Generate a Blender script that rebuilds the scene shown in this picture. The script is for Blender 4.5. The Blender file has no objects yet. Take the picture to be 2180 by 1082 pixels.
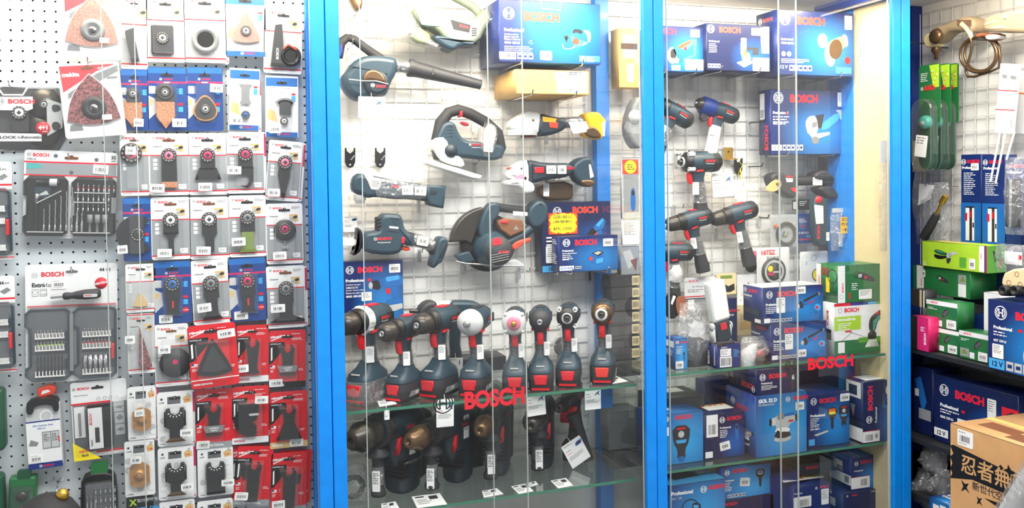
import bpy, math, random
from mathutils import Vector, Matrix
random.seed(7)
SC = bpy.context.scene
COL = SC.collection

# ---------------------------------------------------------------- camera
F, YAW, PIT, ROLL, CY, CZ = 1850.9, .32653, .025887, -.013944, 427.0, 1.5
_fw = Vector((math.sin(YAW)*math.cos(PIT), math.cos(YAW)*math.cos(PIT), -math.sin(PIT)))
_r0 = Vector((math.cos(YAW), -math.sin(YAW), 0)); _u0 = _r0.cross(_fw)
_rt = math.cos(ROLL)*_r0 + math.sin(ROLL)*_u0
_up = -math.sin(ROLL)*_r0 + math.cos(ROLL)*_u0
cam = bpy.data.objects.new('camera', bpy.data.cameras.new('camera')); COL.objects.link(cam)
cam.matrix_world = Matrix(((_rt.x, _up.x, -_fw.x, 0), (_rt.y, _up.y, -_fw.y, 0), (_rt.z, _up.z, -_fw.z, CZ), (0, 0, 0, 1)))
cam.data.sensor_fit = 'HORIZONTAL'; cam.data.sensor_width = 36
cam.data.lens = 36*F/2180; cam.data.shift_y = -(541-CY)/2180
cam.data.clip_start = .05
SC.camera = cam

# ---------------------------------------------------------------- world, exposure
SC.view_settings.view_transform = 'Standard'; SC.view_settings.look = 'None'
SC.view_settings.gamma = 1; SC.view_settings.use_curve_mapping = False
SC.view_settings.exposure = 1.02
SC.cycles.transparent_max_bounces = 24
SC.cycles.max_bounces = 8
SC.cycles.caustics_reflective = False; SC.cycles.caustics_refractive = False
W = bpy.data.worlds.new('shop_surroundings'); SC.world = W; W.use_nodes = True
W.node_tree.nodes['Background'].inputs[0].default_value = (.93, .96, 1, 1)
W.node_tree.nodes['Background'].inputs[1].default_value = .38

def area_light(name, loc, target, sx, sy, power, col):
    d = bpy.data.lights.new(name, 'AREA'); d.shape = 'RECTANGLE'; d.size = sx; d.size_y = sy
    d.energy = power; d.color = col
    o = bpy.data.objects.new(name, d); COL.objects.link(o); o.location = loc
    o.rotation_euler = (Vector(target)-Vector(loc)).to_track_quat('-Z', 'Y').to_euler()
    return o
WARM = (1, .87, .68)
area_light('shop_ceiling_light', (.7, 1.0, 2.7), (.7, 2.5, 1.45), 2.6, .5, 42, (1, .98, .95))
area_light('peg_cabinet_lamp', (-.25, 2.31, 2.125), (-.2, 2.46, 1.5), 1.1, .04, 5.2, WARM)
area_light('middle_cabinet_lamp', (.75, 2.36, 2.115), (.78, 2.62, 1.5), .8, .04, 5.8, WARM)
area_light('far_cabinet_lamp', (1.66, 2.36, 2.095), (1.68, 2.62, 1.5), .75, .04, 5.2, WARM)
area_light('corner_cabinet_lamp', (2.25, 2.05, 2.11), (2.47, 2.1, 1.5), .04, .7, 3.6, WARM)

# ---------------------------------------------------------------- pixel of the photograph -> point on a plane of the room
def ray(px, py):
    return _fw + _rt*((px-1090)/F) + _up*(-(py-CY)/F)
def at(px, py, Y=None, X=None, Z=None):
    d = ray(px, py)
    t = Y/d.y if Y is not None else (X/d.x if X is not None else (Z-CZ)/d.z)
    return Vector((0, 0, CZ)) + d*t
def mpp(px, py, Y):   # metres per photo pixel there
    return Y/ray(px, py).y/F

# ---------------------------------------------------------------- materials
MAT = {}
def lin(c):
    return tuple(((x/255)/12.92 if x/255 <= .04045 else ((x/255+.055)/1.055)**2.4) for x in c)
def mat(name, rgb, rough=.5, metal=0, noise=.06, scale=30, emit=0, bump=0, coat=0):
    m = bpy.data.materials.new(name); m.use_nodes = True; nt = m.node_tree; b = nt.nodes['Principled BSDF']
    c = lin(rgb)
    b.inputs['Roughness'].default_value = rough; b.inputs['Metallic'].default_value = metal
    b.inputs['Coat Weight'].default_value = coat
    tc = nt.nodes.new('ShaderNodeTexCoord'); nz = nt.nodes.new('ShaderNodeTexNoise')
    nz.inputs['Scale'].default_value = scale; nt.links.new(tc.outputs['Object'], nz.inputs['Vector'])
    r = nt.nodes.new('ShaderNodeValToRGB')
    r.color_ramp.elements[0].position = .3; r.color_ramp.elements[1].position = .7
    r.color_ramp.elements[0].color = tuple(x*(1-noise) for x in c)+(1,)
    r.color_ramp.elements[1].color = tuple(min(1, x*(1+noise)) for x in c)+(1,)
    nt.links.new(nz.outputs['Fac'], r.inputs['Fac']); nt.links.new(r.outputs['Color'], b.inputs['Base Color'])
    if emit:
        b.inputs['Emission Color'].default_value = c+(1,); b.inputs['Emission Strength'].default_value = emit
    if bump:
        bp = nt.nodes.new('ShaderNodeBump'); bp.inputs['Strength'].default_value = bump; bp.inputs['Distance'].default_value = .001
        nt.links.new(nz.outputs['Fac'], bp.inputs['Height']); nt.links.new(bp.outputs['Normal'], b.inputs['Normal'])
    MAT[name] = m; return m
def clear(name, tint=(1, 1, 1), white=0.0, gloss=1.0, rough=.02, crumple=0, base=.04):
    m = bpy.data.materials.new(name); m.use_nodes = True; nt = m.node_tree; nt.nodes.clear()
    N = nt.nodes.new; L = nt.links.new
    out = N('ShaderNodeOutputMaterial'); tr = N('ShaderNodeBsdfTransparent'); gl = N('ShaderNodeBsdfGlossy'); di = N('ShaderNodeBsdfDiffuse')
    tr.inputs[0].default_value = tint+(1,); gl.inputs['Roughness'].default_value = rough
    di.inputs[0].default_value = (.9, .9, .9, 1)
    m1 = N('ShaderNodeMixShader'); m1.inputs[0].default_value = white; L(tr.outputs[0], m1.inputs[1]); L(di.outputs[0], m1.inputs[2])
    lw = N('ShaderNodeLayerWeight'); lw.inputs['Blend'].default_value = .25
    mp = N('ShaderNodeMapRange'); mp.inputs['To Min'].default_value = base*gloss; mp.inputs['To Max'].default_value = min(1, .6*gloss)
    L(lw.outputs['Facing'], mp.inputs['Value'])
    m2 = N('ShaderNodeMixShader'); L(mp.outputs[0], m2.inputs[0]); L(m1.outputs[0], m2.inputs[1]); L(gl.outputs[0], m2.inputs[2])
    if crumple:
        tc = N('ShaderNodeTexCoord'); nz = N('ShaderNodeTexNoise'); nz.inputs['Scale'].default_value = 28; nz.inputs['Detail'].default_value = 3; nz.inputs['Distortion'].default_value = 1.5
        bp = N('ShaderNodeBump'); bp.inputs['Strength'].default_value = 1; bp.inputs['Distance'].default_value = crumple
        L(tc.outputs['Object'], nz.inputs['Vector']); L(nz.outputs['Fac'], bp.inputs['Height'])
        L(bp.outputs['Normal'], gl.inputs['Normal']); L(bp.outputs['Normal'], lw.inputs['Normal'])
        rp = N('ShaderNodeMapRange'); rp.inputs['From Min'].default_value = .58; rp.inputs['From Max'].default_value = .72
        rp.inputs['To Min'].default_value = white; rp.inputs['To Max'].default_value = min(.6, white+.3)
        L(nz.outputs['Fac'], rp.inputs['Value']); L(rp.outputs[0], m1.inputs[0])
    L(m2.outputs[0], out.inputs[0]); MAT[name] = m; return m
def glow(name, dark, bright, cx=.66, cz=.35, rad=.55):   # printed box art: a bright blue patch fading into navy
    m = mat(name, dark, .38, coat=.15); nt = m.node_tree; b = nt.nodes['Principled BSDF']
    tc = nt.nodes.new('ShaderNodeTexCoord'); mp = nt.nodes.new('ShaderNodeMapping'); g = nt.nodes.new('ShaderNodeTexGradient'); g.gradient_type = 'SPHERICAL'
    mp.vector_type = 'TEXTURE'; mp.inputs['Location'].default_value = (cx, .0, cz); mp.inputs['Scale'].default_value = (rad, 1.2, rad*1.15)
    r = nt.nodes.new('ShaderNodeValToRGB'); r.color_ramp.elements[0].position = .0; r.color_ramp.elements[1].position = .85
    r.color_ramp.elements[0].color = lin(dark)+(1,); r.color_ramp.elements[1].color = lin(bright)+(1,)
    L = nt.links.new; L(tc.outputs['Generated'], mp.inputs['Vector']); L(mp.outputs[0], g.inputs[0]); L(g.outputs[1], r.inputs[0]); L(r.outputs[0], b.inputs['Base Color'])
    return m
mat('frame_blue', (0, 132, 226), .42, coat=.1); mat('frame_navy', (12, 44, 120), .5)
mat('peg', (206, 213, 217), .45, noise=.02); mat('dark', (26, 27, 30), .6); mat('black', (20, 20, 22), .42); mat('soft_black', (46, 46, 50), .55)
mat('white', (240, 240, 238), .5, noise=.02); mat('wall_white', (243, 241, 236), .7, noise=.02, scale=4); mat('beige', (224, 206, 160), .6, noise=.04, scale=5)
mat('wire', (226, 224, 220), .35, noise=.02); mat('steel', (190, 190, 188), .25, .9); mat('brass', (200, 160, 70), .25, .9); mat('chrome', (215, 215, 215), .12, 1)
mat('card_white', (232, 232, 232), .45, noise=.02); mat('card_grey', (148, 152, 155), .5, noise=.03); mat('card_dark', (96, 100, 104), .5)
mat('red', (214, 24, 38), .4); mat('bosch_red', (226, 32, 52), .45); mat('magenta', (196, 28, 92), .45); mat('orange', (240, 110, 30), .45); mat('orange_red', (232, 66, 40), .42)
mat('milw_red', (212, 20, 34), .35, coat=.2); mat('makita_red', (222, 60, 70), .4)
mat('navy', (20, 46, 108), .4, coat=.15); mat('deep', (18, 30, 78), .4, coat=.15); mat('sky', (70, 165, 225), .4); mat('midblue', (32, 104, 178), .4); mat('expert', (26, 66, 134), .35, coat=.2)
mat('purple', (60, 50, 140), .4); mat('teal', (38, 60, 73), .42, bump=.1, scale=300); mat('teal_dark', (28, 43, 54), .45); mat('grey', (128, 130, 132), .5); mat('lgrey', (190, 192, 192), .45); mat('silver_plastic', (205, 207, 205), .35)
mat('green', (34, 108, 56), .4, coat=.1); mat('dgreen', (20, 76, 50), .42); mat('lime', (168, 206, 50), .4); mat('lgreen', (88, 158, 52), .4); mat('yellow', (246, 222, 30), .45); mat('dyellow', (238, 178, 30), .42)
mat('card_board', (204, 156, 104), .75, noise=.08, scale=14); mat('kraft', (222, 178, 104), .7, noise=.06, scale=10); mat('copper', (202, 150, 96), .35, .5, noise=.15, scale=60); mat('grit', (196, 132, 96), .6, .2, noise=.6, scale=420); mat('sand', (176, 128, 116), .8, noise=.35, scale=330); mat('sand_dark', (128, 78, 80), .7, noise=.75, scale=170)
mat('brown', (120, 72, 40), .7); mat('tan', (212, 178, 118), .6); mat('bronze', (112, 88, 64), .3, .7); mat('gun', (66, 62, 58), .32, .5); mat('ink', (40, 40, 44), .6); mat('pink', (236, 120, 150), .5); mat('aqua', (84, 172, 168), .5); mat('sage', (118, 128, 112), .45); mat('olive', (120, 140, 60), .5)
mat('rubber', (38, 38, 40), .7, bump=.3, scale=500); mat('lamp_face', (255, 252, 240), .3); mat('khaki', (158, 140, 112), .5); mat('mint', (60, 150, 135), .4)
mat('rust', (150, 88, 58), .7); mat('tube_lit', (255, 240, 214), .4, emit=6)
clear('pane', (.98, .99, .985), white=.008, gloss=.7, base=.03); clear('shelf_glass', (.86, .93, .9), white=.02, gloss=1, base=.07)
clear('blister', white=.025, gloss=.7, rough=.06, base=.05); clear('bag', white=.10, gloss=.9, rough=.12, crumple=.02, base=.08); clear('wrap', white=.08, gloss=1, rough=.1, crumple=.012, base=.12)
mat('glass_edge', (176, 184, 180), .2, noise=.02); mat('shelf_edge', (70, 128, 104), .2, noise=.05)
glow('art', (18, 38, 100), (30, 130, 205)); glow('art_mid', (16, 52, 124), (50, 160, 225), .62, .4, .8); glow('art_deep', (16, 28, 74), (24, 90, 170), .75, .3, .4)
M_ = MAT

# ---------------------------------------------------------------- mesh builder
def ch(p, n=2):          # rounds the corners of an outline
    for _ in range(n):
        q = []
        for i in range(len(p)):
            a, b = p[i], p[(i+1) % len(p)]
            q += [(a[0]*.75+b[0]*.25, a[1]*.75+b[1]*.25), (a[0]*.25+b[0]*.75, a[1]*.25+b[1]*.75)]
        p = q
    return p
def rect(x0, z0, x1, z1): return [(x0, z0), (x1, z0), (x1, z1), (x0, z1)]
def rrect(x0, z0, x1, z1, r, n=4):
    o = []
    for cx, cz, a in ((x1-r, z1-r, 0), (x0+r, z1-r, 90), (x0+r, z0+r, 180), (x1-r, z0+r, 270)):
        for k in range(n+1):
            t = math.radians(a+90*k/n); o.append((cx+r*math.cos(t), cz+r*math.sin(t)))
    return o
def ell(cx, cz, rx, rz=None, n=20, a0=0, a1=360, rot=0):
    rz = rz or rx; o = []; m = n if a1-a0 >= 360 else n+1; c, s = math.cos(math.radians(rot)), math.sin(math.radians(rot))
    for k in range(m):
        t = math.radians(a0+(a1-a0)*k/n); x, z = rx*math.cos(t), rz*math.sin(t); o.append((cx+x*c-z*s, cz+x*s+z*c))
    return o
def area2(p): return sum(p[i][0]*p[(i+1) % len(p)][1]-p[(i+1) % len(p)][0]*p[i][1] for i in range(len(p)))
def inset(p, d):
    n = len(p); o = []
    for i in range(n):
        a, b, c = Vector(p[i-1]), Vector(p[i]), Vector(p[(i+1) % n])
        e1 = (b-a); e2 = (c-b)
        if e1.length < 1e-9 or e2.length < 1e-9: o.append(tuple(b)); continue
        e1.normalize(); e2.normalize()
        n1 = Vector((-e1.y, e1.x)); n2 = Vector((-e2.y, e2.x)); m = n1+n2
        if m.length < 1e-6: o.append(tuple(b)); continue
        m.normalize(); k = d/max(.5, m.dot(n1)); o.append((b.x+m.x*k, b.y+m.y*k))
    return o
_TX = {}
def text_mesh(s, bold):
    k = (s, bold)
    if k not in _TX:
        c = bpy.data.curves.new('tmp_text', 'FONT'); c.body = s; c.resolution_u = 3; c.offset = .014*bold; c.fill_mode = 'FRONT'
        o = bpy.data.objects.new('tmp_text', c); me = o.to_mesh()
        vs = [(v.co.x, v.co.y) for v in me.vertices]; fs = [tuple(p.vertices) for p in me.polygons]
        o.to_mesh_clear(); bpy.data.objects.remove(o); bpy.data.curves.remove(c)
        if vs:
            x0 = min(v[0] for v in vs); x1 = max(v[0] for v in vs); z0 = min(v[1] for v in vs); z1 = max(v[1] for v in vs)
            vs = [((x-x0)/(z1-z0), (z-z0)/(z1-z0)) for x, z in vs]; w = (x1-x0)/(z1-z0)
        else: w = 0
        _TX[k] = (vs, fs, w)
    return _TX[k]
class MB:
    def __init__(s, M=None): s.v = []; s.f = []; s.m = []; s.sm = []; s.ms = []; s.M = M or Matrix()
    def mi(s, m):
        if m not in s.ms: s.ms.append(m)
        return s.ms.index(m)
    def add(s, vs, fs, m, smooth=False):
        b = len(s.v); i = s.mi(m)
        s.v += [tuple(s.M @ Vector(v)) for v in vs]
        for f in fs: s.f.append(tuple(b+k for k in f)); s.m.append(i); s.sm.append(smooth)
    def box(s, x0, y0, z0, x1, y1, z1, m):
        s.add([(x0, y0, z0), (x1, y0, z0), (x1, y1, z0), (x0, y1, z0), (x0, y0, z1), (x1, y0, z1), (x1, y1, z1), (x0, y1, z1)],
              [(0, 1, 5, 4), (1, 2, 6, 5), (2, 3, 7, 6), (3, 0, 4, 7), (4, 5, 6, 7), (3, 2, 1, 0)], m)
    def face(s, p, y, m):
        if area2(p) < 0: p = p[::-1]
        s.add([(x, y, z) for x, z in p], [tuple(range(len(p)))], m)
    def prism(s, p, y0, y1, m):        # y1 is the front (towards the viewer)
        if area2(p) < 0: p = p[::-1]
        n = len(p)
        s.add([(x, y0, z) for x, z in p]+[(x, y1, z) for x, z in p],
              [tuple(range(n-1, -1, -1)), tuple(range(n, 2*n))]+[(i, (i+1) % n, n+(i+1) % n, n+i) for i in range(n)], m)
    def pil(s, p, y0, y1, r, m, k=3, back=True):   # outline with rounded front and back edges
        if area2(p) < 0: p = p[::-1]
        n = len(p); rings = []; yy = []
        h = abs(y0-y1); r = min(r, h*.49)
        steps = [(0 if k == 0 else 1-math.sin(math.pi/2*j/k), 1-math.cos(math.pi/2*j/k)) for j in range(k+1)]
        if back:
            for a, b in steps: rings.append(inset(p, r*a)); yy.append(y0-r*b)
        else: rings.append(p); yy.append(y0)
        for a, b in reversed(steps): rings.append(inset(p, r*a)); yy.append(y1+r*b)
        vs = []; fs = []
        for R_, y in zip(rings, yy): vs += [(x, y, z) for x, z in R_]
        for j in range(len(rings)-1):
            for i in range(n): fs.append((j*n+i, j*n+(i+1) % n, (j+1)*n+(i+1) % n, (j+1)*n+i))
        s.add(vs, fs, m, True)
        L = len(rings)-1
        s.add([(x, yy[0], z) for x, z in rings[0]], [tuple(range(n-1, -1, -1))], m)
        s.add([(x, yy[L], z) for x, z in rings[L]], [tuple(range(n))], m)
    def tube(s, path, r, m, n=8, closed=False, sq=1, caps=True):
        P = [Vector(p) for p in path]; N = len(P); rs = r if isinstance(r, (list, tuple)) else [r]*N
        vs = []; fs = []; up = None
        for i, p in enumerate(P):
            a = P[i-1] if (i > 0 or closed) else P[i]; b = P[(i+1) % N] if (i < N-1 or closed) else P[i]
            d = (b-a).normalized()
            if up is None: up = Vector((0, 1, 0)) if abs(d.y) < .9 else Vector((0, 0, 1))
            x = d.cross(up).normalized(); up = x.cross(d).normalized()
            for k in range(n):
                t = 2*math.pi*k/n; vs.append(p+x*(rs[i]*math.cos(t))+up*(rs[i]*sq*math.sin(t)))
        for i in range(N if closed else N-1):
            for k in range(n): fs.append((i*n+k, i*n+(k+1) % n, ((i+1) % N)*n+(k+1) % n, ((i+1) % N)*n+k))
        s.add(vs, fs, m, True)
        if not closed and caps:
            s.add([vs[k] for k in range(n)], [tuple(range(n-1, -1, -1))], m); s.add([vs[(N-1)*n+k] for k in range(n)], [tuple(range(n))], m)
    def lathe(s, prof, c, d, m, n=24, smooth=True):     # prof: (radius, distance along d)
        d = Vector(d).normalized(); c = Vector(c); u = Vector((0, 0, 1)) if abs(d.z) < .9 else Vector((1, 0, 0))
        x = d.cross(u).normalized(); y = x.cross(d)
        vs = []; fs = []
        for r, t in prof:
            for k in range(n):
                a = 2*math.pi*k/n; vs.append(c+d*t+x*(r*math.cos(a))+y*(r*math.sin(a)))
        N = len(prof)
        for i in range(N-1):
            for k in range(n): fs.append((i*n+k, i*n+(k+1) % n, (i+1)*n+(k+1) % n, (i+1)*n+k))
        s.add(vs, fs, m, smooth)
        if prof[0][0] > 1e-6: s.add(vs[:n], [tuple(range(n-1, -1, -1))], m)
        if prof[-1][0] > 1e-6: s.add(vs[-n:], [tuple(range(n))], m)
    def loft(s, secs, m, n=16, p=1.0):   # sections (x,y,z, rx, ry): rounded horizontal slices stacked along z
        vs = []; fs = []
        for x, y, z, rx, ry in secs:
            for k in range(n):
                t = 2*math.pi*k/n; c, q = math.cos(t), math.sin(t)
                vs.append((x+rx*math.copysign(abs(c)**p, c), y+ry*math.copysign(abs(q)**p, q), z))
        N = len(secs)
        for i in range(N-1):
            for k in range(n): fs.append((i*n+k, i*n+(k+1) % n, (i+1)*n+(k+1) % n, (i+1)*n+k))
        s.add(vs, fs, m, True); s.add(vs[:n], [tuple(range(n-1, -1, -1))], m); s.add(vs[-n:], [tuple(range(n))], m)
    def ring(s, cx, cz, r0, r1, y, m, n=24, a0=0, a1=360):
        a = ell(cx, cz, r0, n=n, a0=a0, a1=a1); b = ell(cx, cz, r1, n=n, a0=a0, a1=a1); N = len(a); q = N if a1-a0 >= 360 else N-1
        s.add([(x, y, z) for x, z in a+b], [(i, N+i, N+(i+1) % N, (i+1) % N)[::-1] for i in range(q)], m)
    def txt(s, t, x, z, h, y, m, bold=1, al='l', w=None, rot=0):
        vs, fs, tw = text_mesh(t, bold)
        k = (w/h/tw) if (w and tw) else 1; W_ = tw*h*k
        ox = {'l': 0, 'c': -W_/2, 'r': -W_}[al]; c, q = math.cos(math.radians(rot)), math.sin(math.radians(rot))
        s.add([(x+(ox+a*h*k)*c-(b*h)*q, y, z+(ox+a*h*k)*q+(b*h)*c) for a, b in vs], fs, m)
        return W_
    def build(s, name, parent=None, loc=None, label=None):
        me = bpy.data.meshes.new(name); me.from_pydata(s.v, [], s.f)
        for m in s.ms: me.materials.append(M_[m])
        me.polygons.foreach_set('material_index', s.m); me.polygons.foreach_set('use_smooth', s.sm); me.update()
        o = bpy.data.objects.new(name, me); COL.objects.link(o)
        if parent: o.parent = parent
        if loc: o.location = loc
        if label: o['label'] = label
        return o
def thing(name, label, cat, loc, rz=0, group=None, ry=0, rx=0):
    o = bpy.data.objects.new(name, None); COL.objects.link(o); o.empty_display_size = .02
    o.location = loc; o.rotation_euler = (rx, ry, rz); o['label'] = label; o['category'] = cat
    if group: o['group'] = group
    return o
def tag(o, label, cat, group=None):
    o['label'] = label; o['category'] = cat
    if group: o['group'] = group
    return o
def struct(o): o['kind'] = 'structure'; return o
class Px:        # reads outlines in photo pixels and lays them on the plane Y of the wall, relative to a thing's base
    def __init__(s, Y, bx, by, off=0): s.Y = Y; s.o = at(bx, by, Y); s.s = mpp(bx, by, Y)
    def p(s, pts):
        o = []
        for x, y in pts:
            w = at(x, y, s.Y)-s.o; o.append((w.x, w.z))
        return o
    def q(s, x, y): return s.p([(x, y)])[0]
    z = (0, 0, 1)
    def zoom(s, ox, oy, k): s.z = (ox, oy, k); return s
    def P(s, pts, n=0):                # points read in an enlarged view
        o = s.p([(s.z[0]+x/s.z[2], s.z[1]+y/s.z[2]) for x, y in pts]); return ch(o, n) if n else o
    def V(s, x, y, d=0): a = s.P([(x, y)])[0]; return (a[0], d, a[1])
    def L(s, n): return n/s.z[2]*s.s
    def v(s, x, y, d=0): a = s.q(x, y); return (a[0], d, a[1])

class PxR(Px):   # the same on the side wall's plane X (things there are turned to face left)
    def __init__(s, X, bx, by): s.X = X; s.o = at(bx, by, X=X); d = ray(bx, by); s.s = X/d.x/F
    def p(s, pts):
        o = []
        for x, y in pts:
            w = at(x, y, X=s.X)-s.o; o.append((-w.y, w.z))
        return o
# ================================================================ the shop and its cabinets
def slab(name, x0, y0, z0, x1, y1, z1, m, parent=None, label=None):
    b = MB(); b.box(x0, y0, z0, x1, y1, z1, m); return b.build(name, parent, label=label)
struct(slab('floor', -2.5, -1.5, -.05, 3.2, 3.1, 0, 'grey')); 
struct(slab('wall_back', -2.5, 2.80, 0, 3.2, 2.9, 2.9, 'wall_white')); struct(slab('wall_right', 2.62, -1.5, 0, 2.7, 2.8, 2.9, 'wall_white'))
ZT = 2.12; ZB = .10
def cabinet(label, x=0): return thing('display_cabinet', label, 'cabinet', (x, 2.5, 0))
def cpart(root, name, x0, y0, z0, x1, y1, z1, m, label=None):
    r = root.location; return slab(name, x0-r.x, y0-r.y, z0, x1-r.x, y1-r.y, z1, m, root, label)
def post(root, x0, y0, x1, y1, label=None):
    b = MB(); r = root.location; b.M = Matrix.Translation((0, -r.y, 0)) @ Matrix.Translation((-r.x, 0, 0))
    q = rrect(x0, y0, x1, y1, .003, 2); n = len(q)
    b.add([(x, y, ZB-.1) for x, y in q]+[(x, y, 2.3) for x, y in q], [(i, (i+1) % n, n+(i+1) % n, n+i) for i in range(n)], 'frame_blue')
    return b.build('post', root, label=label)
def glass_door(root, x0, x1, y, z0=.12, z1=2.25):
    b = MB(); r = root.location; b.M = Matrix.Translation((-r.x, -r.y, 0))
    b.add([(x0, y, z0), (x1, y, z0), (x1, y, z1), (x0, y, z1)], [(0, 1, 2, 3)], 'pane')
    d = b.build('glass_door', root)
    for x in (x0, x1):
        e = MB(); e.M = b.M; e.box(x-.0009, y-.003, z0, x+.0009, y+.003, z1, 'glass_edge'); e.build('polished_edge', d)
    return d
def wire_grid(root, x0, x1, z0, z1, y, X=None):       # welded wire panel, 50 mm mesh
    b = MB(); r = root.location; b.M = Matrix.Translation((-r.x, -r.y, 0))
    R_ = .0016
    n = int(round((x1-x0)/.05))
    for i in range(n+1):
        t = x0+i*.05
        if X is None: b.box(t-R_, y-R_, z0, t+R_, y+R_, z1, 'wire')
        else: b.box(X-R_, t-R_, z0, X+R_, t+R_, z1, 'wire')
    n = int(round((z1-z0)/.05))
    for i in range(n+1):
        t = z1-i*.05
        if X is None: b.box(x0, y-R_*3, t-R_, x1, y-R_, t+R_, 'wire')
        else: b.box(X-R_*3, x0, t-R_, X-R_, x1, t+R_, 'wire')
    return b.build('wire_grid', root)
def glass_shelf(root, x0, y0, x1, y1, z, t=.008):
    b = MB(); r = root.location; b.M = Matrix.Translation((-r.x, -r.y, 0)); 
    b.box(x0, y0, z-t, x1, y1, z, 'shelf_glass'); s = b.build('glass_shelf', root)
    e = MB(); e.M = b.M; e.box(x0, y0-.0012, z-t, x1, y0, z, 'shelf_edge'); e.build('polished_edge', s)
    return s
def bracket(root, x, y, z):
    r = root.location; b = MB(); b.M = Matrix.Translation((-r.x, -r.y, 0)); b.box(x-.012, y-.01, z-.05, x+.012, y, z-.009, 'kraft'); b.box(x-.012, y-.03, z-.013, x+.012, y, z-.009, 'steel'); b.build('shelf_bracket', root)
PEGY = 2.457; BK = 2.72
# --- left cabinet with the perforated board
C1 = cabinet('blue framed glass cabinet with a perforated board full of carded accessories', -.4)
b = MB(); b.M = Matrix.Translation((.4, PEGY-2.5, 0)); x0, x1, z0, z1, P = -1.05, .262, .45, 2.13, .0254
nx = int((x1-x0)/P); nz = int((z1-z0)/P)
for i in range(nx+1):
    for j in range(nz+1):
        cx = x0+(i+.5)*P; cz = z0+(j+.5)*P; h = P/2; R_ = .0031
        o = [(h, 0), (h, h), (0, h), (-h, h), (-h, 0), (-h, -h), (0, -h), (h, -h)]
        q = [(R_*math.cos(k*math.pi/4), R_*math.sin(k*math.pi/4)) for k in range(8)]
        vs = [(cx+a, 0, cz+c) for a, c in o]+[(cx+a, 0, cz+c) for a, c in q]+[(cx+a, .004, cz+c) for a, c in q]
        b.add(vs, [(k, 8+k, 8+(k+1) % 8, (k+1) % 8) for k in range(8)]+[(8+k, 16+k, 16+(k+1) % 8, 8+(k+1) % 8) for k in range(8)], 'peg')
b.build('perforated_board', C1, label='pale grey perforated board')
cpart(C1, 'backing_board', x0, PEGY+.02, z0, .262, PEGY+.03, z1, 'dark')
cpart(C1, 'top_panel', -1.1, 2.28, 2.135, .26, PEGY+.03, 2.15, 'wall_white')
cpart(C1, 'plinth', -1.1, 2.26, 0, .26, PEGY+.03, .10, 'frame_navy')
post(C1, .231, 2.25, .2665, 2.29); post(C1, .235, 2.42, .2665, 2.456)
cpart(C1, 'side_panel', .255, 2.29, .1, .262, 2.42, 2.135, 'frame_navy')
d1 = glass_door(C1, -1.05, at(298, 541, 2.262).x, 2.262); d2 = glass_door(C1, at(228, 541, 2.274).x, .231, 2.274)
# --- middle cabinet
C2 = cabinet('blue framed glass cabinet of power tools on a white wire grid', .75)
cpart(C2, 'back_panel', .27, BK, .1, 1.235, BK+.01, 2.12, 'wall_white')
wire_grid(C2, .285, 1.185, .65, 2.10, BK-.012)
cpart(C2, 'top_panel', .27, 2.29, 2.125, 1.235, BK, 2.14, 'wall_white'); cpart(C2, 'plinth', .27, 2.26, 0, 1.235, BK, .10, 'frame_navy')
cpart(C2, 'floor_board', .27, 2.26, .10, 1.235, BK, .11, 'dark')
post(C2, .268, 2.25, .303, 2.29); post(C2, 1.166, 2.25, 1.1985, 2.268); post(C2, .275, BK-.035, .31, BK-.001); 
cpart(C2, 'back_post', 1.205, 2.665, .1, 1.252, 2.70, 2.12, 'frame_blue'); cpart(C2, 'side_panel', .272, 2.29, .1, .278, BK-.04, 2.12, 'wall_white')
g1 = glass_door(C2, at(774, 541, 2.262).x, at(1117, 541, 2.262).x, 2.262); g2 = glass_door(C2, at(1044, 541, 2.274).x, 1.166, 2.274)
s1 = glass_shelf(C2, .305, 2.36, 1.188, 2.70, .873); s2 = glass_shelf(C2, .305, 2.36, 1.188, 2.70, .584)
bracket(C2, 1.192, 2.70, .584)
b = MB(); b.M = Matrix.Translation((-.75, -2.5, 0)); b.add([(1.203, 2.30, .1), (1.203, 2.66, .1), (1.203, 2.66, 2.12), (1.203, 2.30, 2.12)], [(0, 1, 2, 3)], 'pane'); b.build('glass_side', C2)
# --- right cabinet
C3 = cabinet('blue framed glass cabinet of boxed tools and pistol drills', 1.6)
cpart(C3, 'back_panel', 1.24, BK, .1, 2.13, BK+.01, 2.12, 'wall_white')
wire_grid(C3, 1.27, 2.12, .65, 2.10, BK-.012)
cpart(C3, 'top_panel', 1.24, 2.29, 2.105, 2.13, BK, 2.14, 'wall_white'); cpart(C3, 'plinth', 1.24, 2.26, 0, 2.13, BK, .10, 'frame_navy')
cpart(C3, 'floor_board', 1.24, 2.26, .10, 2.13, BK, .11, 'dark')
post(C3, 1.2, 2.25, 1.2325, 2.29); post(C3, 2.055, 2.25, 2.0875, 2.268)
cpart(C3, 'back_post', 2.125, 2.52, .1, 2.165, 2.655, 2.12, 'frame_blue'); cpart(C3, 'top_rail', 2.07, 2.29, 2.075, 2.13, 2.655, 2.105, 'frame_navy')
cpart(C3, 'side_panel', 2.13, 2.29, .1, 2.14, 2.52, 2.12, 'beige', 'beige side panel')
h1 = glass_door(C3, at(1423, 541, 2.262).x, at(1697, 541, 2.262).x, 2.262); h2 = glass_door(C3, at(1660, 541, 2.274).x, 2.055, 2.274)
s3 = glass_shelf(C3, 1.24, 2.36, 2.12, 2.70, .892); s4 = glass_shelf(C3, 1.24, 2.36, 2.12, 2.70, .592)
ZC = .30; s5 = glass_shelf(C3, 1.24, 2.36, 2.12, 2.70, ZC)
bracket(C3, 1.475, 2.70, .892); bracket(C3, 2.02, 2.70, .892)
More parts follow.
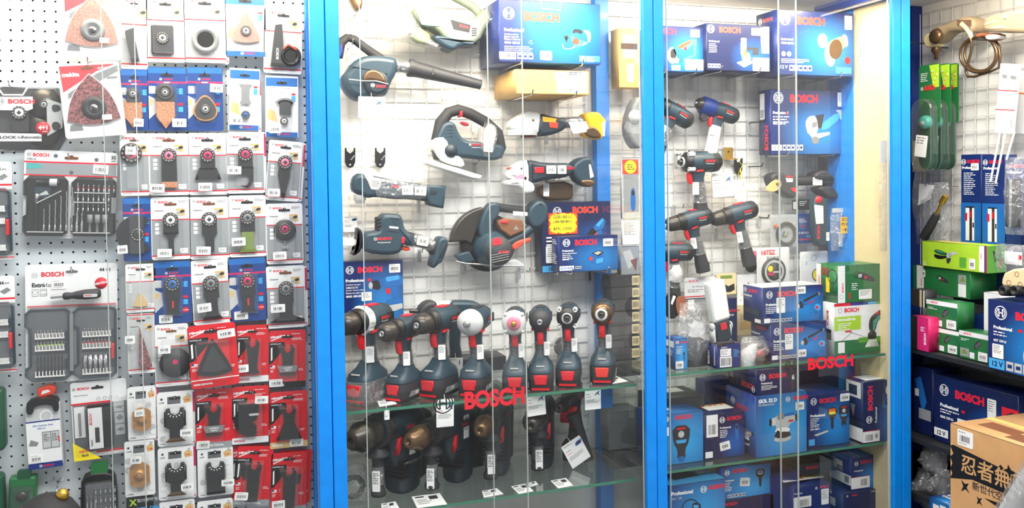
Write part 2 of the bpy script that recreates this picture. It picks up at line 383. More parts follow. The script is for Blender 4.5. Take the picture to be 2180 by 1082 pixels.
# --- corner cabinet on the side wall, facing left
C4 = cabinet('blue framed corner cabinet on the side wall crowded with boxes and bags', 2.3)
cpart(C4, 'back_panel', 2.512, 1.4, .1, 2.522, 2.64, 2.12, 'wall_white'); wire_grid(C4, 1.45, 2.585, .9, 2.09, 0, X=2.50)
cpart(C4, 'back_post', 2.46, 2.60, .1, 2.51, 2.64, 2.12, 'frame_navy'); cpart(C4, 'end_panel', 2.14, 2.642, .1, 2.51, 2.65, 2.12, 'frame_navy')
cpart(C4, 'top_panel', 2.16, 1.4, 2.12, 2.52, 2.65, 2.14, 'wall_white'); cpart(C4, 'plinth', 2.2, 1.4, 0, 2.52, 2.65, .1, 'frame_navy')
post(C4, 2.0895, 2.25, 2.125, 2.29)
zR1 = at(2044, 757, X=2.2).z; zR2 = at(2007, 941, X=2.2).z
cpart(C4, 'shelf_board', 2.15, 1.45, zR1-.015, 2.50, 2.62, zR1-.001, 'dark', 'dark shelf board'); cpart(C4, 'shelf_board', 2.15, 1.45, zR2-.015, 2.50, 2.62, zR2-.001, 'dark', 'dark shelf board')
cpart(C4, 'shelf_board', 2.15, 1.45, .43, 2.50, 2.62, .445, 'dark', 'dark shelf board')
# --- logos stuck on the glass
def ring_logo(b, cx, cz, R_, y, m, k=.1):          # circle with an armature inside
    b.ring(cx, cz, R_*(1-k), R_, y, m, 28)
    for s in (-1, 1):
        a = ell(cx, cz, R_*.70, n=10, a0=90-62*s if s > 0 else 118, a1=90+0) if 0 else None
    w = R_*.09
    for s in (-1, 1):
        b.face(rect(cx+s*R_*.30-w, cz-R_*.58, cx+s*R_*.30+w, cz+R_*.58), y, m)
        b.ring(cx, cz, R_*.60, R_*.74, y, m, 10, -56 if s > 0 else 124, 56 if s > 0 else 236)
    b.face(rect(cx-R_*.3, cz-w, cx+R_*.3, cz+w), y, m)
def glass_logo(parent, Y, circ, cr, x0, x1, y0, y1):
    r = parent.parent.location; c = at(circ[0], circ[1], Y); k = mpp(circ[0], circ[1], Y)
    b = MB(); b.M = Matrix.Translation((-r.x, -r.y, 0))
    R_ = cr*k; b.ring(c.x, c.z, R_*.88, R_, Y-.002, 'black', 32); b.face(rect(c.x-R_*.3, c.z-R_*.07, c.x+R_*.3, c.z+R_*.07), Y-.002, 'black')
    for s in (-1, 1):
        b.face(rect(c.x+s*R_*.32-R_*.07, c.z-R_*.6, c.x+s*R_*.32+R_*.07, c.z+R_*.6), Y-.002, 'black'); b.ring(c.x, c.z, R_*.62, R_*.74, Y-.002, 'black', 10, -54 if s > 0 else 126, 54 if s > 0 else 234)
    b.build('ring_emblem', parent)
    a = at(x0, y1, Y); e = at(x1, y1, Y); t = at(x0, y0, Y)
    b2 = MB(); b2.M = b.M; b2.txt('BOSCH', a.x, a.z, t.z-a.z, Y-.002, 'bosch_red', 3, w=e.x-a.x); b2.build('red_lettering', parent)
glass_logo(g2, 2.274, (943, 859), 22, 989, 1117, 834, 873); glass_logo(h2, 2.274, (1685, 779), 17, 1719, 1816, 763, 789)

# --- lamps under the cabinet tops
for lab, a, c in (('slim light tube under the top of the perforated board cabinet', (-.8, 2.31, 2.131), (.2, 2.31, 2.131)), ('slim light tube under the top of the middle cabinet', (.36, 2.36, 2.120), (1.14, 2.36, 2.120)), ('slim light tube under the top of the box cabinet', (1.30, 2.36, 2.101), (2.02, 2.36, 2.101)), ('slim light tube under the top of the corner cabinet', (2.25, 1.7, 2.116), (2.25, 2.4, 2.116))):
    T = thing('light_tube', lab, 'lamp', a); b = MB(); d = Vector(c)-Vector(a); b.tube([(0, 0, 0), d], .003, 'tube_lit', 8); b.build('lit_tube', T); b = MB(); b.box(-.01, -.008, -.002, .0, .008, .004, 'white'); b.build('end_cap', T)
# ================================================================ printing on boxes and cards
def squiggle(b, x, z, w, n, h, y, m, rnd):      # small print: word-length bars
    for i in range(n):
        zz = z-i*h*1.7; xx = x; end = x+w*rnd.uniform(.55, 1)
        while xx < end:
            q = h*rnd.uniform(1.2, 4); q = min(q, end-xx+.0002); b.face(rect(xx, zz-h*.35, xx+q, zz+h*.35), y, m); xx += q+h*.6
def pic(b, k, x, z, s, y):                      # printed pictures of tools, centred at x,z with height about s
    def P(pts, m, dy=0): b.face([(x+a*s, z+c*s) for a, c in pts], y-dy, m)
    def E_(cx, cz, rx, rz, m, dy=0, rot=0): b.face(ell(x+cx*s, z+cz*s, rx*s, rz*s, 14, rot=rot), y-dy, m)
    e = .00012
    if k == 'drill':
        P([(-.02, .0), (.34, .34), (.48, .22), (.36, -.02), (.12, -.16)], 'midblue'); P([(.1, .1), (.36, .33), (.42, .26), (.2, .02)], 'sky', e)
        P([(-.45, -.42), (-.02, .02), (.14, -.14), (-.36, -.5)], 'dark', e); P([(-.5, -.4), (-.42, -.34), (-.34, -.46), (-.44, -.52)], 'grey', 2*e)
        P([(.12, -.12), (.3, -.06), (.44, -.5), (.26, -.54)], 'midblue'); P([(.06, -.14), (.15, -.12), (.13, -.3), (.03, -.26)], 'orange_red', e)
    elif k == 'heatgun':
        P(ch([(-.25, .28), (.0, .42), (.42, .46), (.5, .3), (.42, .12), (-.2, .08)], 1), 'midblue'); P([(-.02, .4), (.36, .44), (.38, .32), (0, .26)], 'sky', e); P(ch([(-.5, .27), (-.22, .36), (-.16, .02), (-.46, .1)], 1), 'dark', e); E_(-.46, .18, .06, .1, 'lgrey', 2*e)
        P([(.12, .1), (.3, .12), (.34, -.26), (.16, -.28)], 'midblue'); P([(-.04, .06), (.1, .08), (.1, -.1), (.0, -.08)], 'red', e); P([(-.02, -.26), (.4, -.22), (.44, -.38), (-.08, -.42)], 'midblue', e); P([(-.1, -.44), (.44, -.38), (.46, -.52), (0, -.66), (-.12, -.6)], 'lgrey', e)
    elif k == 'planer':
        P(ch([(-.72, -.32), (-.3, .02), (.8, -.1), (.9, -.22), (-.45, -.62)], 1), 'lgrey'); P(ch([(-.66, -.3), (-.4, .0), (.0, .0), (.1, -.4), (-.42, -.55)], 1), 'midblue', e)
        P(ch([(-.2, .1), (-.05, .5), (.3, .55), (.7, .42), (.85, -.05), (.2, -.2)], 1), 'midblue', 2*e); P(ch([(-.02, .3), (.0, .56), (.3, .6), (.62, .48), (.5, .3), (.2, .42)], 1), 'dark', 3*e)
        P([(.1, -.46), (.55, -.3), (.72, -.08), (.4, .02), (.05, -.28)], 'sky', 3*e); E_(.18, -.1, .2, .18, 'orange_red', 4*e); E_(.2, -.1, .14, .14, 'brown', 5*e)
        E_(-.4, .1, .13, .11, 'dark', 3*e); P([(-.44, .05), (-.36, .05), (-.34, -.12), (-.46, -.12)], 'dark', 3*e); P(ch([(.6, .5), (.75, .56), (1.05, .5), (1.08, .1), (.98, -.14), (.88, -.1), (.86, .3)], 2), 'white', 4*e); P([(-.1, .0), (.1, .1), (.02, .32), (-.2, .18)], 'sky', 4*e)
    elif k == 'saw':
        P(ch([(-.3, .1), (.5, .46), (.62, .36), (.2, -.02)], 1), 'sky'); P(ch([(-.2, .12), (.4, .4), (.44, .3), (-.1, .0)], 1), 'brown', e); P([(.5, .44), (.62, .4), (.58, -.2), (.1, -.4), (.08, -.3), (.46, -.14)], 'sky', e)
        P(ch([(-.4, .1), (-.1, .1), (.1, -.42), (-.1, -.44)], 1), 'midblue', 2*e); E_(-.38, -.2, .2, .3, 'lgrey', e); E_(-.34, -.16, .12, .2, 'dark', 2*e); P([(-.5, -.3), (-.1, -.3), (-.14, -.48), (-.46, -.48)], 'lgrey', 3*e); P([(.1, .1), (.2, .14), (.2, .0), (.12, .0)], 'red', 3*e)
    elif k == 'router':
        P(ch([(-.12, .5), (.12, .5), (.1, -.05), (-.14, -.05)], 1), 'silver_plastic'); E_(0, .46, .13, .06, 'lgrey', e); P([(.1, .2), (.6, .2), (.6, -.06), (.36, -.06), (.36, .1), (.1, .1)], 'soft_black', e); P([(-.14, .02), (.22, .0), (.3, -.22), (-.06, -.26)], 'lgrey', e); P([(-.3, -.36), (.14, -.22), (.42, -.32), (.0, -.52)], 'white', 2*e); P([(-.12, -.34), (.14, -.28), (.26, -.34), (.02, -.42)], 'grey', 3*e); P([(.0, .1), (.1, .1), (.1, -.1), (.02, -.1)], 'orange', 3*e)
    elif k == 'grinder':
        P(ch([(-.3, .1), (.4, .42), (.6, .3), (.5, -.02), (-.1, -.2)], 1), 'tan'); P(ch([(.36, .42), (.56, .46), (.64, .1), (.5, .0), (.52, .2)], 1), 'white', e); E_(-.4, .2, .2, .24, 'lgrey', e); E_(-.12, -.3, .2, .34, 'white', 2*e, 12); E_(.12, -.06, .26, .34, 'bronze', 3*e, -15)
    elif k == 'shear':
        P(ch([(-.1, -.06), (.66, .4), (.76, .2), (.1, -.26)], 1), 'sky'); P(ch([(.5, .44), (.8, .44), (.88, .12), (.7, .12), (.72, .28)], 1), 'lgrey', e); P(ch([(-.5, .22), (-.2, .26), (-.1, -.3), (-.5, -.4), (-.62, .0)], 1), 'lgrey', 2*e); P([(-.2, .26), (.1, .3), (.0, -.12), (-.12, -.16)], 'soft_black', 3*e); P([(-.46, -.34), (.3, -.26), (.32, -.34), (-.3, -.52)], 'silver_plastic', 3*e); E_(-.24, -.52, .14, .12, 'grey', 4*e); P([(-.36, .02), (-.18, .06), (-.18, -.1), (-.36, -.14)], 'grey', 4*e)
    elif k == 'adapter':
        P(ch([(-.6, .0), (-.3, .26), (.5, .2), (.66, -.1), (.62, -.44), (.0, -.56), (-.58, -.26)], 1), 'midblue'); P([(-.3, .26), (.18, .44), (.6, .3), (.2, .02)], 'dark', e); P([(-.16, .26), (.18, .38), (.44, .3), (.14, .12)], 'lgrey', 2*e); P(ch([(-.52, -.02), (-.3, .06), (-.2, -.16), (-.46, -.28)], 1), 'orange_red', 2*e); P([(.0, -.16), (.56, -.06), (.54, -.38), (.02, -.48)], 'sky', e)
    elif k == 'cyl':
        P(ch([(-.6, -.1), (.6, .4), (.7, .24), (-.4, -.4)], 1), 'midblue'); P([(-.4, .04), (.6, .4), (.66, .3), (-.32, -.08)], 'dark', e); P(ch([(-.72, -.16), (-.5, .06), (-.34, -.36), (-.6, -.44)], 1), 'dark', 2*e); E_(-.72, -.28, .1, .12, 'lgrey', 3*e); E_(.66, .34, .06, .1, 'grey', 2*e)
        P([(-.02, -.14), (.3, .02), (.3, -.06), (0, -.2)], 'red', 3*e); P(ch([(.4, -.2), (.8, -.3), (.7, -.64), (.3, -.5)], 1), 'sky', e); P([(.44, -.32), (.62, -.36), (.6, -.52), (.42, -.46)], 'red', 2*e)
    elif k == 'detector':
        P(ch([(-.3, .5), (.3, .5), (.26, .0), (.12, -.2), (.14, -.5), (-.14, -.5), (-.12, -.2), (-.26, 0)], 1), 'soft_black'); E_(0, .24, .1, .1, 'lgrey', e); P([(-.14, .44), (.14, .44), (.14, .38), (-.14, .38)], 'red', e); P([(-.18, .08), (.18, .08), (.14, -.02), (-.14, -.02)], 'sky', e); P(ch([(-.1, -.4), (.1, -.4), (.1, -.56), (-.1, -.56)], 1), 'midblue', e)
    elif k == 'imager':
        P(ch([(-.26, .5), (.26, .5), (.24, .1), (.07, .0), (.09, -.5), (-.09, -.5), (-.07, .0), (-.24, .1)], 1), 'soft_black'); P([(-.18, .44), (.18, .44), (.18, .18), (-.18, .18)], 'orange', e); P([(-.18, .3), (.18, .3), (.18, .18), (-.18, .18)], 'yellow', 2*e)
    elif k == 'camera':
        P(ch([(-.28, .5), (.28, .5), (.26, .12), (.08, .04), (.08, -.5), (-.08, -.5), (-.08, .04), (-.26, .12)], 1), 'dark'); E_(0, .3, .18, .13, 'lgrey', e); E_(0, .32, .12, .08, 'midblue', 2*e)
    elif k == 'camhose':
        b.ring(x-.1*s, z+.1*s, .3*s, .34*s, y, 'dark'); P(ch([(-.05, .3), (.3, .26), (.3, .0), (.14, -.02), (.2, -.5), (.0, -.5), (.02, .0)], 1), 'dark', e); P([(.02, .22), (.22, .2), (.22, .06), (.04, .06)], 'sky', 2*e)
    elif k == 'level':
        P(ch([(-.6, .36), (-.1, .42), (-.1, .08), (-.6, .02)], 1), 'silver_plastic'); E_(-.6, .19, .07, .17, 'dark', e); P(ch([(-.3, .5), (.3, .46), (.62, .44), (.66, .14), (.34, .04), (.26, -.34), (-.3, -.34), (-.36, .2)], 1), 'lgrey', e); P(ch([(-.24, .54), (.1, .56), (.14, .3), (-.28, .24)], 1), 'grey', 2*e); P([(.1, .5), (.6, .54), (.6, .4), (.1, .38)], 'midblue', 3*e); E_(.74, .3, .1, .17, 'dark', 2*e)
        E_(0, -.2, .38, .12, 'white', 2*e); E_(0, -.4, .42, .14, 'dark', 3*e); E_(0, -.56, .44, .14, 'lgrey', 2*e); E_(-.24, -.32, .1, .14, 'dark', 4*e); P([(.3, .2), (.54, .22), (.54, .14), (.3, .12)], 'red', 4*e)
    elif k == 'laser':
        E_(0, .1, .2, .4, 'midblue'); E_(0, .14, .12, .28, 'dark', e); P([(-.3, -.34), (0, .0), (.3, -.34), (.22, -.5), (0, -.24), (-.24, -.5)], 'dark', 2*e); P([(-.14, -.1), (.14, -.1), (.1, -.2), (-.1, -.2)], 'red', 3*e)
    elif k == 'screwlong':
        P(ch([(-.1, .5), (.1, .5), (.12, -.3), (.0, -.5), (-.12, -.3)], 1), 'midblue'); E_(0, .3, .07, .12, 'dark', e)
    elif k == 'angle':
        E_(.14, .22, .24, .26, 'silver_plastic'); E_(.14, .22, .16, .2, 'dark', e); P(ch([(-.02, .1), (.12, .02), (.02, -.5), (-.26, -.46)], 1), 'midblue', e); P([(-.08, -.1), (.04, -.12), (0, -.36), (-.14, -.34)], 'dark', 2*e)
    elif k == 'bitbox':
        P(ch([(-.5, .12), (-.1, .3), (.5, -.06), (.46, -.24), (.1, -.3), (-.48, -.06)], 1), 'soft_black'); P([(.05, .08), (.2, .02), (.14, -.1), (0, -.04)], 'red', e); b.ring(x-.56*s, z+.1*s, .1*s, .13*s, y, 'dark')
    elif k == 'lamp':
        P(ch([(-.5, .2), (-.2, .26), (.5, -.1), (.44, -.26), (-.48, -.04)], 1), 'soft_black'); P([(-.1, .06), (.04, .04), (.0, -.08), (-.12, -.04)], 'red', e); P([(-.44, .14), (-.24, .16), (-.24, .0), (-.44, .0)], 'lgrey', e); b.ring(x-.52*s, z+.14*s, .12*s, .15*s, y, 'dark', 14)
    elif k == 'brush':
        P(ch([(-.2, -.18), (-.2, .26), (.1, .46), (.46, .6), (.54, .36), (.14, .2), (.06, -.18)], 2), 'soft_black'); P([(-.04, .18), (.3, .4), (.4, .36), (.1, .12), (.02, -.12), (-.04, -.12)], 'mint', e); P([(.08, .44), (.2, .5), (.2, .4), (.1, .36)], 'red', 2*e); P(ch([(-.22, -.14), (.08, -.14), (.1, -.42), (-.26, -.42)], 1), 'black', e)
        for i in range(9): P([(-.2+i*.032, -.4), (-.18+i*.032, -.4), (-.31+i*.062, -.66), (-.35+i*.062, -.62)], 'white', 2*e)
    elif k == 'pruner':
        P(ch([(-.9, .3), (-.5, .34), (.2, .14), (.24, .04), (-.3, .0), (-.86, .14)], 1), 'dgreen'); P(ch([(-.92, .06), (-.3, -.04), (.3, .04), (.26, -.1), (-.4, -.28), (-.86, -.2)], 1), 'black', e); P([(-.84, .26), (-.5, .28), (.1, .12), (-.4, .16)], 'mint', 2*e)
        P(ch([(.1, .1), (.4, .26), (.9, .28), (1.0, .16), (.7, .16), (.5, .0), (.3, -.14), (.1, -.1)], 1), 'lgrey', 3*e); E_(.36, .06, .12, .12, 'grey', 4*e); E_(.36, .06, .06, .06, 'lgrey', 5*e); P(ch([(.05, -.16), (.5, -.1), (.3, -.46), (.14, -.5)], 1), 'soft_black', 2*e)
    elif k == 'sleeve':
        P(ch([(-.4, -.3), (-.2, -.5), (.4, .1), (.36, .44), (.1, .46), (-.36, .0)], 1), 'soft_black')
        for i in range(6): P([(-.28+i*.1, -.08+i*.09), (-.24+i*.1, -.06+i*.09), (-.06+i*.08, -.3+i*.09), (-.1+i*.08, -.32+i*.09)], 'grey', e)
    elif k == 'photo':
        P(rect(-.5, -.4, .5, .4), 'tan'); P([(-.5, -.4), (.1, -.4), (-.1, .1), (-.5, .2)], 'lgrey', e); P(ch([(-.1, .1), (.3, .3), (.5, .1), (.3, -.1), (.0, -.1)], 1), 'soft_black', 2*e); E_(-.2, -.1, .12, .1, 'olive', 2*e)
    elif k == 'vac':
        P(ch([(-.5, .0), (-.2, .36), (.4, .42), (.7, .2), (.6, -.2), (-.4, -.3)], 2), 'midblue'); P(ch([(-.3, .1), (.3, .3), (.56, .1), (.5, -.1), (-.2, -.1)], 2), 'dark', e); P(ch([(.4, .5), (.8, .4), (.9, .0), (.7, .1)], 1), 'sky', 2*e); P([(.0, .3), (.2, .36), (.2, .26), (.04, .2)], 'red', 3*e)
    elif k == 'ruler':
        P(rect(-.16, -.5, .16, .5), 'white'); P(rect(-.02, -.5, .08, .5), 'soft_black', e); P(rect(-.16, .5, .16, .54), 'black', e); P([(-.18, .34), (-.1, .34), (-.1, .1), (-.18, .1)], 'red', 2*e); P(rect(.1, -.1, .15, .05), 'black', 2*e); P(rect(-.02, .2, .05, .4), 'red', 3*e)
def prints(b, W_, H_, y, items, side=None, rnd=None):    # u,v run from the top-left corner; heights are shares of H
    rnd = rnd or random.Random(int(W_*1e5))
    for i, t in enumerate(items):
        k = t[0]; X = lambda u: -W_/2+u*W_; Z = lambda v: H_*(1-v); yy = y-.0002-.00004*i
        if k == 'logo': ring_logo(b, X(t[1]), Z(t[2]), t[3]*H_, yy, t[4] if len(t) > 4 else 'white', .14)
        elif k == 't': b.txt(t[1], X(t[2]), Z(t[3]), t[4]*H_, yy, t[5] if len(t) > 5 else 'white', t[6] if len(t) > 6 else 1, t[8] if len(t) > 8 else 'l', rot=t[7] if len(t) > 7 else 0)
        elif k == 'ln': squiggle(b, X(t[1]), Z(t[2]), t[3]*W_, t[4], t[5]*H_, yy, t[6] if len(t) > 6 else 'white', rnd)
        elif k == 'r': b.face(rect(X(t[1]), Z(t[4]), X(t[3]), Z(t[2])), yy, t[5])
        elif k == 'p': b.face([(X(u), Z(v)) for u, v in t[1]], yy, t[2])
        elif k == 'o': b.face(ell(X(t[1]), Z(t[2]), t[3]*H_, n=20), yy, t[4])
        elif k == 'ring': b.ring(X(t[1]), Z(t[2]), t[3]*H_*.86, t[3]*H_, yy, t[4], 20)
        elif k == 'pic': pic(b, t[1], X(t[2]), Z(t[3]), t[4]*H_, yy)
        elif k == 'star':
            c = (X(t[1]), Z(t[2])); r = t[3]*H_; b.face([(c[0]+r*(1 if j % 2 == 0 else .42)*math.sin(j*math.pi/5), c[1]+r*(1 if j % 2 == 0 else .42)*math.cos(j*math.pi/5)) for j in range(10)], yy, t[4])
        elif k == 'bars':           # barcode
            x = X(t[1]); x1 = X(t[3])
            while x < x1:
                w = (x1-X(t[1]))*rnd.choice((.02, .03, .05)); b.face(rect(x, Z(t[4]), min(x+w, x1), Z(t[2])), yy, 'ink'); x += w+(x1-X(t[1]))*rnd.choice((.02, .035, .05))
        elif k == 'ics':            # row of little framed pictograms
            n = t[4]; w = (t[3]-t[1])/n
            for j in range(n):
                b.face(rect(X(t[1]+w*(j+.04)), Z(t[2]+t[5]), X(t[1]+w*(j+.9)), Z(t[2])), yy, 'lgrey'); b.face(rect(X(t[1]+w*(j+.2)), Z(t[2]+t[5]*.7), X(t[1]+w*(j+.74)), Z(t[2]+t[5]*.3)), yy-.0001, 'navy')
def sticker(parent, x, z, w, h, y, rot=0, lines=True, m='white'):     # a separate paper label stuck on
    b = MB(Matrix.Translation((x, y, z)) @ Matrix.Rotation(math.radians(rot), 4, 'Y'))
    b.prism(rrect(-w/2, -h/2, w/2, h/2, min(w, h)*.08, 2), 0, -.0004, m)
    if lines:
        rnd = random.Random(int(x*1e4)+int(z*1e4))
        squiggle(b, -w*.42, h*.36, w*.6, 1, h*.07, -.0006, 'grey', rnd); squiggle(b, -w*.42, -h*.34, w*.8, 1, h*.06, -.0006, 'grey', rnd)
        xx = -w*.34
        while xx < w*.3:
            q = w*rnd.choice((.02, .03, .05)); b.face(rect(xx, -h*.22, xx+q, h*.16), -.0006, 'ink'); xx += q+w*rnd.choice((.02, .04))
    return b.build('price_sticker', parent)
def plain_label(parent, x, z, w, h, y, rot=0, m='white', name='paper_label', n=5):
    b = MB(Matrix.Translation((x, y, z)) @ Matrix.Rotation(math.radians(rot), 4, 'Y')); b.prism(rrect(-w/2, -h/2, w/2, h/2, min(w, h)*.06, 2), 0, -.0004, m)
    if n: squiggle(b, -w*.4, h*.38, w*.8, n, h*.07, -.0006, 'grey', random.Random(int(abs(x)*1e4)))
    return b.build(name, parent)
# ---------------------------------------------------------------- cartons
def flaps(b, W_, D, H_, m): b.face
def carton(name, label, x0, y0, x1, y1, d, P=2.40, m='art', items=(), left=(), top=(), stk=(), cat='box', group=None, R=False, yaw=0, zb=None, right=(), ymin=2.362):
    """front face: left edge x0 from y0 to y1, right edge x1 (photo pixels), front plane P (Y of the wall, or X with R); d deep"""
    if zb is not None and P is None:
        P = at(x0, y1, Z=zb).x if R else max(ymin, at(x0, y1, Z=zb).y)
    if R: a = at(x0, y1, X=P); t = at(x0, y0, X=P); e = at(x1, y1, X=P); W_ = abs(a.y-e.y); H_ = t.z-a.z; loc = (P, (a.y+e.y)/2, a.z); rz = -math.pi/2
    else: a = at(x0, y1, P); t = at(x0, y0, P); e = at(x1, y1, P); W_ = e.x-a.x; H_ = t.z-a.z; loc = ((a.x+e.x)/2, P, a.z); rz = 0
    if zb is not None: H_ = t.z-zb; loc = (loc[0], loc[1], zb+.0005)
    T = thing(name, label, cat, loc, rz+math.radians(yaw), group)
    b = MB(); b.pil(rect(-W_/2, 0, W_/2, H_), d, 0, .0012, m, 1); rnd = random.Random(int(x0*7+y0))
    prints(b, W_, H_, 0, items, rnd=rnd)
    if left:      # left side face: local frame turned so that its front looks along -X
        c = MB(Matrix.Translation((-W_/2, d/2, 0)) @ Matrix.Rotation(-math.pi/2, 4, 'Z')); prints(c, d, H_, 0, left, rnd=rnd)
        for i, f in enumerate(c.f): b.add([c.v[k] for k in f], [tuple(range(len(f)))], c.ms[c.m[i]])
    if right:
        c = MB(Matrix.Translation((W_/2, d/2, 0)) @ Matrix.Rotation(math.pi/2, 4, 'Z')); prints(c, d, H_, 0, right, rnd=rnd)
        for i, f in enumerate(c.f): b.add([c.v[k] for k in f], [tuple(range(len(f)))], c.ms[c.m[i]])
    if top:
        c = MB(Matrix.Translation((0, 0, H_)) @ Matrix.Rotation(-math.pi/2, 4, 'X')); prints(c, W_, d, 0, top, rnd=rnd)
        for i, f in enumerate(c.f): b.add([c.v[k] for k in f], [tuple(range(len(f)))], c.ms[c.m[i]])
    f = MB(); f.box(-W_/2+.001, .0, H_-.0002, W_/2-.001, .0012, H_+.0006, 'soft_black' if m != 'kraft' else 'brown')
    b.build('carton_body', T); f.build('lid_edge', T)
    for s in stk:
        (sticker if s[0] == 's' else plain_label)(T, -W_/2+s[1]*W_, H_*(1-s[2]), s[3]*W_, s[4]*H_, -.0009, *(s[5:]))
    T['W'] = W_; T['H'] = H_; T['D'] = d; T['P'] = P; T['top'] = loc[2]+H_+.0008
    return T
# ================================================================ carded accessories on the perforated board
CARDY = PEGY-.055
def hang_slot(b, cx, z, w, y, m='dark'):
    b.face(rrect(cx-w/2, z-w*.1, cx+w/2, z+w*.1, w*.09), y, m); b.face(ell(cx, z+w*.06, w*.17), y-.0001, m)
def blade(b, kind, cx, z, s, y, m='black'):
    """a multi-cutter blade seen from the front; z = centre of its hub, s = unit length"""
    def Q(pts, mm=None, dy=.002, y0=None, sm=0): b.prism([(cx+a*s, z+c*s) for a, c in (ch(pts, sm) if sm else pts)], y if y0 is None else y0, (y if y0 is None else y0)-dy, mm or m)
    arm = [(-.16, 0), (-.17, -.34), (.17, -.34), (.16, 0)]
    if kind == 'narrow': Q(arm); Q([(-.17, -.34), (-.1, -.44), (-.1, -.76), (.1, -.76), (.1, -.44), (.17, -.34)])
    elif kind == 'thin': Q(arm); Q([(-.17, -.3), (-.06, -.44), (-.05, -.82), (.06, -.82), (.06, -.44), (.17, -.3)])
    elif kind == 'wide': Q(arm); Q([(-.17, -.34), (-.17, -.62), (.17, -.62), (.17, -.34)]); Q([(-.17, -.62), (.17, -.62), (.17, -.76), (-.17, -.76)], 'grit')
    elif kind == 'scraper': Q(arm); Q([(-.2, -.3), (.2, -.3), (.3, -.58), (-.3, -.58)])
    elif kind == 'hook': Q(arm); Q([(-.18, -.3), (.18, -.3), (.17, -.66), (.12, -.62), (.08, -.5), (-.18, -.5)]); b.tube([(cx+s*a, y-.002, z+s*c) for a, c in ((.1, -.5), (.12, -.66), (.02, -.78), (-.12, -.76))], [s*.05, s*.045, s*.03, s*.008], 'gun', 6)
    elif kind == 'flare': Q(arm); Q([(-.12, -.34), (.12, -.34), (.13, -.7), (.22, -.82), (-.22, -.82), (-.13, -.7)])
    elif kind == 'green': Q(arm); Q([(-.14, -.34), (.14, -.34), (.12, -.68), (.2, -.82), (-.2, -.82), (-.12, -.68)], 'olive')
    elif kind == 'wideflare': Q(arm, dy=.004); Q([(-.14, -.34), (.14, -.34), (.15, -.64), (.42, -.74), (.42, -.8), (-.4, -.8), (-.16, -.66)])
    elif kind == 'dagger': Q([(-.12, 0), (-.15, -.3), (-.02, -.86), (.04, -.86), (.14, -.3), (.12, 0)])
    elif kind == 'expert': Q(arm, dy=.005); Q([(-.13, -.34), (.13, -.34), (.13, -.66), (.2, -.72), (-.2, -.72), (-.13, -.66)]); Q([(-.02, -.4), (.02, -.4), (.02, -.56), (-.02, -.56)], 'red', .003)
    elif kind == 'spade': Q([(-.22, -.16), (.22, -.16), (.22, -.55), (.0, -.85), (-.22, -.55)], 'grit')
    elif kind == 'drop': b.face([(cx+s*a, z+s*c) for a, c in ch([(0, .5), (.38, .0), (.3, -.32), (0, -.42), (-.3, -.32), (-.38, 0)], 2)], y, 'copper'); b.prism([(cx+s*a*.86, z+s*c*.86) for a, c in ch([(0, .5), (.38, .0), (.3, -.32), (0, -.42), (-.3, -.32), (-.38, 0)], 2)], y, y-.003, 'soft_black')
    elif kind == 'disc': b.lathe([(s*.44, 0), (s*.44, .002), (0, .002)], (cx, y, z), (0, -1, 0), 'soft_black', 28)
    elif kind == 'half': b.prism([(cx+s*a, z+s*c) for a, c in ell(0, 0, .46, n=20, a0=80, a1=280)+[(.14, -.44), (.14, -.16), (0, -.08), (.14, 0), (.2, .2), (.2, .42)]], y, y-.003, 'black')
    elif kind == 'tri':
        o = ch([(0, .62), (.14, .36), (.46, -.28), (.42, -.36), (0, -.44), (-.42, -.36), (-.46, -.28), (-.14, .36)], 2); b.prism([(cx+s*a, z+s*c) for a, c in o], y, y-.004, m)
HUBR = .16
def hub(b, cx, z, s, y, core='white', r=HUBR):
    R_ = s*r*.74
    b.lathe([(R_, 0), (R_, .004), (R_*.86, .007), (R_*.66, .007), (R_*.6, .004)], (cx, y, z), (0, -1, 0), 'gun', 20)
    b.lathe([(R_*.6, .003), (R_*.56, .0065), (R_*.3, .0065)], (cx, y, z), (0, -1, 0), core, 16)
    b.face(ell(cx, z, R_*.3, n=4, rot=0), y-.0072, 'dark')
    for k in range(12):
        a = math.radians(30*k); b.face(ell(cx+R_*.78*math.cos(a), z+R_*.78*math.sin(a), R_*.08, R_*.07, 6), y-.0074, 'lgrey')
BL = {'grey': 'card_grey'}
def blister(T, w, h, dp, x=0, z0=0, y=0, r=.12, name='clear_blister'):
    b = MB(); o = rrect(x-w/2, z0, x+w/2, z0+h, min(w, h)*r, 3); i = inset(o, min(dp*.3, w*.1)); n = len(o)
    b.add([(a, y, c) for a, c in o]+[(a, y-dp, c) for a, c in i], [(k, (k+1) % n, n+(k+1) % n, n+k) for k in range(n)]+[tuple(range(n, 2*n))], 'blister', False)
    return b.build(name, T)
def card_root(label, x0, y0, x1, y1, tilt, name='accessory_card', cat='accessory', group=None, Y=CARDY):
    xm, ym = (x0+x1)/2, (y0+y1)/2
    W_ = at(x1, ym, Y).x-at(x0, ym, Y).x; H_ = at(xm, y0, Y).z-at(xm, y1, Y).z; c = at(xm, ym, Y); t = math.radians(tilt)
    # the base is the middle of the bottom edge; the tilt turns the card about its centre
    T = thing(name, label, cat, (c.x-H_/2*math.sin(t), Y, c.z-H_/2*math.cos(t)), 0, group, ry=t)
    return T, W_, H_
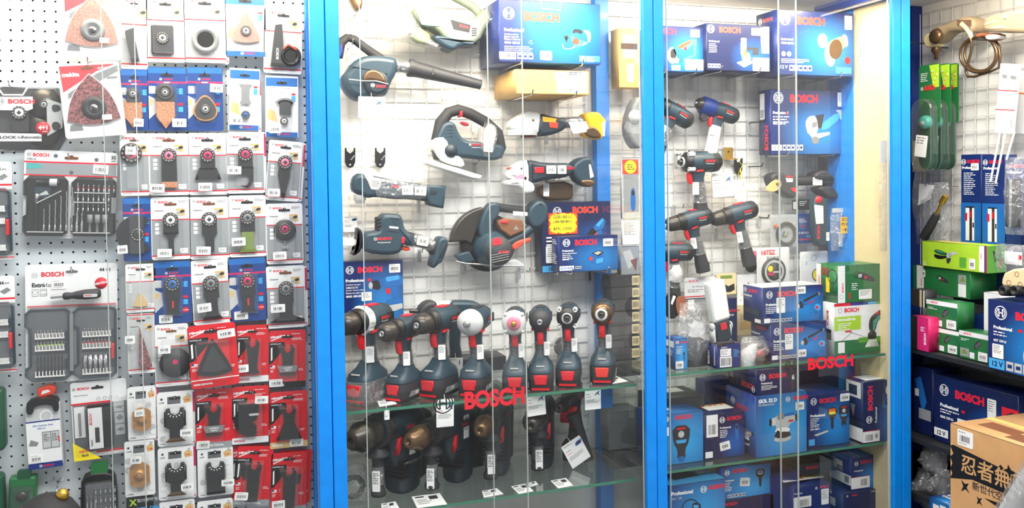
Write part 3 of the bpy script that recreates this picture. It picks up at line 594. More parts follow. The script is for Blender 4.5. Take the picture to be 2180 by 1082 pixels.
def card(label, x0, y0, x1, y1, style='grey', tool='narrow', core='white', tilt=0, stk=(.28, .84), Y=CARDY, zone=.36, group='carded blades hung on the perforated board', name='blade_card'):
    T, W_, H_ = card_root(label, x0, y0, x1, y1, tilt, name, 'blade card', group, Y)
    b = MB(); rnd = random.Random(int(x0*3+y0)); o = rrect(-W_/2, 0, W_/2, H_, W_*.07)
    cx = 0; hz = H_*(1-zone); s = H_; it = []; tool_m = 'black'
    if style in ('grey', 'pale'):  # pale is the grey print lightened, painting lamp brightness into the top row
        b.prism(o, 0, -.0008, 'card_white')
        it = [('r', .02, zone, .98, .93, 'card_grey' if style == 'grey' else 'lgrey'), ('r', .01, zone-.012, .99, zone+.006, 'red'), ('r', .01, .925, .99, .945, 'red'), ('logo', .12, .07, .02, 'grey'), ('t', 'BOSCH', .19, .095, .034, 'bosch_red', 3),
              ('ln', .7, .06, .26, 3, .009, 'grey'), ('t', 'STARLOCK', .1, .225, .02, 'ink', 2), ('pic', 'photo', .75, .24, .14), ('ln', .08, .965, .4, 1, .009, 'grey')]
        for k in range(3): it += [('r', .1, .41+k*.065, .2, .46+k*.065, 'card_white')]
        it += [('r', .72, .82, .92, .9, 'card_white'), ('ln', .75, .85, .13, 2, .008, 'grey')]
    elif style == 'blue':
        b.prism(o, 0, -.0008, 'expert')
        it = [('r', 0.02, .01, .98, .1, 'midblue'), ('r', 0, .225, 1, .255, 'magenta'), ('t', 'EXPERT', .5, .25, .02, 'white', 2, 0, 'c'), ('logo', .34, .19, .02, 'white'), ('t', 'BOSCH', .42, .205, .03, 'bosch_red', 2), ('r', .03, .3, .2, .42, 'lgrey'),
              ('t', 'E', .8, .42, .09, 'sky', 5), ('r', .78, .56, .9, .6, 'red'), ('r', .78, .62, .9, .7, 'sky'), ('p', [(.02, .45), (.2, .5), (.24, .7), (.02, .82)], 'lgrey'), ('p', [(.03, .5), (.14, .52), (.1, .6), (.03, .6)], 'tan')]
        if tool == 'expert': it += [('o', .84, .79, .045, 'red'), ('t', 'EXTRA', .84, .8, .018, 'white', 1, 0, 'c')]
    elif style == 'bw':
        b.prism(rect(-W_/2, 0, W_/2, H_), 0, -.0008, 'card_white')
        it = [('r', 0.02, .03, .98, .17, 'midblue'), ('r', 0.02, .92, .98, 1, 'midblue'), ('logo', .4, .955, .025, 'white'), ('t', 'BOSCH', .47, .97, .035, 'bosch_red', 2), ('ln', .1, .2, .7, 1, .01, 'grey'), ('r', .8, .28, .92, .31, 'red'), ('r', .8, .32, .92, .42, 'sky')]
    elif style == 'milw':
        b.prism(o, 0, -.0008, 'milw_red')
        it = [('p', [(0, .2), (.42, .2), (.42, .31), (.08, .56), (0, .58)], 'black'), ('t', 'UNIVERSAL FIT', .03, .24, .02, 'white', 1), ('ln', .62, .07, .3, 1, .014, 'white'), ('ln', .62, .14, .3, 3, .009, 'white'),
              ('r', .03, .6, .16, .65, 'white'), ('r', .03, .6, .09, .625, 'navy'), ('r', .03, .63, .16, .638, 'red'), ('ln', .04, .68, .11, 3, .01, 'white'), ('ln', .8, .68, .16, 2, .014, 'white'), ('t', 'Milwaukee', .05, .14, .043, 'white', 3, 8), ('p', [(.05, .165), (.45, .08), (.45, .09), (.06, .18)], 'white'), ('p', [(.05, .3), (.09, .28), (.09, .5), (.05, .52)], 'white')]
    elif style == 'jp':
        b.prism(o, 0, -.0008, 'card_white')
        it = [('star', .13, .12, .035, 'ink'), ('t', '日本製', .06, .2, .03, 'ink', 1), ('r', .29, .08, .66, .22, 'card_dark'), ('p', [(.72, .12), (.82, .08), (.95, .1), (.97, .2), (.76, .22)], 'tan'), ('t', '日本', .77, .19, .045, 'red', 1), ('ln', .84, .05, .12, 2, .02, 'grey'), ('t', '入門本格', .04, .97, .026, 'ink', 1)]
        for k in range(7):
            it += [('o', rnd.uniform(.1, .9), .35+k*.085, .055, 'lgrey'), ('o', rnd.uniform(.1, .9), .36+k*.085, .05, 'card_white')]
    prints(b, W_, H_, -.0008, it, rnd=rnd)
    if style != 'bw' or 1: hang_slot(b, 0, H_*(.885 if style != 'blue' else .87), W_*.32, -.0018, 'brown' if rnd.random() < .5 and style == 'grey' else 'dark')
    if style == 'milw':
        foot = {'white': 'card_white', 'black': 'black', 'gold': 'tan', 'grey': 'card_grey', 'red': None}.get(core)
        if foot: b.face(rrect(-W_/2, 0, W_/2, H_*.11, W_*.03), -.0012, foot); b.txt({'white': 'WOOD', 'gold': 'WOOD', 'grey': 'MULTI-MATERIAL', 'black': 'CARBIDE'}[core], -W_*.45, H_*.035, H_*.042, -.0016, {'white': 'magenta', 'gold': 'white', 'grey': 'white', 'black': 'white'}[core], 3)
        if core == 'red': b.face(rect(-W_/2, H_*.125, W_/2, H_*.14), -.0012, 'white'); b.txt('MITRE REMOVAL', -W_*.45, H_*.05, H_*.03, -.0016, 'white', 3)
    b.build('printed_card', T)
    t = MB(); y = -.008
    if style == 'milw':
        if tool == 'tri': t.M = Matrix(); blade(t, 'tri', 0, H_*.43, H_*.6, y+.006, 'black'); t.M = Matrix.Translation((0, -.006, 0)); blade(t, 'tri', 0, H_*.43, H_*.42, y+.004, 'soft_black'); t.M = Matrix()
        else:
            z = H_*.66; u = H_; r = .115
            t.prism([(r*u*math.cos(math.radians(a))*(1.0), z+r*u*math.sin(math.radians(a))) for a in range(-247, 68, 15)]+[(r*u*.35, z+r*u*.75), (r*u*.5, z), (0, z-r*u*.55), (-r*u*.5, z), (-r*u*.35, z+r*u*.75)], y, y-.003, 'black')
            if tool == 'half': t = MB(); blade(t, 'half', W_*.02, H_*.42, H_*.62, y, 'black'); t.face(rrect(-.004, H_*.5, H_*.14, H_*.54, .003), y-.006, 'lgrey')
            else:
                t.prism([(-.1*u, z-.04*u), (.1*u, z-.04*u), (.085*u, z-.2*u), (-.085*u, z-.2*u)], y, y-.008, 'black')
                q = {'teeth': [(-.08, -.2), (.08, -.2), (.1, -.36), (-.1, -.36)], 'stem': [(-.08, -.2), (.08, -.2), (.07, -.42), (.12, -.5), (-.12, -.5), (-.07, -.42)], 'broad': [(-.09, -.2), (.09, -.2), (.22, -.5), (-.22, -.5)], 'long': [(-.1, -.2), (.1, -.2), (.085, -.56), (-.085, -.56)]}[tool]
                t.prism([(a*u, z+c*u) for a, c in q], y, y-.003, 'black')
                if tool == 'teeth': t.prism([(-.17*u, z-.26*u), (.17*u, z-.26*u), (.13*u, z-.37*u), (-.13*u, z-.37*u)], y-.004, y-.006, 'grey'); t.txt('CARBIDE', 0, z-.31*u, .028*u, y-.0065, 'white', 2, 'c'); t.txt('TEETH', 0, z-.35*u, .028*u, y-.0065, 'white', 2, 'c'); t.prism([(-.13*u, z-.39*u), (.13*u, z-.39*u), (.13*u, z-.43*u), (-.13*u, z-.43*u)], y, y-.003, 'gun')
    elif style == 'jp':
        if tool in ('cdisc', 'cdisc2'):
            R_ = W_*.42; t.prism([(max(-W_*.33, min(W_*.33, R_*math.cos(a*math.pi/14))), H_*.4+R_*1.1*math.sin(a*math.pi/14)) for a in range(28)], y, y-.003, 'copper'); t.lathe([(R_*.5, 0), (R_*.4, .008), (R_*.3, .01), (0, .01)], (0, y-.002, H_*.4), (0, -1, 0), 'copper', 18)
            for k in range(8): t.face(ell(R_*.26*math.cos(k*.785), H_*.4+R_*.26*math.sin(k*.785), R_*.09, R_*.03, 6, rot=45*k), y-.0125, 'dark')
        else:
            z = H_*.62; u = H_; t.prism([(-.19*u, z-.08*u), (-.19*u, z+.02*u), (-.15*u, z+.1*u), (-.09*u, z+.1*u), (-.07*u, z), (0, z-.04*u), (.07*u, z), (.09*u, z+.1*u), (.15*u, z+.1*u), (.19*u, z+.02*u), (.19*u, z-.08*u)], y, y-.002, 'black')
            for k in range(6):
                a = math.radians(200+28*k); t.face(ell(.115*u*math.cos(a), z+.03*u+.1*u*math.sin(a), .022*u, .01*u, 8, rot=math.degrees(a)), y-.0026, 'card_white')
            t.prism([(-.19*u, z-.08*u), (.19*u, z-.08*u), (.19*u, z-.24*u), (-.19*u, z-.24*u)], y, y-.006, 'black')
            if tool == 'full': t.prism([(-.18*u, z-.24*u), (.18*u, z-.24*u), (.18*u, z-.56*u), (-.18*u, z-.56*u)], y, y-.002, 'black')
            else: t.prism([(-.19*u, z-.24*u), (.19*u, z-.24*u), (.1*u, z-.3*u), (.1*u, z-.47*u), (-.1*u, z-.47*u), (-.1*u, z-.3*u)], y, y-.002, 'black'); t.prism([(-.1*u, z-.47*u), (.1*u, z-.47*u), (.18*u, z-.54*u), (-.18*u, z-.54*u)], y, y-.002, 'bronze')
    elif style == 'bw':
        if tool == 'tri': blade(t, 'tri', 0, H_*.42, H_*.5, y, 'sand'); hub(t, 0, H_*.4, H_*.7, y-.004, 'white')
        elif tool == 'fan':
            t.prism([(W_*.1+a, c) for a, c in ell(0, H_*.42, W_*.36, n=10, a0=50, a1=130)+[(-W_*.18, H_*.5), (-W_*.18, H_*.36), (W_*.18, H_*.36), (W_*.18, H_*.5)]], y, y-.002, 'soft_black'); hub(t, W_*.06, H_*.26, H_*.55, y, 'white')
            t.ring(W_*.1, H_*.42, W_*.3, W_*.42, y-.002, 'grey', 12, 45, 140)
        else: t.prism([(-W_*.2, H_*.74), (W_*.26, H_*.74), (W_*.16, H_*.66), (W_*.16, H_*.5), (W_*.22, H_*.42), (-W_*.16, H_*.42), (-W_*.1, H_*.5), (-W_*.1, H_*.66)], y, y-.002, 'grey'); hub(t, W_*.04, H_*.24, H_*.6, y, 'midblue')
        t.face([(-W_*.45, H_*.3), (-W_*.12, H_*.24), (-W_*.2, H_*.42), (-W_*.4, H_*.46)], -.0014, 'tan')
    elif tool == 'pad': t.pil(rrect(-W_*.38, H_*.12, W_*.2, H_*.56, .004), y+.004, y-.004, .002, 'soft_black'); hub(t, -W_*.08, H_*.36, H_*.8, y-.004, 'lgrey')
    elif tool == 'ringc': t.lathe([(W_*.2, 0), (W_*.2, .004), (W_*.33, .006), (W_*.33, 0)], (0, y, H_*.34), (0, -1, 0), 'grey', 24)
    elif tool == 'grip': t.prism([(-W_*.32, H_*.1), (-W_*.22, H_*.72), (-W_*.04, H_*.74), (W_*.0, H_*.4), (W_*.06, H_*.1)], y, y-.012, 'black'); t.lathe([(W_*.16, 0), (W_*.16, .014), (W_*.27, .014), (W_*.27, 0)], (W_*.2, y, H_*.26), (0, -1, 0), 'black', 20); t.tube([(W_*.0, y-.014, H_*.36), (W_*.12, y-.016, H_*.43), (W_*.34, y-.014, H_*.36)], .003, 'orange_red', 6); t.txt('BOSCH', -W_*.12, H_*.2, H_*.04, y-.013, 'white', 2, rot=90)
    elif tool == 'cut': t.prism([(-W_*.34, H_*.5), (0, H_*.55), (.05*W_, H_*.38), (W_*.2, H_*.1), (-W_*.1, H_*.08), (-W_*.3, H_*.4)], y, y-.006, 'soft_black')
    elif tool == 'hubdisc': blade(t, 'disc', 0, hz-H_*.08, H_*.4, y, 'black'); hub(t, 0, hz-H_*.06, H_*.9, y, core); t.tube([(0, y, hz-H_*.2), (0, y, hz-H_*.36)], .002, 'steel', 6); t.face(rect(-.008, hz-H_*.38, .008, hz-H_*.34), y-.002, 'steel')
    elif tool == 'cutdisc': t.prism([(a, c) for a, c in ell(0, H_*.42, H_*.3, n=20, a0=50, a1=310)]+[(0, H_*.42)], y, y-.003, 'soft_black'); hub(t, W_*.02, H_*.42, H_*.9, y, 'gun')
    elif tool == 'drop': blade(t, 'drop', W_*.0, H_*.36, H_*.52, y); hub(t, 0, H_*.34, H_*.66, y-.003, 'lgrey')
    elif tool == 'spade': blade(t, 'spade', -W_*.05, H_*.56, H_*.62, y); t.pil(rrect(-W_*.3, H_*.46, W_*.2, H_*.56, .003), y+.002, y-.004, .001, 'soft_black'); t.lathe([(W_*.24, 0), (W_*.24, .004), (W_*.14, .007), (W_*.13, .003), (0, .003)], (-W_*.05, y, H_*.6), (0, -1, 0), 'soft_black', 22); hub(t, -W_*.05, H_*.6, H_*.6, y-.003, 'lgrey')
    elif tool == 'greydisc': t.lathe([(W_*.47, 0), (W_*.47, .003), (W_*.1, .004), (0, .004)], (W_*.1, y, H_*.38), (0, -1, 0), 'soft_black', 28); t.face(ell(W_*.1, H_*.4, W_*.09, n=6), y-.005, 'magenta')
    elif tool == 'sandtri': blade(t, 'tri', -W_*.02, H_*.24, H_*.3, y+.007, 'tan')
    elif tool == 'darktri': t.prism([(-W_*.06, H_*.8), (W_*.4, H_*.12), (W_*.1, H_*.06), (-W_*.1, H_*.14)], y, y-.002, 'sand_dark')
    elif tool == 'pinkdisc': hub(t, -W_*.1, H_*.68, H_*1.1, y, 'pink', .2)
    else: blade(t, tool, 0, hz, H_*.68, y, 'black'); hub(t, 0, hz, H_, y-.002, core)
    if t.v: t.build('blade', T)
    blister(T, W_*(.78 if style in ('pale',) or tool in ('pad', 'tri', 'half') else .62), H_*(.66), .022, z0=H_*.1)
    if stk: sticker(T, -W_/2+stk[0]*W_, H_*(1-stk[1]), W_*.36, H_*.13, -.0235 if stk[1] < .9 else -.003, rot=rnd.uniform(-3, 3))
    g = MB(); g.tube([(0, 0, H_*.9+.0), (0, -.012, H_*.9), (0, -.02, H_*.93)], .0011, 'chrome', 6); 
    hk = thing('peg_hook', 'bare chrome peg hook end poking out of its card slot', 'hook', T.location, 0, 'peg hooks holding the carded goods', ry=T.rotation_euler[1])
    h = MB(); h.tube([(0, PEGY-Y-.004, H_*.905), (0, 0, H_*.905), (0, -.014, H_*.905), (0, -.018, H_*.93)], .0013, 'chrome', 6); h.build('hook_wire', hk)
    return T
C_ = card
C_('pale blade pack high up behind the tilted corner of the upper sanding sheets', 258, -10, 314, 147, 'pale', 'cut', tilt=1, stk=None, zone=.4)
C_('pale card with a square black sanding pad, top row', 312, -6, 394, 133, 'pale', 'pad', tilt=0, stk=None)
C_('pale card with a round grey ring collar, top row', 392, -8, 482, 134, 'pale', 'ringc', tilt=0, stk=None)
C_('white card with a sanding triangle and blue top band, top row', 480, -12, 566, 120, 'bw', 'tri', tilt=0, stk=None)
C_('pale card with a black hand grip and ring guard beside the blue post', 562, 18, 643, 157, 'pale', 'grip', tilt=2, stk=None)
C_('blue expert card mostly hidden behind the tilted sanding sheets', 258, 148, 316, 278, 'blue', 'spade', stk=(.65, .88))
C_('blue expert card with a gritty spade blade', 315, 143, 398, 279, 'blue', 'spade', stk=(.8, .88))
C_('blue expert card with a teardrop sanding blade', 399, 143, 475, 279, 'blue', 'drop', stk=(.82, .34))
C_('white card with a blue band and a wide plunge blade', 488, 146, 553, 277, 'bw', 'plunge', stk=(.24, .86), tilt=2)
C_('white card with a blue band and a segment blade fan', 565, 162, 635, 292, 'bw', 'fan', stk=(.28, .88), tilt=1)
C_('bagged card with a pink hub disc left of the blade rows', 256, 284, 318, 417, 'grey', 'pinkdisc', stk=(.4, .28))
C_('grey card with a copper tipped wide blade', 318, 284, 403, 416, 'grey', 'wide', 'pink', stk=(.2, .88))
C_('grey card with a black scraper blade', 402, 284, 483, 415, 'grey', 'scraper', 'magenta', stk=(.42, .87))
C_('grey card with a curved hook blade', 482, 282, 563, 412, 'grey', 'hook', 'magenta', stk=(.2, .62))
C_('grey card with a dagger blade, tilted beside the blue post', 569, 300, 641, 428, 'grey', 'dagger', 'pink', tilt=5, stk=(.22, .87))
C_('purple blue expert card with a notched cutting disc', 262, 421, 322, 556, 'blue', 'cutdisc', stk=(.0, .8))
C_('grey card with a very thin stem blade and white hub', 322, 420, 406, 553, 'grey', 'thin', 'white', stk=(.34, .88))
C_('grey card with a narrow straight blade and white hub', 404, 419, 488, 552, 'grey', 'narrow', 'white', stk=(.34, .85))
C_('grey card with an olive green flared blade', 487, 416, 567, 547, 'grey', 'green', 'grey', stk=(.25, .74))
C_('grey card with a round maroon cutter beside the blue post', 567, 433, 645, 562, 'grey', 'hubdisc', 'magenta', stk=(.34, .85))
C_('white card with a small tan sanding triangle', 268, 562, 332, 665, 'pale', 'sandtri', stk=None, zone=.37)
C_('blue expert card with a blade on a blue hub', 328, 556, 408, 689, 'blue', 'expert', 'midblue', stk=(.3, .92))
C_('grey card with a flared blade under the narrow blades', 409, 553, 491, 690, 'grey', 'flare', 'grey', stk=(.3, .72), tilt=-2)
C_('blue expert card with a blade on a magenta hub', 487, 549, 568, 684, 'blue', 'expert', 'magenta', stk=(.3, .9), tilt=-1)
C_('grey card with a wide foot blade, lowest grey one by the post', 567, 566, 650, 698, 'grey', 'wideflare', 'grey', stk=(.28, .66))
C_('loose bagged sheet with a dark sanding triangle', 272, 668, 330, 795, 'pale', 'darktri', stk=(.12, .4), zone=.02)
C_('bagged card with a grey disc blade left of the red cards', 330, 690, 402, 822, 'grey', 'greydisc', stk=(.3, .38))

def mil(label, *a, **k): return card(label, *a, style='milw', group='red blade cards', name='red_blade_card', **k)
mil('red card with a round shank blade and white foot, upper middle', 504, 692, 572, 814, tool='stem', core='white', stk=(.18, .72), tilt=1)
mil('red card with carbide teeth blade and black foot, upper by the post', 573, 703, 651, 826, tool='teeth', core='black', stk=(.18, .9), tilt=1)
mil('red card with a thin shank blade peeking out behind the triangle card', 398, 700, 470, 815, tool='stem', core='white', stk=None, Y=CARDY+.012)
mil('large red card with a black triangular sanding pad', 403, 690, 506, 824, tool='tri', core='red', stk=(.8, .15), tilt=-3, Y=CARDY-.03)
mil('red card with carbide teeth blade under the triangle card', 417, 828, 494, 955, tool='teeth', core='grey', stk=(.2, .92), tilt=1)
mil('red card with a half round black saw blade', 494, 822, 572, 944, tool='half', core='white', stk=(.8, .22), tilt=1)
mil('red card with a broad flared blade and gold foot', 575, 833, 655, 953, tool='broad', core='gold', stk=(.7, .92), tilt=1)
mil('red card peeking out behind the tilted lower red card', 494, 948, 560, 1075, tool='long', core='grey', stk=None, Y=CARDY+.012, tilt=2)
mil('red card with a long blade, tilted in the lowest row', 501, 950, 578, 1078, tool='long', core='grey', stk=(.2, .78), tilt=6)
mil('red card peeking out behind the lowest card by the post', 590, 958, 662, 1085, tool='stem', core='grey', stk=None, Y=CARDY+.012, tilt=4)
mil('red card with a shank blade, lowest one by the post', 577, 963, 653, 1092, tool='long', core='grey', stk=(.2, .8), tilt=2)
mil('red card edge showing behind the half round blade card', 500, 826, 577, 930, tool='stem', core='white', stk=None, Y=CARDY+.012)
def jp(label, *a, **k): return card(label, *a, style='jp', group='pale star marked blade cards', name='pale_blade_card', **k)
jp('pale star card with a copper half disc blade, upper', 272, 824, 332, 936, tool='cdisc', stk=(.45, .45))
jp('pale star card with a copper half disc blade, lower', 266, 938, 330, 1056, tool='cdisc2', stk=(.4, .3))
jp('pale star card with a bronze tipped black blade, upper', 335, 835, 411, 948, tool='step', stk=(.82, .74))
jp('pale star card with a bronze tipped black blade, lower', 337, 952, 413, 1062, tool='step', stk=(.82, .74))
jp('pale star card with a full width black blade', 421, 952, 497, 1056, tool='full', stk=(.84, .7))
jp('pale star card cut off at the bottom, under the bronze tipped blades', 340, 1066, 416, 1180, tool='step', stk=None)
jp('pale star card cut off at the bottom, under the full width blade', 421, 1064, 497, 1178, tool='full', stk=None)
b_ = card_root('black card with green and blue lettering at the bottom edge', 270, 1056, 328, 1170, 0, 'black_card', 'accessory')
b = MB(); b.prism(rrect(-b_[1]/2, 0, b_[1]/2, b_[2], .006), 0, -.001, 'black'); prints(b, b_[1], b_[2], -.001, [('t', '取付鋸盤用', .4, .12, .07, 'lgrey', 1), ('t', 'QUICK-DIN', .1, .3, .09, 'sky', 2), ('t', 'X', .1, .17, .12, 'lime', 3)]); b.build('printed_card', b_[0]); blister(b_[0], b_[1]*.8, b_[2]*.6, .02, z0=.005)
# ---------------------------------------------------------------- second cards showing behind
for (x0, y0, x1, y1, tl, lab) in [(400, 283, 487, 416, 0, 'magenta edged card just behind the scraper card'), (484, 281, 567, 411, 0, 'magenta edged card just behind the hook blade card'), (582, 302, 647, 428, 5, 'magenta edged card just behind the dagger blade card'), (572, 568, 655, 697, 0, 'card just behind the wide foot blade card'), (283, 284, 322, 416, -1, 'magenta edged card behind the bagged pink hub disc'), (270, 563, 334, 660, 0, 'magenta edged card behind the tan sanding triangle'), (412, 551, 488, 680, -4, 'card just behind the flared blade card'), (484, 150, 556, 281, 0, 'red lined card behind the plunge blade card'), (338, 950, 418, 1064, 0, 'spare pale card behind the lower bronze tipped blade'), (336, 833, 416, 950, 0, 'spare pale card behind the upper bronze tipped blade'), (276, 822, 338, 940, 0, 'spare pale card behind the upper copper disc'), (314, -8, 400, 134, 0, 'spare pale card behind the square sanding pad'), (396, -8, 488, 136, 1, 'spare pale card behind the grey ring collar')]:
    T, W_, H_ = card_root(lab, x0, y0, x1, y1, tl, 'blade_card', 'blade card', 'carded blades hung on the perforated board', CARDY+.006)
    b = MB(); b.prism(rrect(-W_/2, 0, W_/2, H_, W_*.07), 0, -.0008, 'card_white'); b.face(rect(W_*.44, H_*.6, W_*.5, H_*.97), -.0012, 'magenta'); b.face(rect(-W_*.48, H_*.04, W_*.48, H_*.06), -.0012, 'red'); b.face(rect(-W_*.48, H_*.07, W_*.43, H_*.6), -.0011, 'card_grey'); b.build('printed_card', T)
# ================================================================ large packs at the left of the perforated board
def hookup(x, y, Y, lab='bare chrome peg hook end above a large pack', g='peg hooks holding the large packs'):
    c = at(x, y, PEGY); T = thing('peg_hook', lab, 'hook', (c.x, PEGY-.004, c.z), 0, g); d = PEGY-.004-Y
    b = MB(); b.tube([(0, 0, 0), (0, -d-.012, 0), (0, -d-.02, .012)], .0016, 'chrome', 6); b.build('hook_wire', T)
def sheetpack(label, x0, y0, x1, y1, tilt, m, small):
    T, W_, H_ = card_root(label, x0, y0, x1, y1, tilt, 'sanding_sheet_pack', 'sandpaper pack', 'triangular sanding sheet packs', CARDY-.02)
    b = MB(); b.prism(rrect(-W_/2, 0, W_/2, H_, .008), 0, -.0015, 'card_white')
    prints(b, W_, H_, -.0015, [('p', [(.03, .03), (.95, .03), (.62, .12), (.05, .38)], 'makita_red'), ('p', [(.98, .05), (.98, .13), (.12, .47), (.12, .4), (.62, .15)], 'grey'), ('t', 'makita', .06, .175, .062, 'white', 3), ('ln', .65, .07, .25, 2, .012, 'white'), ('r', .78, .2, .95, .23, 'grey'), ('ring', .1, .6, .03, 'lgrey'), ('ring', .9, .45, .02, 'lgrey'), ('ring', .9, .55, .02, 'lgrey')])
    hang_slot(b, -W_*.02, H_*.93, W_*.22, -.003, 'brown'); b.build('printed_card', T)
    t = MB(); cz = H_*.34; s = H_*.53
    o = []
    for A, B in (((0, .95), (-.62, -.2)), ((-.62, -.2), (.62, -.2)), ((.62, -.2), (0, .95))):
        for k in range(8):
            u = k/8; x = A[0]+(B[0]-A[0])*u; z = A[1]+(B[1]-A[1])*u; n = Vector((B[1]-A[1], A[0]-B[0])).normalized(); q = .13*math.sin(math.pi*u); o.append((x-(-n.x)*q*(1), z+n.y*q))
    o = [(a*s, cz+c*s) for a, c in o]
    if area2(o) < 0: o = o[::-1]
    t.prism(inset(o, -.002), -.004, -.005, 'card_white'); t.prism(o, -.005, -.007, m); t.build('sanding_sheet', T, label='gritty pink sanding sheet')
    t = MB(); t.lathe([(s*.29, 0), (s*.29, .003), (s*.2, .006), (s*.17, .006), (s*.13, .002), (0, .002)], (s*.03, -.007, cz+s*.1), (0, -1, 0), 'grey' if small else 'soft_black', 28); t.lathe([(s*.11, 0), (s*.09, .006), (0, .006)], (s*.03, -.010, cz+s*.08), (0, -1, 0), 'chrome', 14); t.face(ell(s*.03, cz+s*.08, s*.05, n=4), -.0165, 'soft_black'); t.build('backing_hub', T)
    t = MB(); t.face([(-W_*.42, H_*.1), (-W_*.2, H_*.1), (-W_*.22, H_*.2), (-W_*.4, H_*.18)], -.002, 'grey'); t.build('corner_picture', T)
    blister(T, W_*.98, H_*.98, .016, z0=H_*.01, r=.06); plain_label(T, W_*.22, H_*.25, W_*.16, H_*.07, -.0175, m='white', name='price_sticker', n=1)
    return T
sheetpack('upright sanding sheet pack with a grey hub hanging at the very top', 133, -30, 259, 126, 1, 'sand', True)
sheetpack('red cornered sanding sheet pack hanging tilted below the top one', 131, 134, 262, 292, -5, 'sand_dark', False); hookup(197, 142, CARDY-.02)
# --- clamshell kit of multi-cutter accessories
Yc = PEGY-.035; X_ = Px(Yc, 55, 318); T = thing('accessory_kit', 'clear hinged kit case of round cutters with a renovation banner', 'kit', X_.o)
b = MB(); b.prism(X_.p([(-40, 200), (0, 182), (122, 186), (130, 215), (137, 290), (120, 318), (-40, 322)]), .03, .027, 'soft_black'); b.build('tray', T)
def onb(name, parts, T=T, label=None):
    b = MB(); parts(b); return b.build(name, T, label=label)
def f(b):
    for (x, y, r) in ((93, 222, 30), (88, 280, 30)):
        c = X_.v(x, y, .012); b.lathe([(.038, 0), (.038, .004), (0, .004)], c, (0, -1, 0), 'gun', 24); hub(b, c[0], c[2], .09, .006, 'lgrey')
onb('round_cutter', f)
def f(b):
    c = X_.v(41, 240, .01); b.pil([(c[0]+a, c[2]+q) for a, q in rrect(-.02, -.05, .02, .012, .006)], .02, .004, .003, 'soft_black'); hub(b, c[0], c[2], .15, .003, 'white')
onb('flat_blade', f)
b = MB(); b.prism(X_.p([(99, 210), (135, 222), (133, 272), (101, 290)]), .0, -.001, 'lgrey'); b.prism(X_.p(ch([(110, 222), (128, 224), (130, 236), (112, 240)])), -.001, -.002, 'soft_black'); b.prism(X_.p(ch([(110, 262), (122, 258), (132, 268), (124, 280), (112, 276)])), -.001, -.002, 'gun'); b.build('side_card', T, label='pale card with tool pictures')
b = MB(); b.prism(X_.p([(-30, 206), (70, 206), (70, 232), (60, 236), (-30, 234)]), -.001, -.003, 'card_white'); c = X_.q(18, 221); b.txt('BOSCH', c[0], c[1], 10*X_.s, -.0034, 'bosch_red', 3, w=50*X_.s); c = X_.q(2, 216); ring_logo(b, c[0], c[1], .008, -.0034, 'grey'); b.build('name_label', T)
b = MB(); b.prism(X_.p([(-30, 283), (89, 285), (89, 301), (-30, 301)]), -.001, -.003, 'card_white'); c = X_.q(-32, 292); b.txt('STARLOCK', c[0], c[1]-.004, 6*X_.s, -.0034, 'ink', 3, w=60*X_.s); c = X_.q(38, 292); b.txt('for', c[0], c[1]-.004, 6*X_.s, -.0034, 'ink', 1); c = X_.q(47, 292); b.txt('Renovation', c[0], c[1]-.004, 6.5*X_.s, -.0034, 'ink', 2, w=41*X_.s); b.build('banner_label', T)
b = MB(); c = X_.q(92, 273); b.lathe([(13.5*X_.s, 0), (13.5*X_.s, .001), (0, .001)], (c[0], -.004, c[1]), (0, -1, 0), 'bosch_red', 24); b.txt('4+1', c[0], c[1]-.004, .011, -.0055, 'white', 3, 'c'); b.txt('items', c[0]+.005, c[1]-.010, .0035, -.0055, 'white', 1, 'c'); b.build('round_sticker', T, label='round red 4+1 sticker')
b = MB(); o = X_.p([(-40, 200), (0, 182), (122, 186), (131, 215), (139, 290), (120, 319), (-40, 324)]); b.pil(o, .024, -.008, .006, 'blister'); b.build('clear_lid', T)
b = MB(); b.tube([X_.v(*q, -.006) for q in ((-5, 186), (8, 203), (50, 203), (60, 186))], .0025, 'white', 6); b.build('hanging_handle', T, label='clear white rimmed hanging handle'); hookup(28, 186, Yc)
# --- drill and bit sets in transparent hinged cases on a grey and white card
def bitrow(b, x0, z0, n, dx, h, y, m='steel', tip=None, r=.0022):
    for k in range(n):
        x = x0+k*dx; b.lathe([(r, 0), (r, h*.45), (r*.6, h*.5), (r*.6, h*.8), (r*.9, h*.84), (r*.3, h)], (x, y, z0), (0, 0, 1), m, 6)
        if tip: b.lathe([(r*1.25, h*.5), (r*1.25, h*.62)], (x, y, z0), (0, 0, 1), tip, 6)
T, W_, H_ = card_root('wide carded set of drills and bits in two black trays, tilted', 52, 322, 250, 508, 2.5, 'drill_bit_set', 'bit set', None, PEGY-.03)
b = MB(); b.prism(rrect(-W_/2, 0, W_/2, H_, .008), 0, -.0012, 'card_white')
prints(b, W_, H_, -.0012, [('r', .02, .14, .99, .28, 'card_grey'), ('r', 0, .125, 1, .143, 'bosch_red'), ('r', 0, .275, 1, .29, 'bosch_red'), ('logo', .05, .055, .022, 'grey'), ('t', 'BOSCH', .09, .075, .04, 'bosch_red', 3), ('t', 'HSS-G', .03, .115, .025, 'ink', 1), ('t', '35', .93, .08, .042, 'ink', 3), ('t', 'pcs', .935, .115, .024, 'ink', 1), ('p', [(.02, .155), (.15, .155), (.2, .185), (.14, .21), (.03, .215)], 'aqua'), ('o', .33, .06, .022, 'card_dark'), ('o', .77, .09, .022, 'card_dark'), ('o', .5, .245, .022, 'card_dark')])
hang_slot(b, 0, H_*.92, W_*.15, -.0028, 'brown'); b.build('printed_card', T)
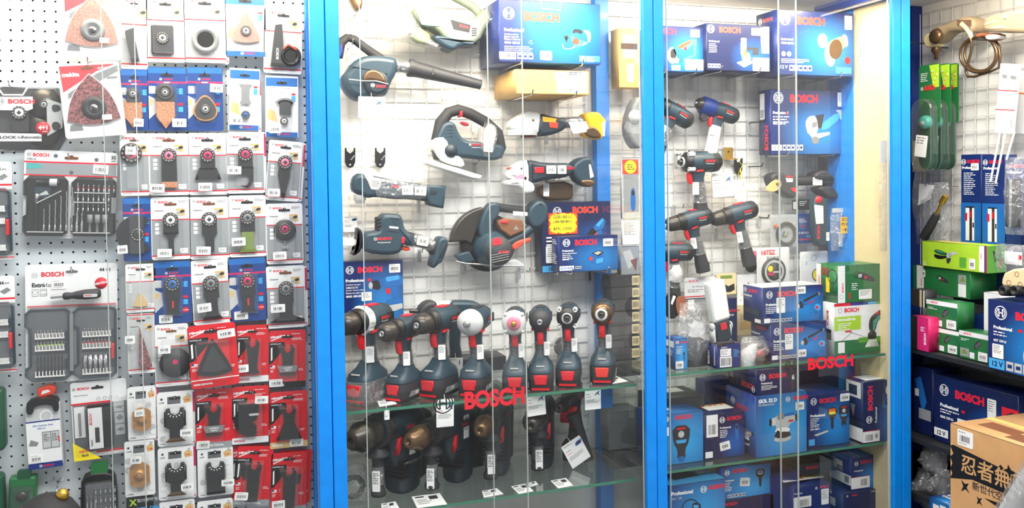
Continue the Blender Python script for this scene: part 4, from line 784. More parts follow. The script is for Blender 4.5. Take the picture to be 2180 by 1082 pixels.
def tray(T, x0, x1, z0, z1, m, name='tray', rim='dark'):
    b = MB(); o = [(x0+.012, z1), (x1-.008, z1), (x1, z1-.01), (x1, z0+.006), (x1-.01, z0), (x0+.006, z0), (x0, z0+.01), (x0, z0+.045), (x0+.008, z0+.05), (x0+.008, z1-.05), (x0, z1-.045), (x0, z1-.014)]
    b.prism(o, -.004, -.009, m); b.tube([(a, -.012, c) for a, c in o], .0022, rim, 5, closed=True); return b.build(name, T)
L, R_ = -W_*.49, W_*.49; ty = H_*.70
tray(T, L, -W_*.03, H_*.04, ty, 'black'); tray(T, W_*.02, R_, H_*.04, ty, 'black')
b = MB()
for k in range(7):
    x = L+.046+k*.0125; h = .035+.011*k; b.lathe([(.0026, 0), (.0026, .012), (.0015, .014), (.0015, .02)], (x, -.014, H_*.09), (0, 0, 1), 'steel', 6)
    b.tube([(x+.0006*math.sin(j*1.3), -.014, H_*.09+.02+h*j/14) for j in range(15)], .0014+.0001*k, 'steel', 5)
b.build('twist_drills', T)
b = MB(); b.lathe([(.0028, 0), (.0028, .026), (.0045, .028), (.0045, .066), (.0055, .068), (.0055, .08), (.002, .082)], (L+.028, -.014, H_*.08), (0, 0, 1), 'soft_black', 10); b.lathe([(.005, 0), (.0055, .01), (.003, .012)], (L+.030, -.014, H_*.08+.082), (0, 0, 1), 'chrome', 10); b.build('bit_holder', T)
b = MB(); b.lathe([(.006, 0), (.006, .03), (.009, .03), (.009, .048), (.005, .052)], (L+.028, -.016, ty-.014), (1, 0, 0), 'soft_black', 12); b.lathe([(.0095, .03), (.0095, .046), (.007, .05)], (L+.028, -.016, ty-.014), (1, 0, 0), 'lgrey', 12); b.build('depth_stop', T)
b = MB(); b.prism(rect(L+.024, ty-.052, L+.06, ty-.026), -.012, -.0125, 'teal'); b.face([(L+.028, ty-.048), (L+.056, ty-.044), (L+.05, ty-.034)], -.0128, 'lgrey'); b.build('picture_card', T)
b = MB()
for r, z in enumerate((ty-.036, ty-.060, ty-.084)): bitrow(b, W_*.02+.014, z, 8 if r == 0 else 7, .0117, .018, -.014, 'steel', ('red', 'grey', 'gun')[r])
b.build('screwdriver_bits', T)
b = MB(); bitrow(b, W_*.02+.012, H_*.08, 2, .012, .05, -.014, r=.003)
for k in range(3): b.lathe([(.0032, 0), (.0032, .022), (.0068, .024), (.0068, .044), (.005, .044)], (W_*.02+.042+k*.017, -.014, H_*.08), (0, 0, 1), 'grey', 8)
b.build('nut_drivers', T)
b = MB()
for p_ in ([(L+.03, ty-.066), (L+.085, ty-.034)], [(L+.01, H_*.075), (-W_*.06, H_*.075)], [(W_*.05, ty-.038), (R_-.012, ty-.038)], [(W_*.05, ty-.062), (R_-.02, ty-.062)], [(W_*.04, H_*.07), (R_-.01, H_*.07)]): b.tube([(a, -.02, c) for a, c in p_], .0014, 'lgrey', 5)
b.build('clear_rib', T, label='clear ribs over the bits')
blister(T, W_*1.04, H_*.72, .03, z0=H_*.0, r=.05); sticker(T, W_*.32, H_*.80, W_*.17, H_*.11, -.003, 4)
b = MB(); b.prism([(R_-.008, H_*.3), (R_+.002, H_*.3), (R_+.002, H_*.48), (R_-.008, H_*.48)], -.012, -.02, 'grey'); b.build('latch', T); hookup(152, 338, PEGY-.03)
def grey_case(T, x0, x1, z0, z1, left=True, right=True, red=True, name='hinged_case'):
    xm = (x0+x1)/2
    for a, c, s in ((x0, xm-.004, left), (xm+.004, x1, right)):
        if not s: continue
        b = MB(); o = [(a+.012, z1), (c-.012, z1), (c-.002, z1-.008), (c-.002, z0+.008), (c-.012, z0), (a+.014, z0), (a, z0+.012), (a, z0+.03), (a+.01, z0+.036), (a+.01, z1-.05), (a, z1-.044), (a, z1-.012)]
        b.prism(o, -.002, -.006, 'card_dark'); b.tube([(u, -.01, v) for u, v in o], .003, 'teal', 5, closed=True)
        for z in (z0+.01, z0+.075, z0+.105): b.box(a+.02, -.016, z-.0015, c-.012, -.006, z+.0015, 'white')
        for k in range(9):
            x = a+.022+k*(c-a-.036)/8
            for z in (z0+.01, z0+.075, z0+.105): b.box(x-.001, -.017, z, x+.001, -.012, z+.013, 'white')
        for z in (z0+.03, z0+.07, z0+.1): b.box(c-.011, -.012, z-.001, c-.004, -.006, z+.02, 'teal_dark')
        b.build('case_tray', T)
    b = MB(); b.box(xm-.004, -.016, z0+.02, xm+.004, -.006, z1-.014, 'grey'); b.build('hinge', T)
    if red: b = MB(); b.pil(rrect(x1-.012, z0+.045, x1-.004, z0+.085, .003), -.008, -.02, .003, 'red'); b.build('red_latch', T)
T, W_, H_ = card_root('large pale carded bit set with a screwdriver handle', 56, 562, 252, 812, 1, 'drill_bit_set', 'bit set', None, PEGY-.03)
b = MB(); b.prism(rrect(-W_/2, 0, W_/2, H_, .008), 0, -.0012, 'card_white')
prints(b, W_, H_, -.0012, [('r', .02, .345, .98, .36, 'bosch_red'), ('r', .02, .36, .98, .93, 'card_grey'), ('r', .02, .93, .98, .945, 'bosch_red'), ('logo', .1, .09, .025, 'lgrey'), ('t', 'BOSCH', .17, .105, .042, 'bosch_red', 3), ('t', 'Extra', .07, .19, .036, 'ink', 3), ('t', 'Hard', .19, .19, .036, 'grey', 1), ('t', '44 +1', .8, .07, .03, 'ink', 3), ('r', .07, .205, .14, .265, 'grey'), ('r', .075, .209, .135, .261, 'card_white'), ('ring', .105, .233, .017, 'ink'), ('r', .155, .205, .23, .265, 'grey'), ('r', .16, .209, .225, .261, 'card_white'), ('t', 'PACK', .167, .225, .012, 'ink', 1), ('t', 'CLICK', .167, .255, .012, 'ink', 1)])
hang_slot(b, 0, H_*.935, W_*.13, -.0028, 'card_dark'); b.build('printed_card', T)
grey_case(T, -W_*.49, W_*.49, H_*.03, H_*.63)
b = MB(); z0 = H_*.03
st = (W_*.49-.04)/8
for x0 in (-W_*.49+.022+st/2, .026+st/2):
    bitrow(b, x0, z0+.108, 8, st, .017, -.012, 'steel'); bitrow(b, x0, z0+.078, 8, st, .019, -.012, 'steel', 'lime' if x0 < 0 else 'red')
bitrow(b, -W_*.49+.022+st/2, z0+.012, 8, st, .052, -.013, 'soft_black', None, .002)
b.build('screwdriver_bits', T)
b = MB()
for k in range(5): b.lathe([(.003, 0), (.003, .014), (.0052, .02), (.0052, .046 if k else .04), (.004, .046)], (.031+k*.0118, -.014, z0+.012), (0, 0, 1), 'chrome', 10)
b.build('nut_drivers', T)
b = MB(); zz = H_*.735; b.lathe([(.0048, 0), (.0048, .028)], (-.045, -.02, zz-.001), (1, 0, .07), 'chrome', 12); b.lathe([(.006, 0), (.009, .004), (.009, .012), (.0075, .02), (.0105, .034), (.0125, .05), (.0125, .078), (.009, .086), (0, .087)], (-.018, -.02, zz), (1, 0, .05), 'soft_black', 18)
b.prism(rrect(.03, zz-.003, .062, zz+.005, .003), -.032, -.0335, 'lgrey'); b.txt('BOSCH', .034, zz-.0005, .0035, -.034, 'bosch_red', 2); b.build('screwdriver_handle', T, label='black screwdriver handle with chrome socket')
blister(T, W_*1.03, H_*.66, .028, z0=H_*.0, r=.05, name='clear_blister'); sticker(T, -W_*.14, H_*.83, W_*.16, H_*.08, -.003, 0)
b = MB(); b.lathe([(.0145, 0), (.0145, .001), (0, .001)], (W_*.32, -.002, H_*.83), (0, -1, 0), 'bosch_red', 26); b.txt('+EXTRA!', W_*.32, H_*.83-.003, .006, -.0035, 'white', 3, 'c', rot=10); b.build('round_sticker', T, label='round red extra sticker'); hookup(158, 575, PEGY-.03)
for lab, x0, y0, x1, y1, num in (('partly visible carded bit set with a red latch at the edge, upper', -70, 345, 28, 555, '35'), ('partly visible carded bit set below the upper edge one', -66, 590, 35, 797, '44')):
    T, W_, H_ = card_root(lab, -130, y0, x1, y1, 0, 'drill_bit_set', 'bit set', None, PEGY-.04)
    b = MB(); b.prism(rrect(-W_/2, 0, W_/2, H_, .008), 0, -.0012, 'card_white'); prints(b, W_, H_, -.0012, [('r', .02, .28, 1, .96, 'card_grey'), ('r', .02, .225, 1, .245, 'bosch_red'), ('r', .02, .97, 1, .985, 'bosch_red'), ('t', num, .79, .09, .035, 'ink', 3), ('t', 'pcs', .87, .09, .022, 'ink', 1), ('p', [(.8, .16), (.9, .12), (.95, .15), (.86, .19)], 'grey')]); b.build('printed_card', T); grey_case(T, -W_*.3, W_*.49, H_*.06, H_*.72, left=False); blister(T, W_*.98, H_*.74, .028, z0=.0, r=.05)
# --- impact bit pack, drill case, green cases, cap
T, W_, H_ = card_root('flat impact bit card with a yellow corner sticker', 154, 810, 273, 970, -1.5, 'drill_bit_set', 'bit set', None, PEGY-.03)
b = MB(); b.prism(rrect(-W_/2, 0, W_/2, H_, .006), 0, -.001, 'card_white')
prints(b, W_, H_, -.001, [('r', .02, .3, .99, .93, 'card_dark'), ('r', 0, .275, .72, .3, 'bosch_red'), ('r', .4, .93, .99, .955, 'bosch_red'), ('logo', .06, .09, .02, 'grey'), ('t', 'BOSCH', .12, .105, .035, 'bosch_red', 3), ('t', 'DiamondImpact', .05, .19, .025, 'grey', 1), ('ring', .49, .24, .022, 'ink'), ('ring', .6, .24, .022, 'ink'), ('ring', .7, .24, .022, 'ink'), ('r', .78, .2, .98, .26, 'white'), ('ring', .82, .23, .016, 'ink'), ('r', .75, .3, .94, .44, 'lgrey'), ('r', .76, .45, .94, .6, 'lgrey'), ('r', .76, .61, .94, .75, 'lgrey'), ('p', [(.77, .38), (.84, .36), (.93, .37), (.88, .4)], 'grey'), ('p', [(.78, .52), (.86, .47), (.92, .53), (.84, .56)], 'grey'), ('p', [(.78, .68), (.86, .65), (.93, .68), (.86, .71)], 'grey')])
hang_slot(b, -W_*.02, H_*.91, W_*.22, -.0025); b.build('printed_card', T)
b = MB(); b.prism(rrect(-W_*.22, H_*.12, W_*.22, H_*.69, .003), -.003, -.016, 'black'); b.prism(rect(-W_*.2, H_*.12, W_*.05, H_*.66), -.016, -.0165, 'card_white'); b.txt('BOSCH', -W_*.13, H_*.44, H_*.035, -.0168, 'bosch_red', 2, rot=90); b.face(rect(-W_*.09, H_*.2, -W_*.01, H_*.4), -.0168, 'soft_black'); b.txt('Impact', -W_*.13, H_*.16, H_*.03, -.0168, 'ink', 2, rot=90)
for k in range(9): b.lathe([(.0018, 0), (.0018, .014)], (W_*.07, -.014, H_*(.2+.05*k)), (1, 0, .15), 'gun', 5)
b.build('bit_box', T); b = MB(); b.prism(rect(-W_*.46, H_*.27, -W_*.27, H_*.68), -.003, -.0035, 'card_white'); b.tube([(-W_*.36, -.006, H_*.3), (-W_*.36, -.006, H_*.6)], .0028, 'grey', 6); b.build('bit_picture', T)
b = MB(); b.prism([(-W_*.48, -.002), (W_*.0, -.002), (-W_*.49, H_*.23)], -.018, -.019, 'yellow'); b.txt('NEW', -W_*.38, H_*.09, H_*.035, -.0195, 'orange_red', 2); b.txt('8x25', -W_*.34, H_*.04, H_*.03, -.0195, 'ink', 2); b.build('corner_sticker', T, label='yellow triangular corner sticker'); blister(T, W_*.98, H_*.68, .02, z0=.002, r=.04)
T, W_, H_ = card_root('upright blue and pale plastic drill case with a black handle', 56, 858, 132, 996, -2, 'drill_case', 'drill case', None, PEGY-.045)
b = MB(); b.pil(rrect(-W_/2, 0, W_/2, H_, .008), .03, -.004, .004, 'lgrey'); b.build('case_body', T)
b = MB(); b.prism(rect(-W_*.48, H_*.0, W_*.48, H_*.74), -.004, -.005, 'card_white'); prints(b, W_*.96, H_*.74, -.005, [('r', 0, .88, 1, 1, 'frame_navy'), ('r', 0, 0, 1, .03, 'frame_navy'), ('logo', .36, .945, .03, 'white'), ('t', 'BOSCH', .44, .97, .045, 'bosch_red', 2), ('t', 'PRO Stainless Steel', .2, .12, .035, 'midblue', 1), ('t', 'HSS-Co', .33, .18, .035, 'midblue', 1), ('r', .45, .24, .96, .6, 'grey'), ('r', .47, .26, .69, .58, 'lgrey'), ('r', .72, .26, .94, .58, 'lgrey'), ('ln', .49, .3, .18, 5, .02, 'ink'), ('ln', .74, .3, .18, 5, .02, 'ink'), ('r', .92, .36, .96, .48, 'red'), ('p', [(.05, .5), (.12, .38), (.34, .45), (.28, .52)], 'grey'), ('r', .02, .75, .4, .87, 'white')]); b.build('paper_sleeve', T)
b = MB(); b.ring(W_*.1, H_*.80, .012, .0145, -.0045, 'white'); b.build('round_emblem', T); sticker(T, -W_*.24, H_*.16, W_*.38, H_*.13, -.006)
b = MB(); b.prism(ch([(-W_*.42, H_*.86), (-W_*.42, H_*1.02), (-W_*.32, H_*1.08), (W_*.38, H_*1.08), (W_*.48, H_*1.0), (W_*.48, H_*.86), (W_*.34, H_*.86), (W_*.3, H_*.98), (-W_*.22, H_*.98), (-W_*.24, H_*.86)], 1), .02, -.012, 'black'); b.build('carry_handle', T)
T, W_, H_ = card_root('small crumpled orange foil wrapper above the drill case', 78, 820, 120, 846, -8, 'orange_wrapper', 'wrapper', None, PEGY-.03)
b = MB(); b.pil([(-W_*.5, 0), (W_*.4, .004), (W_*.5, H_*.7), (W_*.2, H_), (-W_*.45, H_*.8)], .012, 0, .004, 'orange_red'); b.face([(-W_*.3, H_*.3), (W_*.2, H_*.4), (W_*.1, H_*.6), (-W_*.2, H_*.6)], -.0008, 'white'); b.build('wrapper_foil', T)
T, W_, H_ = card_root('green and black cased bit set at the bottom edge below the impact card', 172, 1006, 250, 1160, 0, 'bit_case', 'bit case', None, PEGY-.045)
b = MB(); b.prism(rrect(-W_*.2, H_*.96, W_*.26, H_*1.14, .004), .01, -.004, 'green'); b.build('hanging_tab', T)
b = MB(); b.pil(ch([(-W_*.5, 0), (W_*.5, 0), (W_*.5, H_*.86), (W_*.36, H_), (-W_*.36, H_), (-W_*.5, H_*.86)], 1), .03, -.006, .005, 'black'); b.prism(rrect(-W_*.34, H_*.05, W_*.4, H_*.86, .004), -.006, -.0075, 'card_dark'); b.build('case_body', T)
b = MB()
for r in range(3): bitrow(b, -W_*.06, H_*(.72-.12*r), 5, .011, .016, -.011)
bitrow(b, -W_*.3, H_*.5, 3, .009, .04, -.011); b.lathe([(.006, 0), (.006, .02), (.003, .022)], (-W_*.02, -.012, H_*.3), (0, 0, 1), 'red', 8); b.build('screwdriver_bits', T); blister(T, W_*.8, H_*.86, .012, z0=.005, y=-.006)
for lab, x0, y0, x1, y1, tl in (('dark green hanging case cut by the picture edge at mid height', -60, 828, 11, 962, 0), ('dark green hanging case cut by the bottom edge', -60, 1012, 10, 1160, 0)):
    T, W_, H_ = card_root(lab, x0, y0, x1, y1, tl, 'bit_case', 'bit case', None, PEGY-.05); b = MB(); b.pil(rrect(-W_/2, 0, W_/2, H_, .012), .03, -.01, .008, 'dgreen'); b.build('case_body', T); b = MB(); b.pil(rrect(-W_*.4, H_*.1, W_*.36, H_*.3, .004), -.01, -.014, .002, 'lgrey'); b.build('label_plate', T)
T, W_, H_ = card_root('green clear lidded case with a drill and red tool behind the dark cap', 18, 1016, 76, 1120, 3, 'bit_case', 'bit case', None, PEGY-.045)
b = MB(); b.prism(rrect(-W_*.2, H_*.96, W_*.3, H_*1.14, .004), .01, -.004, 'dgreen'); b.build('hanging_tab', T); b = MB(); b.pil(rrect(-W_/2, 0, W_/2, H_, .006), .03, -.004, .005, 'green'); b.prism(rrect(-W_*.42, 0, W_*.42, H_*.82, .004), -.004, -.005, 'dgreen'); b.build('case_body', T)
b = MB(); b.lathe([(.012, 0), (.012, .004), (0, .004)], (0, -.005, H_*.62), (0, -1, 0), 'gun', 14); b.lathe([(.005, 0), (.006, .05)], (W_*.1, -.012, 0), (0, 0, 1), 'red', 8); b.build('bit_parts', T); blister(T, W_*.86, H_*.82, .02, z0=.0, y=-.004)
c = at(128, 1018, PEGY); T = thing('double_hook', 'empty chrome double hook on the bare board', 'hook', (c.x, PEGY-.001, c.z))
b = MB(); b.tube([(-.014, 0, .004), (-.012, -.012, 0), (.006, -.016, -.004), (.013, -.03, .008)], .002, 'chrome', 6); b.tube([(0, 0, 0), (0, -.016, -.002), (-.004, -.03, -.022), (0, -.034, -.028)], .002, 'chrome', 6); b.build('hook_wire', T)
c = at(103, 1100, 2.16); T = thing('felt_dome', 'round dark grey felt dome with a brass ball on it', 'hat', (c.x, 2.16, c.z-.05))
b = MB(); b.lathe([(.075, 0), (.074, .03), (.066, .055), (.05, .08), (.028, .096), (0, .102)], (0, 0, .0), (0, 0, 1), 'rubber', 32); b.build('dome', T)
b = MB(); c2 = at(133, 1054, 2.15)-T.location; b.lathe([(.0001, -.014)]+[(.014*math.cos(math.radians(a)), .014*math.sin(math.radians(a))) for a in range(-75, 80, 15)]+[(.0001, .014)], c2, (0, 0, 1), 'brass', 18); b.tube([c2, c2+Vector((-.012, .01, -.03))], .004, 'brass', 8); b.build('brass_ball', T)
# ================================================================ tool builders
def bosch_plate(b, x, z, w, y, rot=0, ring=True, pro=True, col='bosch_red'):
    h = w*.2; c, s = math.cos(math.radians(rot)), math.sin(math.radians(rot))
    if ring: ring_logo(b, x-w*.16, z+h*.45, h*.62, y, 'lgrey', .16)
    b.txt('BOSCH', x, z, h, y, col, 3, w=w, rot=rot)
    if pro: b.txt('Professional', x+s*h*1.1, z-c*h*1.1, h*.55, y, 'lgrey', 2, w=w*.9, rot=rot)
def drill(label, loc, yaw=90, kind='driver', s=1.0, nose='black', bat='big', body='teal', group=None, roll=0, wrap=True, ry=0, cat='drill', tagc=None, name=None, hip=True, latch='red'):
    """pistol tool: base in the middle of the battery foot, barrel along local -X"""
    T = thing(name or {'driver': 'drill_driver', 'impact': 'impact_driver', 'wrench': 'impact_wrench'}[kind], label, cat, loc, math.radians(yaw), group, ry=math.radians(ry), rx=0)
    T.scale = (s, s, s)
    AX = .205
    b = MB()
    R_ = .034 if kind != 'impact' else .033
    b.lathe([(.006, -.088), (.022, -.086), (.031, -.078), (R_, -.06), (R_+.0015, -.02), (R_, .012), (R_*.93, .03)], (0, 0, AX), (-1, 0, 0), body, 28)
    b.loft([(.004, 0, AX-.02, .03, .022), (.002, 0, AX-.05, .024, .0185), (.004, 0, AX-.07, .021, .0175)], body, 16, .8)
    b.build('motor_housing', T)
    b = MB()    # rubber grip with vents
    b.loft([(.004, 0, AX-.062, .0215, .0178), (.010, 0, AX-.085, .0205, .017), (.014, 0, AX-.11, .020, .0165), (.012, 0, AX-.135, .0215, .018)], 'rubber', 16, .85)
    b.lathe([(.0005, -.0895), (.02, -.0885), (.0325, -.074), (.0345, -.055), (.0345, -.052)], (0, 0, AX), (-1, 0, 0), 'rubber', 24)
    for k in range(5):
        for sd in (-1, 1): b.box(.045+k*.007, sd*.0335-.001, AX-.012, .048+k*.007, sd*.0335+.001, AX+.012, 'black')
    b.build('grip', T, label='black rubber grip')
    b = MB()    # nose
    if kind == 'driver':
        b.lathe([(R_*.96, .03), (R_*.98, .04), (R_*.86, .044), (R_*.86, .058)], (0, 0, AX), (-1, 0, 0), 'black', 28)
        for k in range(14):
            a = math.radians(k*26); b.face(ell(0, 0, .001, n=4), 0, 'white') if 0 else None
        b.build('torque_collar', T)
        b = MB(); b.lathe([(.026, .056), (.0285, .062), (.0285, .075), (.027, .078), (.027, .09), (.021, .102), (.014, .108), (.012, .108), (.010, .102), (.004, .1), (0, .1)], (0, 0, AX), (-1, 0, 0), 'gun', 28)
        b.lathe([(.0085, .104), (.0085, .1095), (.005, .1095), (.004, .104)], (0, 0, AX), (-1, 0, 0), 'chrome', 14); b.build('chuck', T, label='dark keyless chuck')
    elif nose == 'white':
        b.lathe([(R_, .03), (R_*1.08, .034), (R_*1.05, .05), (R_*.7, .058), (R_*.45, .066), (0, .066)], (0, 0, AX), (-1, 0, 0), 'silver_plastic', 28); b.lathe([(.009, .06), (.009, .078), (.006, .08), (0, .08)], (0, 0, AX), (-1, 0, 0), 'steel', 10); b.build('nose_cone', T, label='white nose cone')
    elif nose == 'pinkwhite':
        b.lathe([(R_, .03), (R_*1.08, .034), (R_*1.05, .048), (R_*.66, .052), (0, .052)], (0, 0, AX), (-1, 0, 0), 'silver_plastic', 28)
        for k in range(4): a = math.radians(45+90*k); b.lathe([(.005, .03), (.005, .05), (0, .051)], (0, (R_*1.02)*math.cos(a), AX+(R_*1.02)*math.sin(a)), (-1, 0, 0), 'silver_plastic', 10)
        b.lathe([(R_*.6, .05), (R_*.56, .058), (R_*.36, .06)], (0, 0, AX), (-1, 0, 0), 'pink', 22); b.lathe([(.009, .056), (.008, .072), (.005, .074), (0, .074)], (0, 0, AX), (-1, 0, 0), 'brass', 10); b.build('nose_cone', T, label='white nose cone with a pink ring')
    elif nose == 'bolts':
        b.lathe([(R_*.98, .025), (R_*.98, .04), (R_*.6, .05), (0, .05)], (0, 0, AX), (-1, 0, 0), 'black', 28)
        for k in range(4): a = math.radians(45+90*k); b.lathe([(.0075, .02), (.0075, .043), (.004, .043), (.003, .039), (0, .039)], (0, (R_*1.02)*math.cos(a), AX+(R_*1.02)*math.sin(a)), (-1, 0, 0), 'silver_plastic', 10)
        b.ring(0, 0, 0, 0, 0, 'black', 3); b.lathe([(.0165, .05), (.0165, .054), (.013, .056), (.012, .05)], (0, 0, AX), (-1, 0, 0), 'lgrey', 22); b.lathe([(.008, .05), (.007, .066), (.004, .066), (.003, .06)], (0, 0, AX), (-1, 0, 0), 'gun', 12); b.build('nose_cone', T, label='silver four bolt nose')
    elif nose == 'silverring':
        b.lathe([(R_*.99, .025), (R_*.94, .04), (R_*.6, .05), (0, .05)], (0, 0, AX), (-1, 0, 0), 'bronze', 28); b.lathe([(.0185, .049), (.0185, .054), (.012, .056), (.011, .05)], (0, 0, AX), (-1, 0, 0), 'silver_plastic', 22); b.lathe([(.008, .05), (.007, .066), (.004, .066), (.003, .06)], (0, 0, AX), (-1, 0, 0), 'gun', 12); b.build('nose_cone', T, label='bronze nose with silver ring')
    else:
        b.lathe([(R_*.98, .028), (R_*.92, .04), (R_*.6, .052), (R_*.34, .056), (0, .056)], (0, 0, AX), (-1, 0, 0), 'soft_black', 28); b.lathe([(.009, .054), (.008, .068), (.005, .069), (.004, .06), (0, .06)], (0, 0, AX), (-1, 0, 0), 'steel', 12); b.build('nose_cone', T, label='black nose cone')
    b = MB(); b.M = Matrix(); b.loft([(-.021, 0, AX-.072, .007, .009), (-.024, 0, AX-.06, .009, .0095), (-.026, 0, AX-.045, .010, .0095), (-.024, 0, AX-.034, .009, .009)], 'red', 12, .8); b.build('trigger', T)
    b = MB(); b.pil([(.0-.012, AX-.034), (.012, AX-.031), (.012, AX-.024), (-.012, AX-.028)], .027, -.027, .002, 'red'); b.build('direction_switch', T)
    b = MB()
    for sd in (-1, 1):
        c = MB(Matrix.Translation((0, 0, 0)) @ (Matrix() if sd < 0 else Matrix.Rotation(math.pi, 4, 'Z')))
        x = .012 if sd < 0 else -.066
        c.prism([(x-.004, AX-.006), (x+.05, AX-.002), (x+.05, AX+.010), (x-.004, AX+.008)], -.033, -.0352, 'gun'); c.txt('BOSCH', x+.004, AX-.001, .0075, -.0356, 'bosch_red', 3, w=.034)
        c.txt('Professional', x+.004, AX-.008, .004, -.0356, 'lgrey', 1, w=.03) 
        for i, f in enumerate(c.f): b.add([c.v[k] for k in f], [tuple(range(len(f)))], c.ms[c.m[i]])
    b.prism(rrect(.002, 0, .03, .006, .002), 0, 0, 'red') if 0 else None
    b.box(.0, -.012, AX+R_-.001, .04, .012, AX+R_+.002, 'red' if kind == 'driver' else 'soft_black')
    b.build('name_plate', T)
    if bat == 'big':
        b = MB(); b.loft([(.002, 0, .052, .058, .038), (.002, 0, .068, .054, .036), (.006, 0, .084, .030, .025), (.010, 0, .10, .021, .0185)], body, 20, .55); b.build('foot', T)
        b = MB(); b.loft([(.0, 0, .0, .056, .036), (.0, 0, .004, .059, .0385), (.0, 0, .036, .0595, .039), (.0, 0, .05, .058, .0385)], 'soft_black', 20, .45); b.build('battery', T)
        b = MB(); m = MB(Matrix.Rotation(-math.pi/2, 4, 'Z'))   # latch and strip on the end that faces along -X
        m.pil([(-.017, .020), (.017, .020), (.020, .048), (-.020, .048)], -.056, -.0625, .002, latch)
        for k in range(5): m.box(-.014, -.0632, .025+k*.0045, .014, -.0618, .0265+k*.0045, 'makita_red')
        m.box(-.026, -.0605, .004, .026, -.057, .010, 'red'); b = m; b.build('battery_latch', T)
        b = MB(); m = MB(Matrix.Rotation(-math.pi/2, 4, 'Z')); m.box(-.012, -.0530, .071, .012, -.0495, .0745, 'lgrey'); m.build('charge_display', T)
        b = MB(); b.prism([(-.03, .012), (.05, .012), (.05, .026), (-.02, .026)], -.036, -.0395, 'grey'); b.txt('18V', 0, .015, .009, -.0400, 'white', 2); b.build('voltage_label', T)
    else:       # slim battery inside the handle
        b = MB(); b.loft([(.018, 0, .0, .026, .019), (.018, 0, .03, .027, .020), (.016, 0, .04, .024, .0195), (.014, 0, .075, .021, .018)], 'soft_black', 16, .7); b.build('battery', T)
    if wrap:
        b = MB(); b.loft([(.014, 0, .07, .026, .022), (.012, 0, .10, .0235, .020), (.010, 0, .125, .024, .0195), (.004, 0, .140, .024, .020)], 'wrap', 14, .8); b.build('plastic_wrap', T)
        b = MB(Matrix.Rotation(-math.radians(45), 4, 'Z')); b.prism(rrect(-.006, .098, .014, .138, .002), -.020, -.0245, 'white'); squiggle(b, -.004, .134, .016, 6, .0018, -.0248, 'grey', random.Random(3)); b.build('price_sticker', T)
    return T
def base_on(px, py, Z):
    d = at(px, py, Z=Z); return (d.x, d.y, Z)
def tip_card(label, pts, Z, name='price_card', group=None):      # card lying flat on a shelf
    q = [at(x, y, Z=Z+.001) for x, y in pts]; c = sum(q, Vector())/4
    T = thing(name, label, 'price card', (c.x, c.y, Z+.0005), 0, group); b = MB()
    vs = [v-T.location for v in q]; b.add([(v.x, v.y, .0) for v in vs]+[(v.x, v.y, .0008) for v in vs], [(3, 2, 1, 0), (4, 5, 6, 7), (0, 1, 5, 4), (1, 2, 6, 5), (2, 3, 7, 6), (3, 0, 4, 7)], 'white')
    a, u, w = vs[0], vs[1]-vs[0], vs[3]-vs[0]
    def pt(s, t): v = a+u*s+w*t; return (v.x, v.y, .0011)
    for s0, t0, s1, t1, m in ((.1, .1, .4, .2, 'ink'), (.55, .15, .85, .45, 'ink'), (.1, .4, .45, .45, 'grey'), (.1, .55, .6, .6, 'grey'), (.1, .7, .5, .75, 'grey')): b.add([pt(s0, t0), pt(s1, t0), pt(s1, t1), pt(s0, t1)], [(0, 1, 2, 3)], m)
    b.build('printed_face', T); return T
def hang_tag(label, x0, y0, x1, y1, Y, tilt=0, group=None, pict='drill', string=True, dx=0):
    T, W_, H_ = card_root(label, x0, y0, x1, y1, tilt, 'price_tag', 'price tag', group, Y)
    b = MB(); b.prism(rrect(-W_/2, 0, W_/2, H_, .002), 0, -.001, 'white'); prints(b, W_, H_, -.001, [('ln', .08, .07, .5, 2, .02, 'ink'), ('ln', .08, .3, .3, 1, .03, 'ink'), ('ln', .08, .42, .4, 1, .03, 'red'), ('ln', .08, .55, .8, 5, .02, 'grey'), ('pic', pict, .76, .24, .26)]); b.build('printed_card', T)
    b = MB(); b.tube([(0, .001, H_-.004), (dx, .012, H_+.012)], .0007, 'white', 5); b.build('tag_string', T)
    return T
